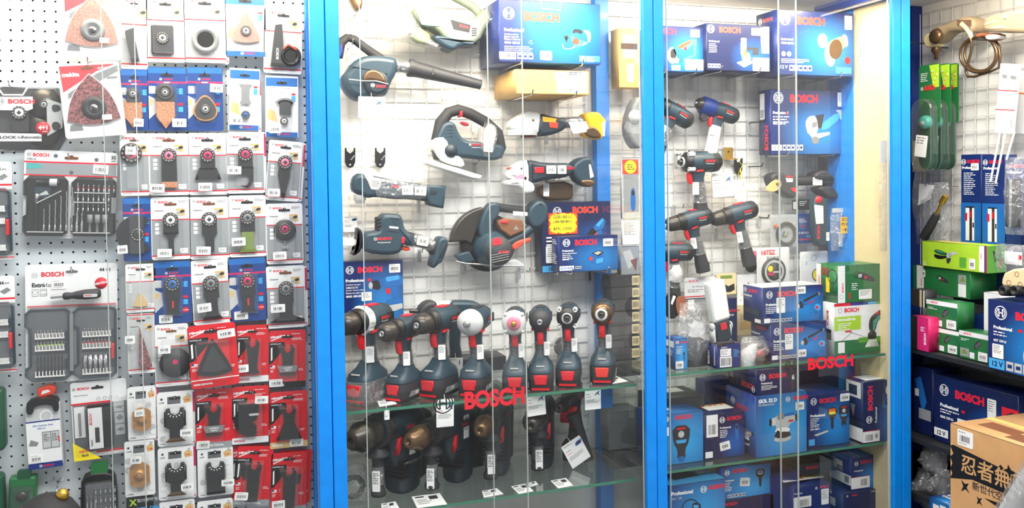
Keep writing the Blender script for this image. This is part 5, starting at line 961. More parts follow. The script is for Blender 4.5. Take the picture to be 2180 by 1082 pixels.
# ---------------------------------------------------------------- rotary hammer: barrel along local -X at height AX, motor hanging down, side handle in front
def hammer(label, tip, Z, length=.24, AX=.30, yaw=50, R_=.036, body='teal_dark', nose='gun', group='rotary hammers on the lower glass shelf', handle=True, motor=True, s=1, tipY=2.42, hand_z=.10, grip_side=1, name='rotary_hammer'):
    t = at(tip[0], tip[1], tipY); AX = (t.z-Z)
    yr = math.radians(yaw); loc = (t.x+length*math.cos(yr), t.y+length*math.sin(yr), Z)
    T = thing(name, label, 'rotary hammer', loc, yr, group)
    L = length
    b = MB(); b.lathe([(R_*.98, L-.155), (R_*.94, L-.13), (R_*.80, L-.12), (R_*.78, L-.07)], (0, 0, AX), (-1, 0, 0), 'gun', 26); b.build('gear_collar', T)
    b = MB(); b.lathe([(R_*.8, L-.07), (R_*.9, L-.066), (R_*.92, L-.04), (R_*.7, L-.026), (R_*.62, L-.008), (R_*.42, L), (R_*.2, L), (R_*.16, L-.01), (0, L-.01)], (0, 0, AX), (-1, 0, 0), nose, 26); b.build('tool_chuck', T)
    b = MB(); b.lathe([(0, -.09), (R_*.8, -.085), (R_*1.1, -.05), (R_*1.15, 0), (R_*1.1, L-.17), (R_*.99, L-.15)], (0, 0, AX), (-1, 0, 0), body, 26)
    b.loft([(.0, 0, AX, .085, R_*.98), (.01, 0, AX-.07, .080, R_), (.015, 0, AX-.12, .06, R_*.96), (.015, 0, .06, .055, R_*1.02), (.015, 0, .012, .05, R_*.95), (.015, 0, .0, .04, R_*.8)] if motor else [(.01, 0, AX, .06, R_*.8), (.02, 0, AX-.06, .034, R_*.6), (.03, 0, .09, .022, .019)], body, 22, .7); b.build('motor_housing', T)
    b = MB()
    if motor:
        b.tube([(.07, 0, AX+.02), (.125, 0, AX-.01), (.14, 0, AX-.08), (.13, 0, AX-.17), (.09, 0, max(.03, AX-.21)), (.05, 0, max(.03, AX-.2))], [.022, .024, .019, .019, .021, .022], 'rubber', 12)
        for k in range(5): b.box(-.045, -R_*1.02, .05+k*.012, -.01, R_*1.02, .055+k*.012, 'black')
    b.build('rear_handle', T) if motor else None
    b = MB(); b.pil(rrect(-.03, AX-.012, .02, AX+.008, .004), R_*1.16, -R_*1.16, .003, 'soft_black'); b.txt('BOSCH', -.026, AX-.005, .008, -R_*1.18, 'bosch_red', 3); b.build('name_plate', T)
    b = MB(); b.pil([(-.06, AX-.075), (-.046, AX-.06), (-.04, AX-.025), (-.054, AX-.03)], R_*1.03, -R_*1.03, .003, 'red'); b.build('mode_selector', T, label='red mode selector')
    if handle:
        x = -(L-.115)
        b = MB(); b.lathe([(R_*1.04, -.012), (R_*1.08, 0), (R_*1.04, .012)], (x, 0, AX), (-1, 0, 0), 'soft_black', 22); zt = AX-R_-.02
        b.lathe([(.012, -.024), (.034, 0), (.034, .005), (.018, .010), (.0165, .03), (.0175, zt*.5), (.0165, zt-.04), (.022, zt-.026), (.021, zt-.016), (0, zt-.014)], (x, 0, zt), (0, 0, -1), 'soft_black', 20); b.build('side_handle', T, label='black side handle with flange')
        b = MB(); b.lathe([(.0185, .035), (.0185, min(zt-.05, .12))], (x, 0, zt), (0, 0, -1), 'wrap', 14, True); b.build('plastic_wrap', T)
        b = MB(Matrix.Translation((x, 0, 0)) @ Matrix.Rotation(-math.radians(90-22), 4, 'Z')); zz = zt-.045; b.prism(rrect(-.011, zz-.058, .011, zz, .002), -.016, -.0205, 'white'); squiggle(b, -.009, zz-.006, .018, 7, .0028, -.0208, 'ink', random.Random(5)); b.build('price_sticker', T)
    return T
# ================================================================ middle cabinet: tools hung on the wire grid
WY = 2.625
def wall_hook(label, x, y, L=.10, Y=BK-.018, group='chrome hooks on the wire grid', m='chrome'):      # bracket plate on the grid and an upturned rod
    c = at(x, y, Y); T = thing('grid_hook', label, 'hook', c, 0, group)
    b = MB(); b.box(-.006, 0, -.035, .006, .003, .006, 'lgrey'); b.build('hook_plate', T); b = MB(); b.tube([(0, 0, 0), (0, -L, 0), (0, -L-.008, .012)], .0022, m, 6); b.build('hook_rod', T)
def root(name, label, cat, x, y, Y=WY, group=None): q = Px(Y, x, y); T = thing(name, label, cat, q.o, 0, group); return T, q
def piece(T, name, fn, label=None): b = MB(); fn(b); return b.build(name, T, label=label)
# --- blower
T, q = root('blower', 'dark teal cordless blower with long black nozzle and price card', 'blower', 800, 215); q.zoom(700, 0, 3.606)
piece(T, 'fan_housing', lambda b: (b.pil(q.P([(130, 550), (165, 490), (240, 445), (330, 435), (400, 440), (500, 455), (512, 510), (500, 580), (462, 640), (430, 740), (380, 745), (300, 765), (220, 780), (150, 740), (110, 690), (92, 640), (92, 590)], 1), .045, -.045, .018, 'teal'), b.tube([q.V(*p, -.046) for p in ((135, 520), (250, 540), (360, 560), (430, 580))], .0014, 'teal_dark', 5)))
piece(T, 'intake_cover', lambda b: (b.pil(q.P(ell(345, 650, 95, 95, 24)), -.04, -.062, .012, 'teal_dark'), b.pil(q.P([(235, 640), (250, 570), (320, 550), (380, 580), (425, 665), (350, 640), (290, 630)], 1), -.05, -.068, .006, 'bronze'), b.tube([q.V(*p, -.066) for p in ((130, 628), (240, 640), (330, 640), (425, 664))], .0016, 'silver_plastic', 5), ring_logo(b, q.P([(308, 673)])[0][0], q.P([(308, 673)])[0][1], q.L(15), -.070, 'white'), b.txt('BOSCH', *q.P([(332, 690)])[0], q.L(20), -.0695, 'bosch_red', 3, w=q.L(75))))
piece(T, 'handle', lambda b: (b.tube([q.V(*p) for p in ((66, 440), (88, 330), (140, 290), (190, 300), (270, 362), (350, 420), (430, 470))], [q.L(42), q.L(40), q.L(32), q.L(32), q.L(34), q.L(36), q.L(32)], 'rubber', 12), b.lathe([(.003, 0), (0, .001)], q.V(160, 275, -.0205), (0, -1, 0), 'black', 8), b.pil(q.P([(92, 330), (60, 440), (92, 448), (100, 400)]), .022, -.022, .004, 'frame_navy')), 'black grip handle')
def f(b):
    a, c = Vector(q.V(640, 525)), Vector(q.V(1165, 650)); d = (c-a).normalized(); L = (c-a).length; r0, r1 = q.L(62), q.L(38)
    b.lathe([(r0*1.12, -.012), (r0*1.16, -.006), (r0*1.08, .004), (r0, .014), (r1, L-.003), (r1*1.06, L-.002), (r1*1.06, L), (r1*.9, L), (r1*.85, L-.03)], a, d, 'soft_black', 26)
piece(T, 'nozzle', f, 'long black tapered nozzle')
piece(T, 'plastic_wrap', lambda b: (b.tube([q.V(*p) for p in ((500, 500), (560, 515), (640, 525))], [.024, .016, .020], 'teal_dark', 14), b.tube([q.V(*p) for p in ((495, 498), (560, 520), (642, 527))], [.026, .02, .023], 'wrap', 14)))
hang_tag('price card hanging under the blower', 763, 206, 820, 252, WY-.075, 1, None, 'drill')
wall_hook('chrome hook under the blower grip', 741, 103, .10); wall_hook('chrome hook holding the blower nozzle', 906, 165, .10)
# --- hand vacuum
T, q = root('hand_vacuum', 'silver green handheld vacuum cleaner with clear dust tube and loop handle', 'vacuum cleaner', 900, 100); q.zoom(700, 0, 3.606)
piece(T, 'dust_tube', lambda b: (b.pil(q.P([(255, 70), (330, 75), (610, 70), (700, 220), (790, 320), (880, 390), (740, 360), (560, 310), (440, 318), (380, 250)], 1), .03, -.03, .012, 'wrap'), b.pil(q.P([(600, 210), (760, 240), (780, 350), (640, 320)], 1), .02, -.02, .006, 'olive')), 'clear dust tube')
piece(T, 'suction_mouth', lambda b: b.pil(q.P([(140, -30), (250, -30), (252, 60), (225, 92), (195, 80)], 1), .025, -.025, .01, 'bronze'), 'brown suction mouth')
piece(T, 'main_body', lambda b: (b.pil(q.P([(605, 60), (800, 62), (850, 115), (1000, 140), (1100, 165), (1180, 60), (1262, 160), (1200, 200), (1130, 345), (1000, 360), (900, 350), (800, 225), (690, 215)], 1), .04, -.04, .014, 'sage'), b.pil(q.P([(790, 270), (1130, 345), (1100, 362), (985, 362), (940, 402), (880, 385), (800, 330)], 1), .036, -.042, .01, 'teal')))
piece(T, 'carry_handle', lambda b: b.tube([q.V(*p) for p in ((930, -40), (1010, 0), (1100, 50), (1150, 100), (1160, 150), (1110, 190))], q.L(34), 'sage', 12), 'grey loop handle')
piece(T, 'side_panel', lambda b: (b.face(q.P([(632, 66), (790, 72), (822, 218), (742, 215), (690, 205)]), -.041, 'aqua'), b.txt('AIRFLOW', *q.P([(728, 205)])[0], q.L(20), -.0415, 'white', 3, w=q.L(80), rot=-8), b.face(q.P([(850, 125), (1130, 200), (1110, 300), (910, 255)]), -.0405, 'lgrey'), b.face(q.P([(862, 135), (1118, 206), (1100, 290), (918, 246)]), -.041, 'grey'), b.face(q.P([(908, 168), (1060, 210), (1050, 268), (930, 242)]), -.0415, 'dark'), b.txt('BOSCH', *q.P([(975, 222)])[0], q.L(22), -.042, 'bosch_red', 3, w=q.L(74), rot=-13), [b.face(q.P([(1068+12*k, 290-18*k % 5-j*17+8*k*0), (1082+12*k, 292-j*17), (1084+12*k, 284-j*17), (1070+12*k, 282-j*17)]), -.042, 'ink') for k in range(3) for j in range(4)]), 'printed side panel')
piece(T, 'paper_note', lambda b: b.prism(q.P([(350, 105), (540, 50), (622, 268), (430, 318)]), -.052, -.053, 'white'), 'blank white paper note')
wall_hook('chrome hook at the vacuum mouth', 757, 32, .09)
# --- jigsaw
T, q = root('jigsaw', 'teal cordless jigsaw with silver foot and crumpled white wrap', 'jigsaw', 985, 370)
Q = q.p
piece(T, 'body', lambda b: (b.pil(ch(Q([(924, 294), (938, 262), (962, 258), (972, 285), (985, 300), (1010, 302), (1040, 305), (1070, 310), (1066, 335), (1050, 343), (1013, 339), (978, 335), (950, 333), (932, 322), (920, 306)])), .032, -.032, .010, 'teal'), [b.tube([(*[*q.v(940+k*0, 272+k*7, -.031)],), q.v(958, 270+k*7, -.033)], .001, 'teal_dark', 5) for k in range(4)], bosch_plate(b, *q.q(998, 311), 22*q.s, -.0325)))
piece(T, 'bow_handle', lambda b: b.tube([q.v(*p) for p in ((930, 300), (938, 262), (955, 240), (975, 234), (1003, 243), (1035, 261), (1060, 284), (1066, 315), (1060, 335))], [13*q.s]*2+[12*q.s]*6+[9*q.s], 'rubber', 12), 'black rubber bow handle')
piece(T, 'gear_head', lambda b: (b.pil(ch(Q([(918, 295), (944, 292), (955, 330), (978, 335), (986, 358), (950, 351), (930, 340), (915, 312)]), 1), .028, -.036, .006, 'silver_plastic'), b.lathe([(14*q.s, 0), (13*q.s, .008), (0, .009)], q.v(954, 322, -.034), (0, -1, 0), 'teal_dark', 18)), 'silver gear head')
piece(T, 'blade_guard', lambda b: (b.pil(Q([(916, 307), (938, 308), (936, 342), (924, 340)]), .014, -.018, .004, 'soft_black'), b.box(q.q(925, 330)[0], -.012, q.q(925, 345)[1], q.q(932, 330)[0], -.002, q.q(925, 330)[1], 'steel')))
piece(T, 'sole_plate', lambda b: b.pil(Q([(903, 349), (914, 342), (1018, 374), (1014, 382), (998, 380)]), .03, -.045, .003, 'lgrey'), 'silver sole plate')
piece(T, 'trigger', lambda b: (b.pil(ch(Q([(978, 258), (994, 262), (996, 270), (982, 266)]), 1), .01, -.02, .003, 'red'), b.pil(Q([(976, 238), (981, 238), (980, 250), (975, 250)]), .01, -.026, .002, 'red')))
piece(T, 'plastic_wrap', lambda b: (b.pil(ch(Q([(1024, 256), (1058, 272), (1045, 335), (1014, 335)]), 1), .035, -.037, .01, 'wrap'), b.pil(ch(Q([(1026, 262), (1052, 274), (1040, 322), (1018, 318)]), 1), -.037, -.041, .002, 'silver_plastic'), [b.tube([q.v(1024+5*k, 262+2*k, -.041), q.v(1017+5*k, 320, -.041)], .0007, 'grey', 4) for k in range(6)]))
sticker(T, *q.q(1031, 318), 20*q.s, 13*q.s, -.043, 4); wall_hook('chrome hook under the jigsaw', 1010, 350, .05)
# --- empty fork hooks
for lab, x, y in (('empty black fork hook nearest the blue post', 745, 335), ('empty black fork hook beside the first one', 809, 335)):
    T, q = root('fork_hook', lab, 'hook', x, y+22, BK-.016, 'black fork hooks')
    piece(T, 'fork_plate', lambda b: (b.prism(q.p([(x-11, y-20), (x-8, y-20), (x-7, y-13), (x, y-8), (x+7, y-13), (x+8, y-20), (x+11, y-20), (x+11, y+10), (x+7, y+20), (x, y+23), (x-7, y+20), (x-11, y+10)]), 0, -.004, 'black'), b.lathe([(.004, 0), (.003, .003), (0, .003)], q.v(x, y+16, -.004), (0, -1, 0), 'chrome', 8), b.tube([q.v(x, y+5, -.004), q.v(x, y+5, -.03), q.v(x+6, y-3, -.034)], .0018, 'chrome', 6)))
# --- multi tool
T, q = root('multi_tool', 'teal oscillating multi-tool lying level, wrapped grip and two stickers', 'multi-tool', 850, 440); q.zoom(700, 280, 3.38)
piece(T, 'body', lambda b: b.pil(q.P([(155, 400), (165, 330), (205, 302), (240, 308), (290, 315), (400, 335), (520, 360), (700, 380), (700, 505), (670, 500), (560, 488), (450, 487), (330, 470), (270, 480), (245, 465), (170, 440)], 1), .028, -.028, .012, 'teal'))
piece(T, 'battery_end', lambda b: (b.pil(q.P([(695, 382), (832, 392), (812, 552), (765, 545), (705, 528), (685, 460)]), .03, -.03, .008, 'teal'), [b.tube([q.V(712+16*k, 455, -.031), q.V(726+16*k, 428, -.031)], .0016, 'dark', 5) for k in range(3)]), 'flared battery end with slots')
piece(T, 'tool_head', lambda b: (b.lathe([(q.L(45), 0), (q.L(43), q.L(40)), (q.L(34), q.L(44)), (q.L(34), q.L(62)), (0, q.L(62))], q.V(222, 455), (0, 0, -1), 'lgrey', 18)), 'grey tool head'); piece(T, 'clamp_knob', lambda b: b.pil(q.P([(200, 306), (210, 292), (240, 296), (240, 312)]), .012, -.012, .003, 'lgrey'))
piece(T, 'top_panel', lambda b: (b.pil(q.P([(243, 312), (292, 315), (368, 365), (350, 425), (290, 418), (268, 360)]), -.02, -.0305, .003, 'lgrey'), [b.face(q.P([(296, 352+12*k), (356, 364+12*k), (356, 368+12*k), (296, 356+12*k)]), -.0308, 'grey') for k in range(4)], b.txt('BOSCH', *q.P([(436, 405)])[0], q.L(20), -.0290, 'bosch_red', 3, w=q.L(62))), 'grey vented panel')
piece(T, 'plastic_wrap', lambda b: b.pil(q.P([(290, 322), (400, 340), (700, 385), (690, 490), (560, 488), (450, 487), (330, 468)]), .031, -.033, .012, 'wrap'))
sticker(T, *q.P([(550, 422)])[0], q.L(80), q.L(66), -.0345, 2); sticker(T, *q.P([(642, 428)])[0], q.L(84), q.L(62), -.0345, 4)
wall_hook('chrome hook under the multi-tool battery end', 891, 430, .03)
# --- reciprocating saw
T, q = root('reciprocating_saw', 'teal cordless reciprocating saw with black shoe and wrapped blade', 'reciprocating saw', 840, 570); q.zoom(700, 280, 3.38)
piece(T, 'body', lambda b: (b.pil(q.P([(235, 725), (340, 715), (358, 690), (350, 640), (368, 600), (400, 587), (500, 594), (518, 625), (530, 690), (560, 722), (590, 740), (600, 820), (560, 820), (530, 805), (510, 860), (470, 880), (400, 885), (260, 870), (235, 830)], 1), .034, -.034, .012, 'teal'), b.face(q.P([(420, 676), (486, 683), (486, 698), (420, 692)]), -.0345, 'lgrey'), b.tube([q.V(432, 620, -.034), q.V(492, 627, -.034)], .0014, 'dark', 5), b.tube([q.V(412, 710, -.034), q.V(492, 718, -.034)], .0014, 'dark', 5), bosch_plate(b, *q.P([(338, 778)])[0], q.L(100), -.0345), [b.pil(q.P([(340, 620+k*24), (372, 612+k*24), (372, 626+k*24), (340, 640+k*24)]), .03, -.03, .003, 'rubber') for k in range(4)]))
piece(T, 'rear_grip', lambda b: b.tube([q.V(*p) for p in ((560, 770), (640, 785), (720, 815), (760, 850))], [q.L(52), q.L(44), q.L(40), q.L(50)], 'rubber', 12), 'black rear grip')
piece(T, 'battery_foot', lambda b: (b.pil(q.P([(770, 765), (825, 752), (850, 795), (800, 935), (770, 950), (740, 982), (718, 965), (745, 880)], 1), .036, -.036, .008, 'teal'), b.pil(q.P([(808, 800), (828, 806), (790, 905), (774, 900)]), .03, -.038, .003, 'dark')))
piece(T, 'shoe', lambda b: b.pil(q.P([(190, 700), (215, 692), (235, 740), (230, 848), (175, 892), (156, 880), (200, 838)], 1), .03, -.03, .005, 'black'), 'black shoe plate')
piece(T, 'trigger', lambda b: (b.pil(q.P([(514, 818), (582, 832), (572, 862), (510, 850)], 1), .012, -.016, .004, 'orange_red'), b.pil(q.P([(510, 755), (532, 757), (526, 802), (507, 800)]), .034, -.036, .002, 'red')))
piece(T, 'wrapped_blade', lambda b: b.pil(q.P([(70, 768), (205, 768), (205, 828), (70, 822)], 1), .008, -.008, .003, 'white'), 'white wrapped blade')
piece(T, 'plastic_wrap', lambda b: b.tube([q.V(*p) for p in ((600, 775), (690, 800), (745, 830))], [q.L(52), q.L(48), q.L(50)], 'wrap', 12)); sticker(T, *q.P([(665, 785)])[0], q.L(84), q.L(68), -.022, 12)
wall_hook('chrome hook under the reciprocating saw grip', 893, 535, .04)
hang_tag('small price card tucked behind the saw shoe', 731, 460, 760, 494, BK-.02, 1, None, 'vac')
# --- circular saw
T, q = root('circular_saw', 'teal circular saw with dark blade guard, red battery bay and orange lever', 'circular saw', 1045, 578)
piece(T, 'saw_blade', lambda b: b.lathe([(62*q.s, 0), (62*q.s, .003), (0, .003)], q.v(1041, 517, .012), (0, -1, 0), 'gun', 36))
piece(T, 'blade_guard', lambda b: (b.pil(q.p([(957, 516)]+[(1040+82*math.cos(math.radians(a)), 522-82*math.sin(math.radians(a))) for a in range(172, 96, -8)]+[(1036, 452), (1024, 470), (1012, 500), (1004, 522), (990, 514)]), .03, -.006, .006, 'gun')), 'dark grey blade guard')
piece(T, 'motor', lambda b: (b.lathe([(38*q.s, -.02), (40*q.s, .01), (36*q.s, .03), (33*q.s, .036), (30*q.s, .06), (24*q.s, .075), (0, .077)], q.v(1044, 530, -.005), (0, -1, 0), 'teal', 30), b.lathe([(30*q.s, 0), (30*q.s, .002), (0, .004)], q.v(1046, 531, -.078), (0, -1, 0), 'soft_black', 24), [b.tube([q.v(1028, 540+5*k, -.083), q.v(1066, 532+5*k, -.083)], .0012, 'grey', 5) for k in range(4)], b.face(q.p([(1030, 506), (1048, 502), (1052, 516), (1034, 520)]), -.0835, 'bosch_red'), b.txt('BOSCH', *q.q(1044, 536), 6*q.s, -.0838, 'bosch_red', 3, w=24*q.s)))
q.zoom(1040, 280, 3.38)
piece(T, 'front_bracket', lambda b: b.pil(q.P([(-90, 700), (-60, 600), (-20, 520), (30, 505), (70, 530), (60, 600), (10, 650), (20, 740), (-20, 800), (-70, 790)], 1), .012, -.03, .008, 'teal'))
piece(T, 'handle', lambda b: (b.tube([q.V(*p, -.01) for p in ((40, 540), (130, 555), (230, 565), (300, 570))], [q.L(30)]*4, 'rubber', 12), b.pil(q.P([(262, 560), (300, 510), (350, 490), (400, 520), (408, 600), (370, 680), (300, 700), (265, 650)], 1), .02, -.035, .010, 'teal'), b.tube([q.V(*p, -.01) for p in ((330, 670), (230, 750), (130, 800), (60, 830))], q.L(36), 'teal', 12), [b.lathe([(.0035, 0), (0, .001)], q.V(x, y, -.0355), (0, -1, 0), 'black', 8) for x, y in ((348, 520), (325, 675), (60, 537))]))
piece(T, 'battery', lambda b: (b.pil(q.P([(45, 640), (110, 622), (215, 635), (232, 705), (130, 752), (60, 700)]), .02, -.04, .004, 'brown'), b.pil(q.P([(60, 636), (112, 640), (110, 660), (60, 656)]), .0, -.044, .002, 'red'), b.face(q.P([(150, 705), (168, 670), (188, 702)]), -.0405, 'grey')), 'dark red battery pack')
piece(T, 'depth_lever', lambda b: b.pil(q.P([(138, 815), (180, 780), (275, 757), (272, 785), (205, 812), (170, 848), (145, 840)], 1), -.03, -.045, .004, 'orange_red'), 'orange lever')
piece(T, 'base_plate', lambda b: (b.tube([q.V(*p, -.05) for p in ((-265, 925), (-200, 940), (60, 955), (228, 960))], .0028, 'steel', 6), b.pil(q.P([(40, 940), (170, 915), (230, 955), (225, 965), (60, 955)]), .02, -.05, .002, 'lgrey'), b.pil(q.P([(-250, 890), (-150, 860), (-100, 930), (-200, 945)]), .01, -.02, .004, 'teal')), 'thin steel base plate')
piece(T, 'white_label', lambda b: b.prism(q.P([(160, 572), (280, 580), (278, 606), (162, 602)]), -.022, -.023, 'white'))
wall_hook('chrome hook holding the circular saw base', 1105, 572, .10)
wall_hook('chrome hook under the circular saw guard', 985, 562, .06)
# --- grinders
T, q = root('angle_grinder', 'angle grinder with white head, yellow tail and white paper slip', 'angle grinder', 1180, 300, 2.62); q.zoom(1040, 0, 3.608)
piece(T, 'gear_head', lambda b: (b.pil(q.P([(148, 960), (160, 930), (250, 870), (290, 850), (370, 866), (382, 900), (362, 1050), (300, 1042), (200, 1000), (150, 996)], 1), .03, -.03, .010, 'silver_plastic'), b.lathe([(.004, 0), (0, .001)], q.V(318, 930, -.0305), (0, -1, 0), 'brown', 8), b.pil(q.P([(190, 910), (235, 886), (245, 900), (200, 918)]), .01, -.02, .003, 'red')), 'white gear head')
piece(T, 'wheel_guard', lambda b: (b.lathe([(q.L(115), 0), (q.L(118), .008), (q.L(118), .018)], q.V(245, 1000, -.01), (0, 0, -1), 'lgrey', 26), b.lathe([(q.L(60), 0), (q.L(60), .012), (0, .012)], q.V(290, 1030, -.02), (0, 0, -1), 'brown', 18)))
piece(T, 'motor_body', lambda b: (b.pil(q.P([(368, 868), (500, 905), (575, 910), (582, 990), (500, 1032), (400, 1052), (360, 1042)], 1), .028, -.028, .012, 'teal_dark'), b.face(q.P([(390, 900), (500, 915), (490, 945), (395, 940)]), -.0285, 'dyellow'), b.pil(q.P([(440, 940), (508, 946), (505, 992), (445, 985)]), -.02, -.031, .002, 'orange_red')))
piece(T, 'plastic_wrap', lambda b: (b.tube([q.V(*p) for p in ((570, 945), (650, 940), (740, 935))], [q.L(40)]*3, 'soft_black', 12), b.tube([q.V(*p) for p in ((560, 945), (650, 940), (745, 935))], [q.L(46)]*3, 'wrap', 12)))
piece(T, 'battery_end', lambda b: (b.pil(q.P([(700, 890), (760, 862), (830, 868), (850, 900), (878, 925), (862, 1078), (770, 1065), (712, 1040), (745, 980)], 1), .032, -.032, .010, 'dyellow'), b.face(q.P([(838, 950), (868, 930), (862, 1050), (845, 1050)]), -.0325, 'lgrey'), b.pil(q.P([(712, 985), (790, 970), (850, 1060), (770, 1068), (712, 1042)], 1), -.02, -.036, .006, 'bronze')), 'yellow tail')
piece(T, 'paper_note', lambda b: b.prism(q.P([(582, 942), (715, 938), (750, 1015), (618, 1032)]), -.034, -.035, 'white'), 'white paper slip'); wall_hook('chrome hook under the yellow tailed grinder', 1163, 285, .08)
T, q = root('angle_grinder', 'teal angle grinder with pale pink head and white guard, two stickers', 'angle grinder', 1170, 410, 2.62); q.zoom(1040, 280, 3.38)
piece(T, 'gear_head', lambda b: (b.pil(q.P([(108, 312), (150, 262), (222, 212), (270, 208), (275, 372), (250, 372), (240, 342), (130, 342)], 1), .03, -.03, .010, 'card_white'), b.lathe([(.0035, 0), (0, .001)], q.V(215, 268, -.0305), (0, -1, 0), 'dark', 8), b.pil(q.P([(132, 262), (165, 255), (165, 268), (140, 275)]), .01, -.02, .003, 'orange_red'), b.pil(q.P([(170, 320), (240, 300), (235, 345), (180, 345)]), -.02, -.032, .003, 'pink')), 'pale head')
piece(T, 'wheel_guard', lambda b: b.pil(q.P([(102, 390), (125, 340), (240, 345), (300, 380), (298, 440), (220, 450), (208, 400)], 1), .045, -.05, .012, 'card_white'), 'white wheel guard')
piece(T, 'motor_body', lambda b: (b.pil(q.P([(265, 210), (300, 208), (380, 228), (600, 228), (605, 300), (530, 335), (420, 345), (305, 372), (270, 372)], 1), .028, -.028, .012, 'teal_dark'), b.pil(q.P([(308, 258), (376, 258), (374, 300), (312, 300)]), -.02, -.0315, .002, 'red'), b.txt('BOSCH', *q.P([(540, 275)])[0], q.L(20), -.029, 'bosch_red', 3, w=q.L(56))))
piece(T, 'battery_end', lambda b: (b.pil(q.P([(580, 240), (640, 192), (708, 180), (722, 220), (748, 360), (718, 402), (670, 395), (600, 342)], 1), .032, -.032, .010, 'teal'), b.face(q.P([(692, 240), (706, 236), (730, 325), (702, 338)]), -.0325, 'lgrey'), b.pil(q.P([(630, 350), (700, 345), (745, 362), (715, 402), (660, 395)], 1), -.02, -.036, .006, 'bronze')))
piece(T, 'plastic_wrap', lambda b: b.tube([q.V(*p) for p in ((360, 285), (450, 282), (545, 280))], [q.L(58), q.L(54), q.L(50)], 'wrap', 12))
sticker(T, *q.P([(424, 276)])[0], q.L(76), q.L(58), -.0345, 0); sticker(T, *q.P([(500, 276)])[0], q.L(68), q.L(60), -.0345, 0); wall_hook('chrome hook under the pale headed grinder', 1163, 383, .07); wall_hook('chrome hook under the pale headed grinder tail', 1234, 380, .07)
T, q = root('spare_battery', 'brownish translucent bagged battery pack behind the pale headed grinder', 'battery', 1182, 427, 2.66); q.zoom(1040, 280, 3.38)
piece(T, 'battery_shell', lambda b: b.pil(q.P([(352, 370), (600, 350), (606, 478), (560, 497), (370, 492)], 1), .03, -.01, .008, 'bronze')); plain_label(T, *q.P([(406, 420)])[0], q.L(44), q.L(92), -.0125, 2)
# --- boxes on the grid
LOGO = [('logo', .1, .12, .075), ('t', 'BOSCH', .2, .175, .115, 'bosch_red', 3)]
PRO = [('t', 'Professional', .05, .36, .05, 'white', 3), ('ln', .05, .40, .28, 4, .022)]
def hooks_under(T, lab, n=2, d=.05):
    W_, H_, D = T['W'], T['H'], T['D']
    for k in range(n):
        x = T.location.x-W_*.3+W_*.6*k/(max(1, n-1)); y = T.location.y
        K = thing('box_hook', lab, 'hook', (x, BK-.018, T.location.z-.004), 0, 'chrome rods carrying boxes'); b = MB(); b.tube([(0, 0, 0), (0, y-BK+.010, 0), (0, y-BK-.0, .016)], .0028, 'chrome', 6); b.build('hook_rod', K); b = MB(); b.box(-.007, -.003, -.045, .007, 0, .006, 'lgrey'); b.build('hook_plate', K)
T = carton('tool_box', 'large blue box with a cordless planer picture at the top of the middle cabinet', 1063, -2, 1279, 131, .20, 2.50, 'art', [('logo', .095, .22, .10), ('t', 'BOSCH', .24, .33, .155, 'orange_red', 4), ('t', 'Professional', .05, .51, .055, 'white', 3), ('t', 'Cordless planer', .05, .575, .035, 'lgrey', 1), ('t', 'Rabot sans fil', .05, .61, .033, 'lgrey', 1), ('t', 'Plaina a bateria', .05, .65, .033, 'lgrey', 1), ('t', 'GHO 185-LI', .05, .71, .04, 'white', 3), ('ln', .05, .75, .28, 4, .018), ('pic', 'planer', .72, .6, .30), ('pic', 'adapter', .3, .67, .08), ('r', 0, .84, .16, .96, 'card_white'), ('t', '18 V', .06, .93, .07, 'ink', 1), ('ics', .17, .86, .33, 3, .09), ('r', .78, .86, .99, .96, 'sky'), ('r', .785, .87, .835, .95, 'card_white'), ('ln', .85, .88, .12, 4, .015), ('ring', .95, -.5, .001, 'white'), ('p', [(.41, 0), (.41, .12), (.6, .13), (.6, 0), (.595, 0), (.595, .12), (.415, .11), (.415, 0)], 'lgrey')], stk=[('s', .45, .88, .115, .15)], left=[('ln', .1, .2, .6, 3, .03)])
hooks_under(T, 'chrome rod under the planer box')
T = carton('cardboard_box', 'plain yellow brown cardboard box hung below the planer box', 1099, 147, 1254, 199, .22, 2.49, 'kraft', [('r', .70, .03, .97, .32, 'card_white'), ('r', .70, .34, .97, .92, 'card_white'), ('ln', .72, .08, .2, 2, .05, 'ink'), ('pic', 'detector', .74, .8, .12), ('r', .55, .42, .69, .93, 'white')], stk=[('s', .6, .24, .16, .36)])
hooks_under(T, 'chrome rod under the cardboard box')
T = carton('tool_box', 'navy drill driver box with a yellow star price sign', 1155, 432, 1301, 582, .07, 2.64, 'art_deep', [('logo', .22, .13, .065), ('t', 'BOSCH', .44, .165, .10, 'orange_red', 4), ('pic', 'drill', .74, .38, .42), ('ln', .06, .5, .34, 3, .03), ('t', 'GSR 180', .22, .62, .035, 'white', 3), ('r', 0, .9, .3, .99, 'sky'), ('t', '18 V', .09, .975, .06, 'deep', 2)], stk=[('l', .15, .74, .2, .24)])
b = MB(); W_, H_ = T['W'], T['H']; pts = []
for k in range(44): a = 2*math.pi*k/44; r = 1 if k % 2 else .86; pts.append((W_*(-.20)+W_*.205*r*math.copysign(abs(math.cos(a))**.45, math.cos(a)), H_*.70+H_*.15*r*math.copysign(abs(math.sin(a))**.45, math.sin(a))))
b.prism(rrect(-W_*.41, H_*.545, W_*.01, H_*.85, .002), -.001, -.0018, 'orange_red'); b.prism(pts, -.0018, -.0024, 'yellow'); 
for t, z in (('GSR180-LI', .77), ('(無雙動)', .70), ('$ML 2300', .60)): b.txt(t, -W_*.34, H_*z, H_*.045, -.0028, 'ink', 0, w=W_*.26)
b.build('price_star', T, label='yellow and red handwritten price star'); hooks_under(T, 'chrome rod under the navy drill driver box')
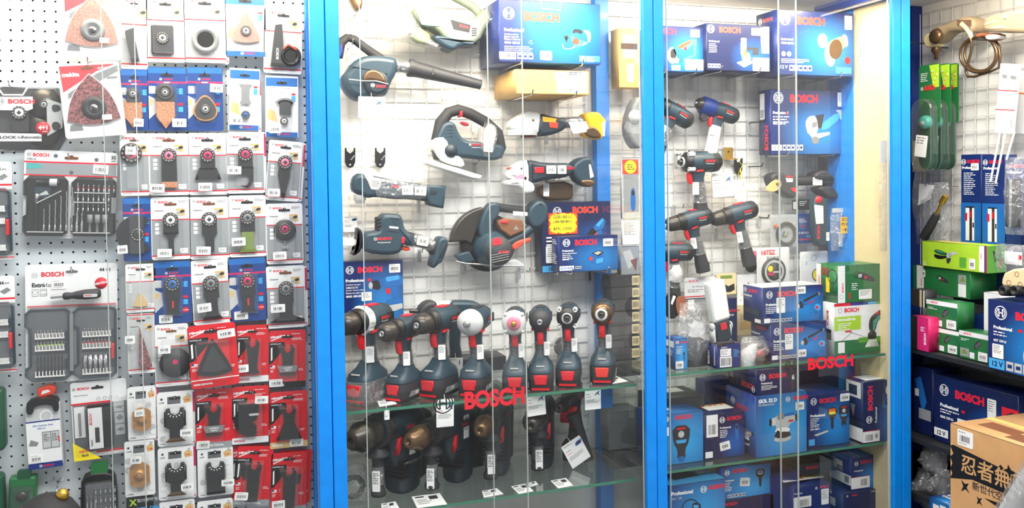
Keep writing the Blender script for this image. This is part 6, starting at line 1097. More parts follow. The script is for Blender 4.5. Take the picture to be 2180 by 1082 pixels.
T = carton('tool_box', 'small blue battery adapter box in front of the drill driver box', 1190, 505, 1316, 581, .06, 2.56, 'art', [('logo', .13, .17, .11), ('t', 'BOSCH', .27, .26, .17, 'bosch_red', 4), ('t', 'Professional', .06, .42, .055, 'white', 3), ('ln', .06, .47, .24, 4, .03), ('t', 'GAA 18V', .06, .66, .04, 'white', 3), ('pic', 'adapter', .62, .6, .42), ('r', .01, .82, .25, .95, 'card_white'), ('t', '18 V/14.4V', .02, .92, .07, 'midblue', 2), ('ics', .27, .84, .38, 2, .08)], stk=[('s', .83, .2, .17, .22)], left=[('ln', .1, .1, .7, 3, .03), ('ln', .1, .5, .7, 6, .03)])
hooks_under(T, 'chrome rod under the adapter box')
T = carton('tool_box', 'tall blue heat gun box standing behind the front drills', 733, 559, 860, 715, .06, 2.64, 'art', [('logo', .11, .11, .055), ('t', 'BOSCH', .24, .155, .085, 'bosch_red', 4), ('t', 'Professional', .04, .275, .042, 'white', 3), ('r', .4, .235, .46, .275, 'red'), ('t', 'Cordless heat gun', .04, .325, .026, 'white', 1), ('t', '充電式熱風槍', .04, .365, .028, 'white', 1), ('t', 'Soprador Termico a Bateria', .04, .4, .022, 'white', 1), ('t', 'Pistola de calor a bateria', .04, .435, .022, 'white', 1), ('t', 'GHG 18V-50', .04, .485, .03, 'white', 3), ('pic', 'heatgun', .72, .42, .48), ('r', 0, .84, .26, .95, 'card_white'), ('t', '18 V', .05, .93, .06, 'ink', 2), ('r', .56, .84, .75, .94, 'sky')], stk=[('s', .86, .11, .19, .12), ('l', .38, .48, .17, .12)], right=[('ln', .1, .3, .7, 3, .02)])
hooks_under(T, 'chrome rod under the heat gun box')
# --- pistol tools on the upper shelf
Z1, Z2 = .873, .584
NT = 'pistol drills standing on the upper glass shelf'
def shelf_drill(lab, x, y, **k): k.setdefault('group', None); return drill(lab, base_on(x, y, Z1), **k)
T = shelf_drill('hammer drill with silver gear collar and bagged battery, first on the shelf', 783, 850, yaw=46, s=1.12, latch='red')
b = MB(); b.lathe([(.0352, .008), (.0365, .014), (.036, .03), (.031, .036)], (0, 0, .205), (-1, 0, 0), 'silver_plastic', 20)
for k in range(10): a = math.radians(36*k); b.box(-.03, .0345*math.cos(a)-.003, .205+.0345*math.sin(a)-.003, -.012, .0345*math.cos(a)+.003, .205+.0345*math.sin(a)+.003, 'silver_plastic')
b.build('gear_collar', T, label='silver gear collar'); b = MB(); b.loft([(0, 0, -.0, .062, .042), (0, 0, .03, .066, .045), (.0, 0, .055, .060, .040)], 'bag', 14, .5); b.build('plastic_wrap', T)
shelf_drill('drill driver with black chuck, second on the shelf', 861, 846, yaw=44, s=.98)
shelf_drill('larger drill driver with black chuck and scalloped red strip, third on the shelf', 935, 838, yaw=44, s=1.06)
shelf_drill('impact wrench with a large white nose cone and belt clip', 1013, 836, yaw=56, kind='wrench', nose='white', s=1.04)
shelf_drill('impact driver with white head and pink ring', 1098, 829, yaw=68, kind='wrench', nose='pinkwhite', s=1.0)
T = shelf_drill('impact driver with plain black head and red trigger', 1152, 824, yaw=68, kind='impact', nose='black', s=1.0)
shelf_drill('impact driver with a silver four bolt nose', 1211, 815, yaw=64, kind='impact', nose='bolts', s=1.0)
shelf_drill('impact driver with bronze head and silver ring, last before the side glass', 1284, 808, yaw=62, kind='impact', nose='silverring', s=1.02, latch='orange_red')
# pole tool lying behind
T, q = root('nibbler', 'sheet metal nibbler with black head and teal barrel behind the third drill', 'nibbler', 975, 780, 2.60); q.zoom(700, 560, 3.606)
piece(T, 'head', lambda b: (b.pil(q.P([(678, 350), (740, 290), (810, 288), (820, 320), (800, 380), (740, 440), (690, 440)], 1), .03, -.03, .010, 'soft_black'), b.tube([q.V(620, 370), q.V(680, 372)], q.L(16), 'gun', 8)), 'black head'); piece(T, 'collar', lambda b: b.tube([q.V(790, 330), q.V(880, 325), q.V(940, 322)], q.L(34), 'silver_plastic', 14))
piece(T, 'barrel', lambda b: (b.pil(q.P([(920, 300), (950, 288), (1110, 290), (1155, 315), (1150, 370), (1060, 400), (960, 400), (925, 350)], 1), .03, -.03, .010, 'teal'), bosch_plate(b, *q.P([(990, 385)])[0], q.L(66), -.031)))
piece(T, 'handle', lambda b: (b.tube([q.V(*p) for p in ((975, 430), (970, 520), (965, 620), (975, 700), (985, 820))], [q.L(60), q.L(46), q.L(44), q.L(48), q.L(40)], 'teal', 14)), 'teal handle'); piece(T, 'foot', lambda b: b.pil([(-.04, 0), (.05, 0), (.05, .03), (-.04, .03)], .04, -.04, .006, 'soft_black')); T.location.z = T.location.z
T2 = hang_tag('pale round topped paper tag tied to the nibbler handle', 956, 762, 985, 806, 2.53, 2, None, 'screwlong')
tip_card('white price card lying before the second drill', [(802, 852), (834, 848), (845, 860), (808, 866)], Z1); tip_card('white price card lying before the bronze headed driver', [(1283, 806), (1312, 801), (1337, 812), (1305, 817)], Z1)
for x, y in ((1070, 846), (1230, 806)): pass
# box behind drills at back: dark cases low at the right
T = carton('dark_case', 'low dark case lying at the back of the upper shelf', 1040, 762, 1078, 790, .10, 2.58, 'soft_black')
T = thing('bagged_disc', 'black disc tool in a clear bag behind the four bolt driver', 'disc', base_on(1213, 790, Z1)); b = MB(); b.lathe([(.035, 0), (.035, .02), (.01, .03)], (0, .05, .07), (0, -1, 0), 'black', 20); b.box(-.02, .03, 0, .02, .06, .04, 'black'); b.build('disc', T); b = MB(); b.loft([(0, .045, 0, .05, .03), (0, .045, .07, .055, .03), (0, .045, .115, .02, .01)], 'bag', 12); b.build('clear_bag', T)
# --- rotary hammers on the lower shelf
H = hammer('big rotary hammer with teal body nearest the blue post', (745, 940), Z2-.12 if 0 else Z2, length=.21, yaw=40, R_=.046, tipY=2.38, handle=True)
plain_label(H, .005, .15, .028, .07, -.0475, 3, name='price_sticker'); b = MB(); b.loft([(.015, 0, .088, .0575, .0472), (.015, 0, .098, .0585, .0475)], 'steel', 22, .7); b.build('metal_band', H)
H = hammer('rotary hammer with bronze nose and wrapped side handle', (868, 942), Z2, length=.24, yaw=42, R_=.038, nose='bronze', tipY=2.38)
plain_label(H, .0, .17, .03, .07, -.0415, 2, name='price_sticker')
hammer('rotary hammer with bronze nose behind the tagged one', (1021, 918), Z2, length=.20, yaw=58, R_=.034, nose='bronze', tipY=2.38)
hammer('rotary hammer with black nose and white label on its handle', (1130, 908), Z2, length=.19, yaw=60, R_=.036, tipY=2.40)
# cordless hammer drill lying at the end
T = hammer('cordless hammer with long side grip and square battery beside the side glass', (1188, 870), Z2, length=.17, yaw=52, R_=.026, motor=False, handle=False, tipY=2.46)
b = MB(); b.loft([(.02, 0, 0, .05, .034), (.02, 0, .05, .052, .036), (.03, 0, .075, .03, .02), (.03, 0, .10, .022, .019)], 'soft_black', 18, .5); b.prism([(-.01, .008), (.06, .008), (.06, .024), (-.01, .024)], -.033, -.0365, 'lgrey'); b.txt('18V', .0, .011, .01, -.037, 'ink', 3); b.build('battery', T)
b = MB(); b.tube([(-.07, -.02, .17), (-.066, -.035, .13), (-.05, -.06, .02)], [.026, .016, .019], 'soft_black', 14); b.build('side_handle', T, label='long black side grip')
b = MB(); b.lathe([(.03, 0), (.034, .01), (.034, .035), (.02, .045), (0, .046)], (.07, 0, .24), (1, 0, 0), 'black', 24); b.build('end_cap', T)
b = MB(); b.loft([(.008, 0, .10, .008, .01), (.0, 0, .14, .01, .01)], 'red', 10); b.build('trigger', T); plain_label(T, .03, .14, .02, .06, -.024, 0)
GT = 'price tags hanging among the rotary hammers'
hang_tag('white price tag hanging over the bronze nosed hammer under the ring emblem', 929, 850, 966, 909, 2.36, 1, None, 'drill'); hang_tag('white price tag hanging just past the red lettering', 1122, 836, 1161, 885, 2.40, -3, None, 'drill'); hang_tag('white price tag on the cordless hammer by the side glass', 1245, 825, 1279, 872, 2.40, 0, None, 'drill')
T = hang_tag('tilted red white and blue leaflet behind the long side grip', 1204, 935, 1248, 990, 2.50, -28, None, 'vac')
hang_tag('small white label stuck on the shelf edge above the first hammer', 818, 874, 829, 894, 2.355, 0, None, 'ruler')
for lab, pts in (('price card under the first hammer', [(812, 1073), (842, 1068), (850, 1082), (812, 1090)]), ('large price card under the bronze nosed hammer', [(876, 1058), (936, 1050), (952, 1074), (888, 1082)]), ('price card in front of the middle hammer', [(1026, 1046), (1058, 1040), (1072, 1052), (1030, 1060)]), ('price card left of the white handled hammer', [(1088, 1036), (1120, 1030), (1136, 1046), (1104, 1052)]), ('price card under the white handled hammer', [(1172, 1024), (1205, 1018), (1220, 1034), (1188, 1040)]), ('narrow price card beside the middle price cards', [(1118, 1030), (1140, 1025), (1146, 1032), (1124, 1038)])): tip_card(lab, pts, Z2)
T = thing('hose_tool', 'black tool with ribbed hose and red body on the cabinet floor', 'power tool', (.85, 2.5, .31)); b = MB(); b.tube([(-.16, .0, -.04), (-.05, 0, .07), (.05, 0, .12), (.2, .03, .08), (.32, .06, -.02)], [.05, .045, .03, .035, .04], 'soft_black', 14)
for k in range(10): b.lathe([(.036, 0), (.036, .005)], (.03+.011*k, 0, .118-.002*k), (1, 0, -.15), 'black', 14)
b.build('hose_body', T); b = MB(); b.loft([(-.05, -.02, -.05, .06, .04), (-.05, -.02, .05, .05, .035), (-.05, -.02, .09, .03, .02)], 'red', 16, .6); b.build('red_housing', T); b = MB(); b.box(-.2, -.05, -.21, .32, .1, -.05, 'soft_black'); b.build('support_box', T)
T = thing('bagged_ring', 'black rubber ring in a clear bag in the corner by the first hammer', 'ring', base_on(752, 1062, Z2)); b = MB(); b.tube([(.028*math.cos(a), 0, .034+.028*math.sin(a)) for a in [2*math.pi*k/18 for k in range(18)]], .008, 'black', 8, closed=True); b.build('ring', T); b = MB(); b.loft([(0.01, 0, 0, .045, .02), (0.01, 0, .05, .05, .02), (0.01, 0, .10, .02, .008)], 'bag', 12); b.build('clear_bag', T)
# --- things seen through the side glass at the end of the middle cabinet

def side(nm, label, x0, y0, x1, y1, Y, m, d=.05, items=(), cat='box', **k): return carton(nm, label, x0, y0, x1, y1, d, Y, m, items, cat=cat, **k)
side('brown_carton', 'brownish carton with a small label seen through the side glass', 1318, 60, 1362, 186, 2.60, 'kraft', .06, [('r', .2, .1, .8, .5, 'card_grey'), ('r', .4, .6, .7, .9, 'card_white'), ('r', .1, .25, .9, .35, 'bronze')])
T, q = root('wrapped_grinder', 'wrapped grey grinder seen through the side glass', 'angle grinder', 1350, 330, 2.60); piece(T, 'wrapped_body', lambda b: b.pil(ch(q.p([(1328, 262), (1344, 214), (1356, 206), (1360, 240), (1376, 262), (1374, 300), (1352, 322), (1334, 300)]), 1), .03, -.03, .01, 'grey')); piece(T, 'wheel', lambda b: b.lathe([(.022, 0), (.022, .006), (0, .006)], q.v(1342, 250, -.03), (0, -1, 0), 'lgrey', 20))
T = side('pack_card', 'pale pack card with a yellow price star seen through the side glass', 1324, 336, 1364, 466, 2.62, 'lgrey', .01, [('r', .1, .1, .9, .9, 'card_grey'), ('r', .05, .03, .9, .27, 'orange_red'), ('o', .48, .15, .11, 'yellow'), ('ln', .3, .12, .4, 3, .02, 'ink'), ('pic', 'screwlong', .6, .7, .4)], cat='card')
side('pack_card', 'white list card below the yellow price star seen through the side glass', 1325, 469, 1362, 522, 2.62, 'card_white', .01, [('ln', .1, .1, .7, 9, .035, 'grey')], cat='card')
side('crumpled_pack', 'grey crumpled pack between the list card and the stacked dark cartons', 1322, 526, 1362, 586, 2.62, 'card_grey', .03, [('p', [(.1, .2), (.5, .1), (.8, .6), (.4, .8)], 'lgrey'), ('p', [(.5, .5), (.9, .4), (.8, .9)], 'brown')], cat='pack')
for i in range(7):
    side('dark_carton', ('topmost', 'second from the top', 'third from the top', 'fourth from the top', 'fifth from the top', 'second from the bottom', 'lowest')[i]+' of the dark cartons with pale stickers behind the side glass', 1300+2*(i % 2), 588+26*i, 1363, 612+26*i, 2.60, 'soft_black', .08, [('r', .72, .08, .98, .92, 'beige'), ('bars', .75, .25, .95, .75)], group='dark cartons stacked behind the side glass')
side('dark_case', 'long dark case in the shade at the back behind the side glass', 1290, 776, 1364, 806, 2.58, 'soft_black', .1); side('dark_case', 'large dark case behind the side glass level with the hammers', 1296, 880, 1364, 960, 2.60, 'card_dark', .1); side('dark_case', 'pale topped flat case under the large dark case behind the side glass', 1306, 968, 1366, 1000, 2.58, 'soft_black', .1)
# ================================================================ right cabinet: boxes
BX = [('logo', .1, .13, .075), ('t', 'BOSCH', .2, .185, .115, 'bosch_red', 3)]
P3 = [('t', 'Professional', .05, .38, .055, 'white', 3), ('ln', .05, .43, .26, 4, .024)]
ZA, ZB3 = .892, .592
def box3(label, x0, y0, x1, y1, d, P=None, zb=None, m='art', items=(), **k): return carton('tool_box', label, x0, y0, x1, y1, d, P, m, items, zb=zb, group=None, **k)
T = box3('blue jigsaw box beside the blue post at the top of the far cabinet', 1392, 54, 1499, 151, .16, 2.54, None, 'art', [('t', 'BOSCH', .02, .18, .13, 'bosch_red', 3), ('pic', 'saw', .55, .52, .62), ('r', .35, .86, .52, .97, 'card_white'), ('ln', .37, .89, .1, 2, .02)], stk=[('s', .82, .14, .19, .17), ('l', .8, .84, .38, .24)]); hooks_under(T, 'chrome rod under the blue jigsaw box')
T = box3('blue box with a palm router picture, washed by the lamp', 1504, 49, 1640, 149, .16, 2.52, None, 'art_deep', [('logo', .07, .12, .09), ('t', 'BOSCH', .2, .19, .13, 'orange_red', 3), ('t', 'Professional', .04, .4, .04, 'white', 2), ('ln', .04, .44, .16, 5, .025), ('pic', 'router', .58, .6, .62), ('ics', .02, .86, .22, 4, .09), ('r', .72, .7, .98, .99, 'card_white'), ('p', [(.84, .04), (.98, .02), (.98, .6), (.86, .6)], 'card_white')], stk=[('s', .78, .14, .16, .16)]); hooks_under(T, 'chrome rod under the router box')
T = box3('large blue angle grinder box at the top next to the beige side', 1655, 20, 1817, 158, .12, 2.50, None, 'art', [('logo', .1, .14, .095), ('t', 'BOSCH', .26, .22, .13, 'orange_red', 4), ('t', 'Professional', .05, .47, .035, 'white', 2), ('t', 'GWS 12V-76', .05, .53, .035, 'white', 3), ('pic', 'grinder', .72, .55, .48), ('o', .08, .68, .04, 'lgrey'), ('o', .15, .68, .04, 'lgrey'), ('ln', .05, .76, .4, 3, .015), ('t', '12 V', .04, .91, .055, 'white', 1), ('ics', .15, .85, .45, 5, .09), ('o', .92, .75, .055, 'red'), ('r', .76, .86, .97, .96, 'sky')], stk=[('l', .93, .15, .1, .22)], left=[('logo', .2, .12, .05), ('t', 'BOSCH', .35, .15, .06, 'orange_red', 3)]); hooks_under(T, 'chrome rod under the angle grinder box')
T = box3('navy box with a metal shear picture and red lettering', 1641, 190, 1803, 329, .07, 2.58, None, 'art', [('logo', .1, .13, .09), ('t', 'BOSCH', .25, .2, .13, 'bosch_red', 4), ('t', 'Professional', .03, .38, .045, 'white', 3), ('r', .19, .35, .22, .38, 'red'), ('ln', .03, .42, .22, 3, .024), ('t', 'GSC 12V-13', .03, .54, .035, 'white', 3), ('pic', 'shear', .66, .52, .5), ('r', .01, .85, .14, .94, 'card_white'), ('t', '12 V', .03, .92, .05, 'ink', 1), ('ics', .15, .85, .42, 5, .09)], stk=[('l', .92, .14, .09, .22)], left=[('r', .1, .05, .5, .45, 'card_white'), ('t', 'BOSCH', .8, .93, .09, 'bosch_red', 2, 90), ('bars', .15, .3, .45, .43)]); hooks_under(T, 'chrome rod under the metal shear box')
# --- pistol tools hung on the grid
def wall_drill(label, cx, cy, s=.9, ry=0, kind='driver', Y=2.635, **k):
    c = at(cx, cy, Y); t = math.radians(ry); L = .205*s
    return drill(label, (c.x-L*math.sin(t), Y, c.z-L*math.cos(t)), 0, kind, s=s, ry=ry, bat=k.pop('bat', 'small'), **k)
wall_drill('pistol drill half hidden by the blue post, topmost on the grid', 1432, 238, .9, 28)
T = wall_drill('drill with navy nose cap hanging from the grid, wrapped white grip', 1530, 236, .86, 17)
b = MB(); b.lathe([(.036, .028), (.036, .08), (.02, .09), (0, .09)], (0, 0, .205), (-1, 0, 0), 'frame_navy', 22); b.pil([(-.075, .175), (-.05, .175), (-.045, .15), (-.06, .14), (-.075, .15)], .012, -.012, .004, 'soft_black'); b.build('nose_cap', T, label='navy nose cap')
b = MB(); b.loft([(.014, 0, .0, .03, .025), (.012, 0, .06, .028, .023), (.004, 0, .14, .026, .022)], 'silver_plastic', 12); b.build('white_wrap', T)
wall_drill('impact driver with ribbed nose above the two lower drills', 1482, 345, 1.05, 0, 'impact', nose='bolts')
wall_drill('lower drill driver with orange lettering, nearer the blue post', 1470, 468, .92, -10)
wall_drill('drill driver with scalloped top hanging highest of the lower pair', 1566, 455, .94, -12)
wall_drill('drill body cut off by the blue post, lowest on the grid', 1430, 537, .9, 2)
for i, (x, y, L, lab) in enumerate(((1440, 330, .08, 'black grid hook beside the ribbed impact driver'), (1595, 262, .09, 'black grid hook under the navy capped drill'), (1594, 355, .08, 'black grid hook right of the yellow string'), (1617, 463, .05, 'black grid hook behind the scalloped drill'), (1525, 490, .07, 'chrome grid hook plate between the lower drills'), (1435, 440, .06, 'small grid hook by the post'), (1780, 390, .10, 'chrome grid hook under the pruning tool'))): wall_hook(lab, x, y, L, m='black' if i < 4 else 'chrome')
T, q = root('fork_hook', 'black fork hook with a yellow string and clear tag', 'hook', 1572, 373, BK-.016, 'black fork hooks'); T['group'] = 'fork hook with string'
piece(T, 'fork_plate', lambda b: b.prism(q.p([(1562, 337), (1566, 337), (1568, 345), (1574, 346), (1577, 337), (1580, 337), (1579, 362), (1575, 372), (1569, 373), (1563, 365)]), 0, -.004, 'black'))
piece(T, 'yellow_string', lambda b: b.tube([q.v(*p, -.006) for p in ((1571, 344), (1579, 352), (1573, 362), (1577, 372), (1569, 373), (1575, 358), (1575, 378), (1576, 390))], .0016, 'yellow', 5))
hang_tag('small clear tag below the yellow string', 1564, 384, 1588, 424, 2.66, 0, None, 'ruler'); hang_tag('price card with a purple tool picture between the hanging drills', 1517, 368, 1561, 419, 2.65, -3, None, 'drill')
T, q = root('bracket', 'small brass coloured angle bracket on the grid', 'bracket', 1550, 338, BK-.016); piece(T, 'bracket_plate', lambda b: (b.box(-.018, -.003, -.0, .018, 0, .04, 'brass'), b.box(-.022, -.03, -.004, .022, 0, .0, 'brass'), b.lathe([(.004, 0), (0, .001)], (0, -.003, .025), (0, -1, 0), 'dark', 8)))
T, q = root('pruning_shear_tool', 'black cordless pruning shear with gold blade and white sticker', 'pruning shear', 1700, 425)
piece(T, 'body', lambda b: (b.pil(ch(q.p([(1631, 377), (1641, 368), (1656, 367), (1668, 374), (1692, 377), (1692, 396), (1688, 418), (1678, 424), (1660, 412), (1640, 402)]), 1), .028, -.028, .010, 'soft_black'), b.tube([q.v(1688, 386), q.v(1720, 385), q.v(1768, 384)], [10*q.s, 10*q.s, 11*q.s], 'soft_black', 14), b.face(q.p([(1662, 379), (1678, 380), (1677, 388), (1664, 388)]), -.0285, 'lgrey'), b.txt('BOSCH', *q.q(1663, 378), 4*q.s, -.0287, 'bosch_red', 2)))
piece(T, 'cutting_blade', lambda b: (b.pil(ch(q.p([(1616, 402), (1636, 382), (1650, 384), (1652, 396), (1640, 408), (1624, 408)]), 1), -.03, -.034, .001, 'tan'), b.lathe([(6*q.s, 0), (5*q.s, .006), (0, .006)], q.v(1644, 390, -.032), (0, -1, 0), 'brass', 12)), 'gold coloured blade')
piece(T, 'trigger', lambda b: (b.pil(q.p([(1673, 400), (1685, 400), (1684, 410), (1676, 408)]), .01, -.031, .002, 'red'), b.tube([q.v(1694, 400), q.v(1690, 412), q.v(1684, 424)], .003, 'steel', 6)))
piece(T, 'battery_end', lambda b: (b.pil(ch(q.p([(1724, 372), (1736, 364), (1750, 362), (1758, 372), (1766, 376), (1766, 384), (1726, 382)]), 1), .03, -.03, .008, 'soft_black'), b.pil(ch(q.p([(1732, 398), (1762, 396), (1777, 418), (1762, 424), (1740, 410)]), 1), .03, -.03, .006, 'soft_black')), 'black end pods'); plain_label(T, *q.q(1732, 386), 24*q.s, 17*q.s, -.022, 2)
# flat packs at the back
def pack(label, x0, y0, x1, y1, Y, items, m='card_white', cat='pack', tilt=0, fn=None, blis=True, name='carded_pack', stk=None):
    T, W_, H_ = card_root(label, x0, y0, x1, y1, tilt, name, cat, None, Y); b = MB(); b.prism(rrect(-W_/2, 0, W_/2, H_, W_*.05), 0, -.001, m); prints(b, W_, H_, -.001, items); b.build('printed_card', T)
    if fn: b = MB(); fn(b, W_, H_); b.build('contents', T)
    if blis: blister(T, W_*.94, H_*.9, .02, z0=H_*.02, r=.08)
    if stk: sticker(T, -W_/2+stk[0]*W_, H_*(1-stk[1]), stk[2]*W_, stk[3]*H_, -.022)
    return T
def bag(label, x0, y0, x1, y1, Y, fn=None, tilt=0, head=None, R=False, deep=.03, m='bag', cat='plastic bag', name='clear_bag'):
    if R: q = PxR(Y, (x0+x1)/2, y1); T = thing(name, label, cat, q.o, -math.pi/2)
    else: q = Px(Y, (x0+x1)/2, y1); T = thing(name, label, cat, q.o)
    W_ = (x1-x0)*q.s; H_ = (y1-y0)*q.s; rn = random.Random(int(x0+y0))
    b = MB(); n = 9; k = 6; vs = []; fs = []
    for sd in (0, 1):
        for j in range(n+1):
            for i in range(k+1):
                u = i/k; v = j/n; puff = math.sin(math.pi*u)*math.sin(math.pi*min(1, v*1.02))**.6
                vs.append(((u-.5)*W_*(1-.12*(1-math.sin(math.pi*v)))+rn.uniform(-1, 1)*W_*.025, (-1 if sd == 0 else .25)*deep*puff*(1+rn.uniform(-.35, .35)), v*H_+rn.uniform(-1, 1)*H_*.012*(0 < j < n)))
        o = sd*(n+1)*(k+1)
        for j in range(n):
            for i in range(k): fs.append((o+j*(k+1)+i, o+j*(k+1)+i+1, o+(j+1)*(k+1)+i+1, o+(j+1)*(k+1)+i))
    b.add(vs, fs, m, True); b.build('clear_film', T)
    if head: b = MB(); b.prism(rect(-W_/2, H_*(1-head[0]), W_/2, H_), -.002-deep*.3, -.004-deep*.3, head[1]); b.build('header_card', T)
    if fn: b = MB(); fn(b, W_, H_); b.build('contents', T)
    return T
pack('clear pack with a round black ring of bits on the grid', 1640, 457, 1695, 527, 2.66, [('ring', .55, .6, .33, 'lgrey')], 'lgrey', 'bit pack', fn=lambda b, W_, H_: (b.tube([(W_*.06+W_*.34*math.cos(a*.35), -.01, H_*.42+W_*.34*math.sin(a*.35)) for a in range(18)], .006, 'soft_black', 8, closed=True), [b.tube([(W_*(.0+.04*k)-.01, -.01, H_*.36), (W_*(.05+.05*k)-.01, -.012, H_*(.5))], .002, m_, 6) for k, m_ in enumerate(('midblue', 'steel', 'yellow', 'midblue', 'steel'))], b.prism(ell(-W_*.34, H_*.66, .006), -.006, -.012, 'orange')))
pack('white card with a round black blade pack under the ring of bits', 1611, 527, 1680, 604, 2.64, [('t', 'HiTEZ', .14, .2, .13, 'red', 4), ('t', '昆石業用', .3, .34, .1, 'grey', 1)], 'card_white', 'blade pack', fn=lambda b, W_, H_: (b.lathe([(W_*.36, 0), (W_*.36, .008), (0, .008)], (W_*.0, 0, H_*.34), (0, -1, 0), 'soft_black', 26), b.ring(0, H_*.34, W_*.24, W_*.3, -.0086, 'lgrey', 20), b.face(ell(-W_*.12, H_*.42, W_*.08), -.0088, 'yellow'), b.face(ell(-W_*.1, H_*.28, W_*.1, W_*.05), -.0088, 'magenta'), b.face(rect(-W_*.05, H_*.3, W_*.2, H_*.35), -.0088, 'lgrey')))
pack('partly hidden pink and black blade pack behind the white round blade card', 1585, 535, 1612, 583, 2.67, [('r', 0, 0, 1, .35, 'pink'), ('o', .5, .65, .3, 'dark')], 'lgrey', 'blade pack', blis=False)
pack('blue accessory card with white lettering beside the torch', 1698, 455, 1728, 518, 2.66, [('ring', .35, .42, .11, 'sky'), ('o', .35, .42, .05, 'red'), ('ln', .1, .18, .6, 3, .03), ('t', '12 BOSCH', .05, .68, .07, 'white', 1), ('r', .1, .85, .95, .89, 'bosch_red'), ('r', .6, .72, .9, .82, 'sky')], 'expert', 'accessory')
pack('dark hanging pack above the blue accessory card', 1686, 425, 1725, 447, 2.67, [('r', .05, .2, .3, .9, 'white'), ('ln', .4, .2, .4, 3, .1)], 'soft_black', 'accessory', blis=False)
T, q = root('torch', 'teal flat work torch with white lamp face and red top', 'torch', 1742, 525, 2.60)
piece(T, 'torch_body', lambda b: (b.pil(ch(q.p([(1727, 425), (1735, 416), (1750, 420), (1757, 430), (1757, 520), (1750, 525), (1732, 524), (1729, 470)]), 1), .018, -.018, .007, 'teal'), b.txt('BOSCH', *q.q(1738, 508), 7*q.s, -.0185, 'bosch_red', 2, rot=88, w=28*q.s)))
piece(T, 'lamp_lens', lambda b: b.pil(q.p([(1727, 436), (1745, 438), (1746, 476), (1730, 477)]), -.015, -.0205, .002, 'lamp_face'), 'white lamp face'); piece(T, 'red_cap', lambda b: b.lathe([(8*q.s, 0), (7*q.s, .006), (0, .006)], q.v(1736, 425, -.016), (0, -1, 0), 'red', 16)); plain_label(T, *q.q(1755, 503), 8*q.s, 18*q.s, -.0185, 0)
T = bag('clear hanging bag with a yellow handwritten note', 1764, 443, 1808, 534, 2.585, lambda b, W_, H_: (b.prism(rect(-W_*.1, H_*.1, W_*.3, H_*.44), -.008, -.01, 'white'), b.prism(rect(-W_*.28, H_*.42, W_*.34, H_*.80), -.034, -.035, 'dyellow'), [b.txt(t, -W_*.22, H_*z, H_*.07, -.0355, 'ink', 1, w=W_*.48) for t, z in (('GSC12V-3', .71), ('PS 3X', .6), ('一顆裝', .47))]), head=(.1, 'lgrey'))
pack('white rounded pack with a yellow tape reel behind the green box', 1703, 535, 1762, 605, 2.65, [('ring', .5, .2, .1, 'grey'), ('t', '3', .2, .4, .1, 'sky', 1), ('o', .62, .72, .17, 'yellow'), ('ring', .62, .72, .2, 'soft_black')], 'card_white', 'tape pack')
bag('long clear bag with a white header against the beige side', 1868, 300, 1901, 535, 2.36, head=(.2, 'card_white'), deep=.012)
pack('white bit card hanging above the bags', 1457, 590, 1523, 634, 2.655, [('logo', .06, .2, .05, 'grey'), ('t', 'BOSCH', .14, .24, .12, 'bosch_red', 2), ('t', 'for Wood', .25, .5, .1, 'grey', 1), ('r', 0, .9, 1, .95, 'red'), ('r', .95, .4, 1, .5, 'lgreen'), ('ln', .1, .6, .5, 2, .05, 'grey')], cat='bit card', blis=False)
pack('grey packs hanging below the white bit card', 1458, 634, 1524, 660, 2.66, [('r', .1, .1, .3, .5, 'white'), ('r', .1, .6, .3, .9, 'white')], 'card_grey', cat='bit card', blis=False)
pack('small pale plastic bit box with a dark window', 1525, 582, 1567, 627, 2.65, [('p', [(.1, .45), (.4, .5), (.6, .62), (.9, .5), (.92, .8), (.7, .9), (.2, .88)], 'dark'), ('r', .2, .1, .8, .25, 'olive'), ('ln', .3, .7, .4, 2, .05, 'steel')], 'beige', cat='bit box', blis=False)
pack('plain white card right of the pale bit box', 1569, 584, 1610, 648, 2.655, [('p', [(.52, .3), (.62, .34), (.62, .28)], 'ink'), ('ln', .2, .6, .6, 3, .03, 'lgrey'), ('logo', .18, .85, .03, 'grey')], cat='card', blis=False)
carton('beige_box', 'plain beige carton at the back between the lamp and the screwdriver boxes', 1566, 652, 1612, 716, .04, 2.62, 'beige', [('ln', .2, .3, .6, 4, .03, 'grey'), ('r', .2, .5, .8, .8, 'tan')])
T, q = root('sanding_disc', 'brown sanding disc leaning against a black one by the post', 'sanding disc', 1447, 680, 2.60)
piece(T, 'brown_disc', lambda b: b.prism(ch(q.p([(1441, 632), (1455, 629), (1463, 645), (1463, 665), (1452, 679), (1441, 668), (1438, 648)]), 1), .0, -.004, 'rust')); piece(T, 'black_disc', lambda b: (b.prism(ell(*q.q(1432, 652), 20*q.s, 28*q.s), .01, .004, 'black'), b.face(q.p([(1429, 646), (1434, 629), (1440, 632), (1432, 650)]), .003, 'white')))
bag('white crumpled bag of chucks hanging by the post', 1421, 560, 1458, 603, 2.62, lambda b, W_, H_: b.loft([(0, 0, H_*.05, W_*.3, .012), (0, 0, H_*.5, W_*.42, .016), (0, 0, H_*.9, W_*.2, .01)], 'card_white', 12), deep=.03)
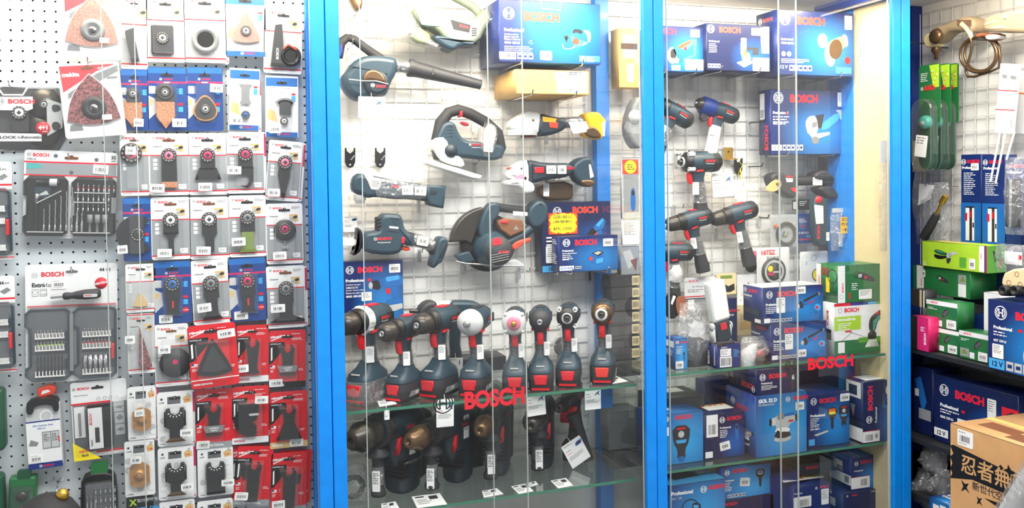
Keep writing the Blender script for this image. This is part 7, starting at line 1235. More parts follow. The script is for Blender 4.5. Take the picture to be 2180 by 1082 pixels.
# --- shelf A
T = box3('small upright blue tool box at the left end of the shelf', 1437, 722, 1464, 789, .06, None, ZA, 'art_mid', [('logo', .2, .12, .06), ('t', 'BOSCH', .36, .16, .07, 'bosch_red', 3), ('t', 'Professional', .12, .28, .035, 'white', 2), ('ln', .12, .33, .5, 6, .018), ('pic', 'screwlong', .72, .6, .35)], stk=[('s', .35, .84, .6, .24)], left=[('r', .1, .1, .9, .3, 'white'), ('ln', .1, .4, .7, 4, .03)])
T = box3('low blue carton with a barcode label carrying the work lamp', 1526, 735, 1577, 786, .07, None, ZA, 'navy', [('r', .15, .2, .6, .5, 'card_white'), ('r', .13, .52, .62, .96, 'card_white'), ('bars', .17, .58, .58, .9), ('ln', .18, .28, .3, 3, .04, 'grey'), ('t', 'BOSCH', .2, .17, .06, 'white', 1), ('ln', .7, .25, .26, 10, .02, 'sky')], left=[('t', 'BOSCH', .4, .9, .14, 'white', 3, 90), ('r', .78, .1, .86, .9, 'lgrey')], top=[('r', .1, .1, .9, .9, 'midblue')])
lampT = T
L_ = thing('work_lamp', 'folding work lamp with white lit panel standing on the low blue carton', 'work lamp', (T.location.x-.01, T.location.y+.03, T['top']), math.radians(8))
b = MB(); b.pil(rrect(-.034, -.006, .034, .006, .004), .02, -.03, .003, 'soft_black'); b.M = Matrix.Identity(4); b.build('base_foot', L_)
for sd in (-1, 1): b = MB(); b.pil([(sd*.03-.004, 0), (sd*.03+.004, 0), (sd*.034+.004, .055), (sd*.034-.004, .055)], .01, -.012, .003, 'silver_plastic'); b.lathe([(.013, 0), (.013, .006), (0, .007)], (sd*.036-.003*sd, -.001, .052), (sd, 0, 0), 'lgrey', 16); b.build('side_arm', L_)
b = MB(Matrix.Translation((0, 0, .05)) @ Matrix.Rotation(math.radians(-10), 4, 'Y')); b.pil(rrect(-.027, -.045, .027, .02, .006), .02, -.016, .005, 'teal_dark'); b.pil(rrect(-.012, -.008, .012, .014, .002), -.015, -.0175, .001, 'red'); b.pil(rrect(-.034, .02, .034, .15, .008), .014, -.014, .005, 'silver_plastic'); b.build('lamp_housing', L_)
b = MB(Matrix.Translation((0, 0, .05)) @ Matrix.Rotation(math.radians(-10), 4, 'Y')); b.pil(rrect(-.028, .027, .028, .143, .006), -.013, -.0165, .002, 'lamp_face'); b.build('lamp_panel', L_, label='white lamp panel')
box3('tall narrow dark blue box behind the work lamp', 1549, 636, 1570, 728, .05, 2.55, ZA, 'deep', [('t', 'BOSCH', .2, .25, .05, 'bosch_red', 2), ('t', 'Prof', .2, .32, .04, 'white', 2), ('r', .5, .9, .95, 1, 'sky')])
SX = [('logo', .11, .2, .1), ('t', 'BOSCH', .24, .27, .15, 'bosch_red', 4), ('t', 'Professional', .05, .5, .07, 'white', 3), ('ln', .05, .55, .22, 4, .028), ('pic', 'cyl', .76, .42, .5), ('r', .02, .84, .12, .96, 'card_white'), ('ics', .13, .86, .48, 6, .09)]
T = box3('lower blue cordless screwdriver box of the stacked pair', 1641, 692, 1760, 771, .11, None, ZA, 'art', SX, stk=[('l', .32, .5, .14, .42), ('s', .55, .84, .15, .2)], left=[('t', 'BOSCH', .3, .2, .1, 'bosch_red', 3), ('t', 'Professional', .05, .35, .06, 'white', 2), ('ln', .05, .45, .5, 5, .03)])
T = box3('upper blue cordless screwdriver box of the stacked pair', 1624, 614, 1753, 694, .11, T['P']+.001, T['top'], 'art', SX, stk=[('l', .29, .5, .14, .42), ('s', .62, .12, .16, .2)], left=[('logo', .12, .12, .07), ('t', 'BOSCH', .3, .18, .1, 'bosch_red', 3), ('t', 'Professional', .05, .3, .06, 'white', 2), ('p', [(.1, .6), (.8, .64), (.8, .78), (.1, .72)], 'teal_dark'), ('r', .6, .88, .9, .98, 'card_white')], top=[('r', .0, .0, 1, 1, 'lgrey')])
T = carton('tool_box', 'green and white brush tool box with a spectrum strip', 1776, 648, 1903, 757, .07, None, 'card_white', [('r', 0, 0, .14, .055, 'red'), ('r', .14, 0, .27, .055, 'bosch_red'), ('r', .27, 0, .4, .055, 'purple'), ('r', .4, 0, .56, .055, 'frame_navy'), ('r', .56, 0, .7, .055, 'sky'), ('r', .7, 0, .85, .055, 'lgreen'), ('r', .85, 0, 1, .055, 'green'), ('r', 0, .73, 1, 1, 'green'), ('r', .4, .7, .9, .8, 'lgreen'), ('r', 0, .26, .44, .53, 'lime'), ('ring', .1, .14, .045, 'grey'), ('t', 'BOSCH', .17, .18, .085, 'bosch_red', 3), ('t', 'UniversalBrush', .05, .345, .055, 'white', 3, 0, 'l'), ('ln', .07, .4, .22, 4, .022, 'white'), ('pic', 'brush', .66, .5, .62), ('r', .78, .33, .98, .58, 'ink'), ('r', .79, .34, .97, .57, 'tan'), ('p', [(.82, .5), (.9, .42), (.95, .52), (.86, .56)], 'white'), ('r', .18, .54, .28, .57, 'red'), ('p', [(.05, .79), (.3, .57), (.31, .57), (.06, .79)], 'grey'), ('p', [(.24, .57), (.52, .7), (.52, .695), (.25, .565)], 'grey'), ('r', .06, .76, .17, .97, 'card_white'), ('r', .88, .76, .96, .84, 'card_white')], zb=ZA, left=[('r', 0, 0, .2, 1, 'green'), ('t', 'BOSCH', .45, .15, .07, 'bosch_red', 3, -90), ('p', [(.3, .5), (.8, .52), (.8, .72), (.3, .72)], 'ink')])
T = carton('tool_box', 'dark green lamp tool box lying on the brush tool box', 1784, 567, 1903, 647, .11, T['P']+.001, 'green', [('r', 0, 0, .125, 1, 'card_white'), ('t', 'BOSCH', .1, .72, .06, 'bosch_red', 3, 90), ('ring', .06, .84, .06, 'grey'), ('pic', 'lamp', .5, .34, .6), ('r', .19, .74, .22, .9, 'red'), ('ln', .24, .5, .12, 4, .03), ('r', .86, .0, .985, .92, 'card_white'), ('r', .87, .02, .975, .36, 'grey'), ('t', '3.6V', .945, .85, .07, 'ink', 4, 90)], zb=T['top'], stk=[('l', .48, .8, .23, .26)], left=[('r', 0, 0, .22, .6, 'card_white'), ('r', .45, .35, .62, .75, 'yellow'), ('r', .23, .08, .6, .3, 'brown'), ('ring', .75, .3, .2, 'ink'), ('t', 'BOSCH', .17, .58, .06, 'red', 2, 90)], top=[('r', 0, 0, 1, 1, 'green')])
bag('large clear bag of fittings standing left of the work lamp', 1441, 643, 1519, 779, 2.44, lambda b, W_, H_: (b.loft([(0, 0, .0, .045, .02), (0, 0, .07, .05, .025), (.0, 0, .1, .03, .012)], 'soft_black', 10), b.prism([(-.03, .1), (.03, .08), (.04, .13), (-.01, .15)], -.01, -.014, 'card_white')), deep=.05)
bag('clear bag with a red item lying right of the low carton', 1572, 716, 1642, 778, 2.43, lambda b, W_, H_: (b.tube([(-.02, 0, .03), (.02, 0, .04), (.04, 0, .03)], [.01, .012, .008], 'red', 8), b.loft([(-.03, 0, 0, .02, .02), (-.02, 0, .05, .03, .02), (0, 0, .07, .01, .01)], 'card_white', 10)), deep=.05)
# --- shelf B
T = box3('blue detector box at the left end of the second shelf', 1392, 887, 1498, 996, .12, None, ZB3, 'art_mid', [('logo', .26, .09, .055), ('t', 'BOSCH', .44, .125, .09, 'bosch_red', 4), ('pic', 'detector', .55, .58, .68), ('t', 'al', .04, .68, .045, 'white', 3)], stk=[('s', .16, .33, .28, .17)], top=[('r', .1, .3, .5, .6, 'card_white')])
T = box3('blue wall scanner box with a slanted barcode sticker', 1500, 886, 1586, 981, .12, None, ZB3, 'art_deep', [('logo', .44, .14, .07), ('t', 'BOSCH', .56, .17, .09, 'bosch_red', 3), ('t', 'Professional', .38, .34, .045, 'white', 2), ('ln', .38, .38, .2, 5, .022), ('pic', 'screwlong', .8, .46, .4), ('r', .05, .0, .33, .5, 'card_white'), ('bars', .1, .22, .28, .44), ('r', .02, .82, .2, .96, 'card_white')], stk=[('s', .5, .73, .25, .19, -8)], top=[('r', .3, .1, .95, .6, 'kraft'), ('r', .32, .2, .93, .6, 'card_white')])
T = box3('large bright blue optical level box in the middle of the second shelf', 1609, 845, 1718, 977, .17, None, ZB3, 'art_mid', [('t', 'GOL 32 D', .06, .12, .065, 'white', 4), ('t', 'Professional', .06, .17, .045, 'lgrey', 1), ('logo', .63, .1, .045), ('t', 'BOSCH', .74, .13, .07, 'bosch_red', 4), ('pic', 'level', .52, .52, .38)], stk=[('s', .86, .23, .17, .13)], left=[('logo', .25, .2, .06), ('t', 'BOSCH', .38, .3, .08, 'bosch_red', 3), ('pic', 'level', .7, .7, .22)], top=[('r', .5, .0, 1, 1, 'midblue')])
G3 = T
T = box3('dark navy carton lying on the optical level box', 1610, 790, 1700, 838, .16, T['P']+.004, T['top'], 'deep', [('logo', .15, .3, .14), ('t', 'BOSCH', .3, .38, .2, 'bosch_red', 4), ('t', 'Professional', .12, .58, .08, 'white', 2), ('ln', .12, .64, .4, 4, .03), ('r', .8, .15, .92, .9, 'soft_black'), ('t', '6', .84, .5, .2, 'white', 2)], left=[('r', .05, .2, .2, .6, 'grey'), ('t', 'BOSCH', .5, .8, .2, 'bosch_red', 2), ('logo', .9, .8, .12)])
T = box3('navy thermal camera box with two cameras pictured', 1720, 844, 1809, 955, .14, None, ZB3, 'art', [('logo', .14, .12, .07), ('t', 'BOSCH', .28, .17, .095, 'bosch_red', 4), ('t', 'Professional', .06, .42, .055, 'white', 3), ('ln', .06, .45, .22, 6, .018), ('t', 'GTC 400 C', .06, .67, .035, 'white', 3), ('pic', 'imager', .58, .48, .42), ('pic', 'detector', .86, .46, .42), ('p', [(.14, .76), (.46, .7), (.5, .73), (.2, .79)], 'lgrey'), ('r', .02, .84, .16, .96, 'sky')], stk=[('s', .88, .1, .22, .15)])
T = box3('tall upright navy angle driver box with lettering running upwards', 1837, 815, 1908, 946, .09, None, ZB3, 'art_deep', [('t', 'BOSCH', .3, .47, .10, 'bosch_red', 4, 90), ('logo', .19, .62, .06), ('t', 'Professional', .42, .68, .04, 'white', 2, 90), ('pic', 'angle', .74, .26, .42), ('r', 0, .8, .5, .81, 'red'), ('r', 0, .81, .5, .985, 'card_white'), ('bars', .08, .86, .3, .96), ('r', .36, .86, .44, .93, 'card_grey')], left=[('r', .1, .02, .9, .28, 'card_white'), ('r', .25, .08, .7, .24, 'teal_dark'), ('p', [(.3, .4), (.5, .6), (.6, .4)], 'grey'), ('r', 0, .76, 1, .98, 'card_white')], stk=[], top=[('r', .2, .1, .9, .8, 'card_white')])
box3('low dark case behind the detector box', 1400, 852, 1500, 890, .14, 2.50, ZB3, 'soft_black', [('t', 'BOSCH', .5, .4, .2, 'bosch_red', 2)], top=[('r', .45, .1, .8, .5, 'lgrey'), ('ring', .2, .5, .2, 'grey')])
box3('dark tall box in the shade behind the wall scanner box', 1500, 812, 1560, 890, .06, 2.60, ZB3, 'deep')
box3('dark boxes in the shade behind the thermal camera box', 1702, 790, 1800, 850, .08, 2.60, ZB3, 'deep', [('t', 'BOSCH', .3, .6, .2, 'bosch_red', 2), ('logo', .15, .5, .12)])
# --- shelf C
T = box3('blue inspection camera box in the lowest visible row by the post', 1428, 1036, 1545, 1160, .14, 2.40, ZC, 'art_mid', [('t', 'Professional', .02, .14, .055, 'white', 3), ('t', 'GIC 120', .02, .2, .035, 'lgrey', 1), ('logo', .6, .11, .05), ('t', 'BOSCH', .7, .13, .065, 'bosch_red', 4), ('pic', 'camhose', .4, .4, .42), ('r', 0, .42, .16, .6, 'card_white')], top=[('r', .0, .0, 1, 1, 'sky'), ('p', [(.1, .2), (.6, .1), (.7, .6), (.2, .7)], 'soft_black'), ('r', .7, .0, 1, .5, 'card_white')])
T0 = box3('navy carton in the lowest visible row under the inspection camera pair', 1540, 1068, 1648, 1180, .15, 2.42, ZC, 'deep', [('t', 'BOSCH', .05, .12, .07, 'bosch_red', 2)])
T = box3('bright blue borescope box standing on the navy carton', 1538, 1000, 1641, 1066, .04, T0['P']+.002, T0['top'], 'art_mid', [('logo', .1, .14, .09), ('t', 'BOSCH', .22, .18, .13, 'bosch_red', 4), ('t', 'Professional', .05, .42, .055, 'white', 3), ('ln', .05, .47, .16, 6, .028), ('pic', 'camera', .78, .44, .58), ('ics', .1, .84, .48, 5, .1)], stk=[('s', .46, .5, .2, .27, 6)])
T = box3('dark blue carton with a white barcode label, low middle', 1690, 1040, 1768, 1180, .12, 2.40, ZC, 'navy', [('logo', .62, .07, .03), ('t', 'BOSCH', .72, .085, .05, 'bosch_red', 2), ('t', 'Professional', .02, .14, .03, 'white', 2), ('r', .0, .2, .48, .42, 'card_white'), ('bars', .16, .26, .42, .4)], stk=[('l', .85, .27, .2, .32)], left=[('r', .3, .3, .8, .7, 'teal_dark')])
flat = box3('flat dark blue case under the price leaflet', 1700, 992, 1782, 1016, .14, 2.44, T['top']+.02, 'teal_dark', [('t', 'BOSCH', .2, .5, .3, 'bosch_red', 1)], top=[('ring', .5, .5, .3, 'grey')])
box3('dark blue case below the leaflet', 1640, 1012, 1700, 1180, .16, 2.42, ZC, 'navy')
D_ = thing('leaflet', 'glossy colour price leaflet lying over the dark cases', 'leaflet', at(1704, 1010, 2.40)); q = Px(2.40, 1704, 1010); b = MB()
def lf(x, y, dz=0): w = at(x, y, 2.40+(1028-y)*.0042)-D_.location; return (w.x, w.y, w.z+dz)
b.add([lf(1668, 1028), lf(1755, 1016), lf(1718, 992), lf(1653, 1002)], [(0, 1, 2, 3)], 'white'); b.add([lf(1676, 1024, .001), lf(1694, 1022, .001), lf(1680, 1008, .001), lf(1666, 1010, .001)], [(0, 1, 2, 3)], 'card_white'); b.add([lf(1698, 1021, .001), lf(1712, 1019, .001), lf(1696, 1008, .001), lf(1684, 1010, .001)], [(0, 1, 2, 3)], 'orange'); b.add([lf(1716, 1018, .001), lf(1742, 1014, .001), lf(1720, 1002, .001), lf(1702, 1006, .001)], [(0, 1, 2, 3)], 'yellow'); b.add([lf(1724, 1015, .0015), lf(1732, 1014, .0015), lf(1722, 1007, .0015), lf(1714, 1009, .0015)], [(0, 1, 2, 3)], 'sky'); b.add([lf(1694, 1023, .0012), lf(1697, 1022, .0012), lf(1678, 1004, .0012), lf(1674, 1005, .0012)], [(0, 1, 2, 3)], 'midblue'); b.build('printed_sheet', D_)
T = box3('black carton with a barcode sticker at the bottom by the last blue post', 1794, 1053, 1896, 1180, .12, 2.42, ZC, 'deep', [('logo', .1, .09, .035), ('t', 'BOSCH', .2, .11, .05, 'bosch_red', 4), ('t', 'Professional', .6, .07, .03, 'white', 2), ('r', .88, .01, .98, .06, 'card_grey')], stk=[('s', .78, .1, .18, .12)], left=[('logo', .5, .1, .06), ('r', .3, .25, .7, .5, 'lgrey')])
T = box3('blue line laser box on the black carton by the last blue post', 1812, 976, 1897, 1048, .11, T['P']+.01, T['top'], 'art', [('logo', .13, .2, .07), ('t', 'BOSCH', .24, .22, .1, 'bosch_red', 3), ('t', 'Professional', .08, .44, .05, 'white', 2), ('pic', 'laser', .77, .5, .5), ('r', 0, .6, .46, .61, 'red'), ('r', 0, .61, .46, .95, 'card_white'), ('bars', .24, .68, .4, .88)], stk=[('s', .8, .14, .22, .24)], left=[('r', .3, .2, .6, .35, 'white'), ('r', 0, .55, 1, .85, 'card_white'), ('r', .7, .6, .9, .8, 'grey')], top=[('r', .2, .0, .8, 1, 'midblue')])
# ================================================================ corner cabinet on the side wall
def rootR(name, label, cat, x, y, X=2.40, group=None): q = PxR(X, x, y); T = thing(name, label, cat, q.o, -math.pi/2, group); return T, q
def boxR(label, x0, y0, x1, y1, d, P=None, zb=None, m='art', items=(), name='tool_box', **k): return carton(name, label, x0, y0, x1, y1, d, P, m, items, zb=zb, R=True, **k)
SL = [('r', 0, 0, 1, .17, 'card_white'), ('ring', .08, .085, .05, 'grey'), ('t', 'BOSCH', .16, .12, .08, 'bosch_red', 3), ('ln', .06, .28, .3, 2, .03), ('pic', 'sleeve', .62, .42, .4), ('r', .04, .62, .34, .92, 'card_grey'), ('p', [(.08, .7), (.2, .66), (.3, .8), (.1, .86)], 'olive'), ('r', .36, .72, .52, .94, 'card_white')]
T4 = boxR('lower green sleeve box nearest the magenta box', 1978, 695, 2041, 744, .07, None, zR1, 'green', SL, stk=[('s', .8, .78, .3, .34)], ymin=0)
T5 = boxR('lower green sleeve box beside the big blue jigsaw box', 2042, 703, 2106, 761, .07, None, zR1, 'green', SL, stk=[('s', .8, .8, .3, .32)])
T3 = boxR('upper green sleeve box on top of the lower ones', 1972, 637, 2038, 694, .07, T4['P']+.002, T4['top'], 'green', SL, stk=[('s', .82, .8, .3, .32)])
boxR('magenta and black narrow box at the end of the shelf', 1940, 672, 1977, 742, .05, None, zR1, 'magenta', [('r', 0, 0, .35, 1, 'black'), ('t', 'BOSCH', .85, .8, .08, 'white', 2, 90), ('ln', .55, .3, .3, 3, .03)])
boxR('black and cream narrow boxes standing on the magenta box', 1940, 615, 1970, 668, .05, T3['P']+.03, T4['top']+.05, 'soft_black', [('r', .6, 0, .75, 1, 'beige'), ('r', .85, 0, .95, 1, 'card_white')], name='narrow_box')
T2 = boxR('large dark green lamp tool box in the green stack', 1944, 564, 2066, 640, .12, 2.29, T3['top'], 'green', [('r', .07, 0, .2, 1, 'card_white'), ('t', 'BOSCH', .17, .75, .07, 'bosch_red', 3, 90), ('pic', 'lamp', .55, .42, .5), ('r', .8, .16, .93, .5, 'card_grey'), ('p', [(.82, .4), (.88, .2), (.92, .4)], 'olive'), ('r', .8, .5, .93, .95, 'card_white')], stk=[('s', .2, .28, .06, .26)])
T = boxR('bright green pruning shear box on top of the stack', 1963, 513, 2101, 565, .08, 2.28, T2['top'], 'lime', [('pic', 'pruner', .38, .5, .62), ('r', .89, .02, .96, .96, 'card_white'), ('t', 'BOSCH', .91, .3, .05, 'bosch_red', 3, -90), ('r', .965, 0, .985, 1, 'purple'), ('r', .985, 0, 1, 1, 'red'), ('ln', .02, .84, .08, 2, .05, 'white'), ('r', .6, .5, .7, .9, 'lgreen')], stk=[('s', .79, .72, .09, .4)], right=[('r', 0, 0, 1, 1, 'lgreen'), ('p', [(.3, .2), (.4, .6), (.5, .6), (.4, .2)], 'soft_black'), ('p', [(.6, .8), (.7, .5), (.8, .5), (.7, .8)], 'red')], top=[('r', .1, .2, .6, .7, 'tan')])
T7 = boxR('big blue cordless jigsaw box marked 12V at the picture edge', 2103, 637, 2250, 772, .10, 2.13, zR1, 'art', [('logo', .2, .17, .1), ('t', 'BOSCH', .42, .24, .12, 'bosch_red', 4), ('t', 'Professional', .09, .41, .05, 'white', 3), ('r', .46, .36, .52, .4, 'red'), ('ln', .09, .45, .25, 2, .024), ('t', 'GST 12V-LI', .09, .59, .035, 'white', 3), ('pic', 'saw', .8, .62, .5), ('r', .02, .84, .26, .98, 'sky'), ('t', '12 V', .07, .95, .08, 'navy', 3), ('ics', .28, .84, .9, 5, .13)], stk=[('l', .16, .725, .17, .2)])
boxR('white carton behind the big blue jigsaw box', 2094, 622, 2130, 676, .06, 2.27, zR1+.06, 'card_white', name='white_carton'); boxR('small blue carton behind the lower sleeve boxes', 2072, 668, 2104, 704, .06, 2.30, zR1, 'navy', [('r', .1, .5, .45, .9, 'lgrey'), ('r', .55, .5, .9, .9, 'lgrey')])
TL = [('logo', .14, .07, .028), ('t', 'BOSCH', .32, .085, .036, 'bosch_red', 4), ('t', 'Professional', .06, .14, .028, 'white', 3), ('ln', .14, .18, .6, 12, .011), ('r', .0, .47, 1, .9, 'midblue'), ('pic', 'ruler', .45, .68, .32)]
boxR('first tall blue digital level box behind the green stack', 2046, 330, 2089, 545, .05, 2.40, None, 'navy', TL, stk=[('s', .7, .12, .38, .07)])
boxR('second tall blue digital level box behind the green stack', 2091, 331, 2140, 548, .05, 2.38, None, 'navy', TL)
boxR('third tall blue box mostly hidden by the grey bag', 2141, 340, 2175, 552, .05, 2.37, None, 'navy', TL[:3])
carton('shelf_riser', 'plain dark carton carrying the tall blue level boxes', 2030, 552, 2180, 640, .09, 2.40, 'deep', R=True, cat='box')
# lower shelf
T9 = boxR('wide navy cordless vacuum box marked 12V on the lower shelf', 1989, 797, 2168, 936, .16, None, zR2, 'art_deep', [('logo', .13, .2, .085), ('t', 'BOSCH', .27, .28, .13, 'bosch_red', 4), ('t', 'Professional', .08, .46, .055, 'white', 3), ('r', .35, .425, .39, .465, 'red'), ('ln', .08, .5, .24, 2, .022), ('t', 'GAS 12V-LI', .08, .63, .04, 'white', 3), ('r', .0, .8, .18, .92, 'card_white'), ('t', '12 V', .04, .9, .07, 'ink', 3), ('pic', 'vac', .68, .72, .36), ('r', .82, .2, 1, .5, 'bosch_red'), ('p', [(.86, .3), (.94, .24), (.97, .3), (.9, .34)], 'soft_black'), ('r', .3, .56, .42, .78, 'card_white')], stk=[('l', .71, .28, .1, .28)])
boxR('dark blue carton at the far end of the lower shelf', 1944, 778, 1986, 938, .12, T9['P']+.012, zR2, 'deep', [('p', [(.1, .2), (.4, .14), (.7, .5), (.5, .7)], 'midblue'), ('r', .1, .34, .3, .45, 'card_white'), ('r', .3, .62, .9, .78, 'card_grey')])
# cardboard carton of bulbs in front
cz = .36
Tb = boxR('plain brown carton under the printed cardboard carton', 2020, 1110, 2260, 1400, .27, 1.86, .001, 'card_board', name='plain_carton')
T = boxR('brown cardboard carton printed with black brush strokes and big characters', 2023, 901, 2290, 1130, .27, 1.86, Tb['top'], 'card_board', [('p', [(.0, .23), (.03, .21), (.3, .25), (.42, .27), (.44, .24), (.48, .28), (.7, .27), (.98, .3), (.98, .56), (.6, .54), (.45, .5), (.2, .49), (.0, .56), (.02, .5), (-.0, .46), (.02, .4), (.0, .34), (.03, .3)], 'black'), ('t', '忍者無敵', .10, .455, .19, 'card_board', 1), ('t', '新世代空壓', .2, .585, .085, 'ink', 1), ('p', [(.5, .2), (.53, .25), (.6, .27), (.53, .3), (.52, .37), (.5, .3), (.45, .28), (.49, .25)], 'card_board'), ('p', [(.5, .21), (.525, .255), (.58, .27), (.525, .295), (.515, .35), (.5, .295), (.46, .28), (.495, .255)], 'black'), ('p', [(.10, .53), (.135, .56), (.17, .54), (.15, .59), (.18, .64), (.14, .61), (.10, .65), (.12, .59)], 'black'), ('p', [(.24, .63), (.26, .65), (.285, .63), (.27, .67), (.29, .71), (.265, .69), (.24, .71), (.25, .67)], 'black'), ('p', [(.3, .62), (.6, .6), (.98, .64), (.98, .7), (.5, .68)], 'black')], name='cardboard_carton', stk=[('s', .14, .11, .14, .16)], top=[('r', 0, .45, 1, .55, 'kraft'), ('p', [(.1, .6), (.4, .6), (.4, .8), (.1, .8)], 'brown'), ('r', .55, .1, .9, .4, 'card_white'), ('p', [(.4, .7), (1, .6), (1, .9), (.4, .9)], 'brown')])
boxR('blue carton corner with white labels left of the brown carton', 1978, 1058, 2021, 1180, .1, 2.04, .001, 'art_mid', [('r', .2, .03, .5, .09, 'card_white'), ('r', .55, .02, .85, .08, 'card_white')], top=[('ics', .1, .3, .9, 6, .3)])
T, q = rootR('plastic_roll', 'roll of clear white film leaning in front of the brown carton', 'plastic wrap', 2150, 1100, 1.79); piece(T, 'rolled_film', lambda b: b.tube([q.v(*p, -.01) for p in ((2118, 1160), (2162, 1085), (2205, 1020), (2270, 920))], [.026, .027, .028, .03], 'silver_plastic', 16)); piece(T, 'loose_film', lambda b: (b.tube([q.v(*p, -.012) for p in ((2122, 1150), (2160, 1085), (2190, 1040), (2215, 1005), (2240, 960))], [.03, .031, .033, .034, .03], 'bag', 12)))
for lab, a in (('grey crumpled bag on the low shelf, upper of the dark bags', (1956, 942, 2024, 1010)), ('grey crumpled bag with dark parts in the low corner', (1948, 1000, 1990, 1078)), ('smoky crumpled bag touching the brown carton', (1985, 995, 2028, 1070))):
    bag(lab, *a, 2.22, lambda b, W_, H_: b.loft([(0, .01, 0, W_*.3, .02), (0, .01, H_*.4, W_*.34, .025), (0, .01, H_*.7, W_*.12, .01)], 'card_dark', 10), R=True, deep=.05)
# hanging goods
T, q = rootR('corded_drill', 'old beige corded drill hanging with its coiled cable', 'drill', 2010, 130, 2.40); q.zoom(1900, 0, 4.16)
piece(T, 'housing', lambda b: (b.pil(q.P([(400, 290), (430, 235), (500, 225), (640, 165), (700, 142), (770, 165), (795, 215), (785, 270), (760, 295), (640, 280), (540, 285), (430, 400), (400, 350)], 1), .035, -.035, .014, 'khaki'), b.pil(q.P([(312, 330), (350, 300), (400, 290), (430, 400), (380, 425), (330, 420)], 1), .026, -.026, .008, 'beige'), [b.tube([q.V(645, 185+12*k, -.0355), q.V(770, 185+12*k, -.0355)], .0012, 'brown', 5) for k in range(5)]))
piece(T, 'gear_ring', lambda b: b.lathe([(q.L(62), 0), (q.L(70), .006), (q.L(60), .016), (q.L(40), .02), (0, .02)], q.V(462, 325, -.03), (0, -1, 0), 'bronze', 24)); piece(T, 'chuck', lambda b: (b.lathe([(q.L(40), 0), (q.L(42), q.L(20)), (q.L(30), q.L(45)), (q.L(20), q.L(60)), (q.L(18), q.L(100)), (0, q.L(105))], q.V(388, 425), (0, 0, -1), 'bronze', 16)))
piece(T, 'power_cable', lambda b: (b.tube([q.V(*p, -.03) for p in ((680, 215), (720, 250), (750, 300), (765, 345))], [.011, .010, .008, .006], 'beige', 10), b.tube([q.V(*p, -.035+.002*i) for i, p in enumerate(((765, 345), (775, 400), (760, 470), (730, 560), (705, 630), (720, 680), (780, 680), (830, 660), (900, 640), (980, 600), (985, 500), (970, 400), (920, 350)))], q.L(11), 'bronze', 8), b.tube([q.V(820+140*math.cos(t/24*2*math.pi), 480+150*math.sin(t/24*2*math.pi), -.02) for t in range(24)], q.L(12), 'bronze', 8, closed=True), b.tube([q.V(822+165*math.cos(t/24*2*math.pi), 486+158*math.sin(t/24*2*math.pi), -.028) for t in range(24)], q.L(12), 'bronze', 8, closed=True)), 'coiled brown power cable')
T, q = rootR('corded_drill', 'second beige corded drill cut by the picture edge, red trigger below', 'drill', 2150, 90, 2.38); q.zoom(1900, 0, 4.16)
piece(T, 'housing', lambda b: (b.pil(q.P([(862, 280), (862, 220), (890, 160), (940, 140), (1080, 105), (1300, 70), (1300, 300), (1100, 290), (980, 292)], 1), .035, -.035, .012, 'khaki'), b.pil(q.P([(890, 215), (990, 175), (992, 190), (895, 232)]), -.03, -.037, .002, 'beige'), b.lathe([(q.L(17), 0), (q.L(15), .004), (0, .004)], q.V(1072, 155, -.035), (0, -1, 0), 'lgrey', 14), b.pil(q.P([(940, 245), (1060, 232), (1060, 252), (945, 262)]), -.03, -.037, .002, 'beige'))); piece(T, 'rear_grip', lambda b: (b.pil(q.P([(770, 290), (980, 292), (985, 350), (880, 370), (860, 320), (770, 345)], 1), .015, -.02, .006, 'rust'), b.pil(q.P([(870, 310), (985, 305), (985, 350), (880, 360)], 1), .012, -.026, .004, 'lgrey')), 'red brown grip')
def hookR(lab, x, y, L=.1, X=2.49, m='soft_black'):
    c = at(x, y, X=X); T = thing('grid_hook', lab, 'hook', c, -math.pi/2, 'hooks on the side wall grid'); b = MB(); b.tube([(0, 0, 0), (0, -L, 0), (0, -L-.008, .012)], .0025, m, 6); b.build('hook_rod', T)
hookR('dark hook rod under the corded drill chuck', 1992, 94, .12); hookR('dark hook rod under the corded drill body', 2018, 102, .08); hookR('chrome hook rod holding the clear bags in the corner', 2040, 397, .14, m='steel'); hookR('dark hook rod under the second corded drill', 2112, 86, .08)
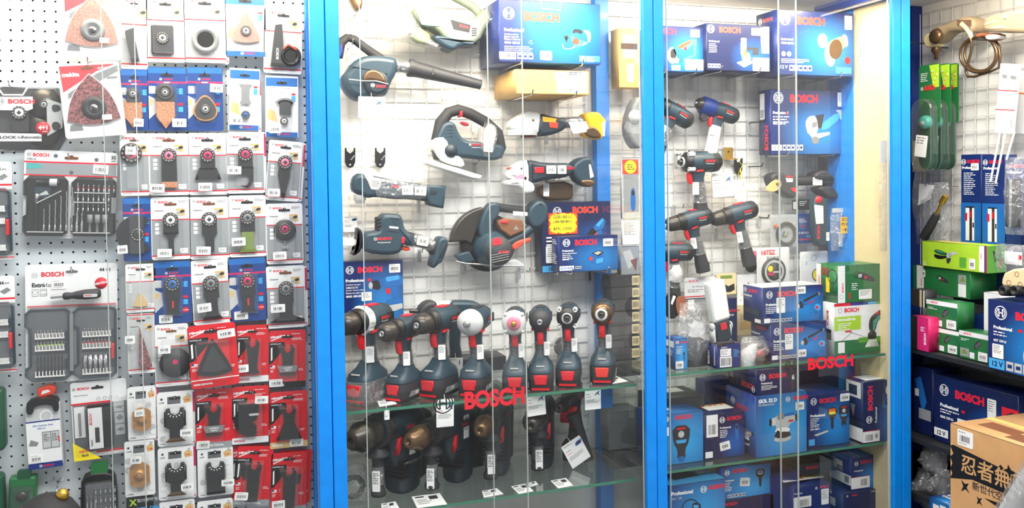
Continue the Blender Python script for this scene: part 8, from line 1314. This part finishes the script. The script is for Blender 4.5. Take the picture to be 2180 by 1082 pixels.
for i, (lab, x0, x1, X) in enumerate((('nearest of the three green clamshell packs', 1950, 2008, 2.30), ('middle one of the three green clamshell packs', 1972, 2030, 2.36), ('rearmost of the three green clamshell packs', 1990, 2046, 2.42))):
    q = PxR(X, (x0+x1)/2, 366); T = thing('clamshell_pack', lab, 'blister pack', q.o, -math.pi/2); W_, H_ = (x1-x0)*q.s, (366-138)*q.s
    b = MB(); b.prism(rrect(-W_/2, H_*.45, W_/2, H_, .012), .002, 0, 'green'); b.face([(0, H_*.99), (W_*.46, H_*.99), (W_*.46, H_*.78), (W_*.2, H_*.78)], -.001, 'lime')
    for k in range(12): b.face(ell(W_*(.12+.03*k % .3), H_*(.8+.012*k), W_*.05, W_*.02, 8, rot=40*k), -.0015, ('yellow', 'orange', 'white')[k % 3])
    b.txt('BOSCH', -W_*.22, H_*.76, H_*.045, -.0015, 'bosch_red', 4, w=W_*.5); ring_logo(b, -W_*.34, H_*.78, W_*.07, -.0015, 'white'); squiggle(b, -W_*.4, H_*.92, W_*.35, 5, H_*.01, -.0015, 'white', random.Random(2)); b.build('printed_card', T)
    b = MB(); b.prism(rrect(-W_*.44, H_*.02, W_*.4, H_*.66, W_*.4, 8), -.001, -.006, 'dgreen'); b.build('pad', T, label='dark green pad'); b = MB(); b.lathe([(W_*.26, 0), (W_*.26, .01), (W_*.2, .02), (0, .02)], (-W_*.05, -.006, H_*.46), (0, -1, 0), 'mint', 22); b.lathe([(W_*.1, .02), (W_*.08, .026), (0, .026)], (-W_*.05, -.006, H_*.45), (0, -1, 0), 'grey', 14); b.build('plastic_disc', T, label='mint round disc')
    b = MB(); o = rrect(-W_*.5, .0, W_*.46, H_*.68, W_*.44, 8); b.pil(o, 0, -.035, .008, 'blister'); b.tube([(x, -.034, z) for x, z in inset(o, .003)], .0022, 'blister', 5, closed=True); b.build('clear_shell', T)
    plain_label(T, W_*.0, H_*.24, W_*.56, H_*.2, -.0365, 8, n=3)
bag('clear bag with a green corner card and red seal line in the corner', 1946, 300, 1976, 520, 2.40, R=True, head=(.3, 'beige')); bag('clear bag with folded paper hanging in the corner', 1948, 388, 2030, 520, 2.36, lambda b, W_, H_: b.prism([(-W_*.44, H_*.62), (-W_*.05, H_*.72), (W_*.1, H_*.95), (-W_*.4, H_*.98)], -.012, -.014, 'card_white'), R=True)
T, q = rootR('wire_brush', 'black handled brush with brass ferrule in a clear bag', 'brush', 1975, 512, 2.33); q.zoom(1900, 240, 3.864)
piece(T, 'handle', lambda b: b.tube([q.V(*p) for p in ((255, 1030), (320, 920), (365, 835))], [q.L(38), q.L(36), q.L(30)], 'soft_black', 12)); piece(T, 'ferrule', lambda b: (b.tube([q.V(*p) for p in ((362, 838), (400, 745), (412, 720))], [q.L(12)]*3, 'brass', 10), b.tube([q.V(*p) for p in ((405, 740), (440, 685))], [q.L(26), q.L(24)], 'brass', 12)), 'brass ferrule')
T, q = rootR('measuring_card', 'white carded pair of long white rods hanging near the picture edge', 'card', 2150, 285, 2.38)
piece(T, 'printed_card', lambda b: (b.prism(q.p([(2131, 135), (2175, 137), (2160, 285), (2118, 283)]), 0, -.002, 'card_white'), b.face(q.p([(2125, 191), (2168, 193), (2168, 195), (2125, 193)]), -.0025, 'red'), b.face(q.p([(2120, 232), (2162, 234), (2162, 236), (2120, 234)]), -.0025, 'red'), [b.ring(*q.q(2154, 257+6*k), .003, .004, -.0026, 'ink', 12) for k in range(3)], b.face(q.p([(2136, 158), (2146, 160), (2144, 168), (2134, 165)]), -.0025, 'grey'), b.face(q.p([(2153, 160), (2166, 163), (2164, 170), (2152, 168)]), -.0025, 'grey')))
for a, c in (((2137, 262), (2119, 387)), ((2144, 286), (2130, 390)), ((2164, 280), (2153, 340))): piece(T, 'white_rod', lambda b: b.tube([q.v(*a, -.008), q.v(*c, -.02)], 2.2*q.s, 'white', 8))
T, q = rootR('measuring_card', 'second white carded pack behind, cut by the picture edge', 'card', 2172, 285, 2.44); piece(T, 'printed_card', lambda b: (b.prism(q.p([(2155, 150), (2190, 152), (2180, 285), (2150, 283)]), 0, -.002, 'card_white'), b.face(q.p([(2153, 196), (2188, 198), (2188, 201), (2153, 199)]), -.0025, 'orange')))
bag('smoky bag of long dark bits hanging at the picture edge', 2134, 335, 2190, 500, 2.28, lambda b, W_, H_: [b.tube([(-W_*.3+W_*.14*k, -.005, H_*.1), (-W_*.26+W_*.13*k, -.005, H_*.72)], .006, m_, 8) for k, m_ in enumerate(('soft_black', 'card_grey', 'soft_black', 'gun', 'soft_black'))], R=True, deep=.03)
bag('clear bag with a red corner label above the socket pack', 2112, 520, 2195, 580, 2.24, lambda b, W_, H_: (b.prism(rect(-W_*.1, H_*.3, W_*.4, H_*.75), -.012, -.014, 'card_white'), b.face(rect(W_*.3, H_*.5, W_*.4, H_*.65), -.0145, 'red')), R=True)
T, q = rootR('socket_pack', 'two black sockets under a pale wooden patterned card on the blue jigsaw box', 'socket', 2150, 632, 2.16)
piece(T, 'black_sockets', lambda b: [b.lathe([(q.s*10, 0), (q.s*11, .02), (q.s*11, .05), (q.s*7, .052), (q.s*6, .03), (0, .03)], q.v(x, 622, .03), (0, -1, .1), 'black', 16) for x in (2145, 2170)]); piece(T, 'pale_card', lambda b: (b.pil(ch(q.p([(2130, 600), (2140, 575), (2200, 568), (2200, 612), (2135, 612)]), 1), .03, -.0, .006, 'beige'), [b.ring(*q.q(x, y), .006, .0075, -.001, 'rust', 12) for x, y in ((2148, 602), (2172, 606), (2165, 584))]))
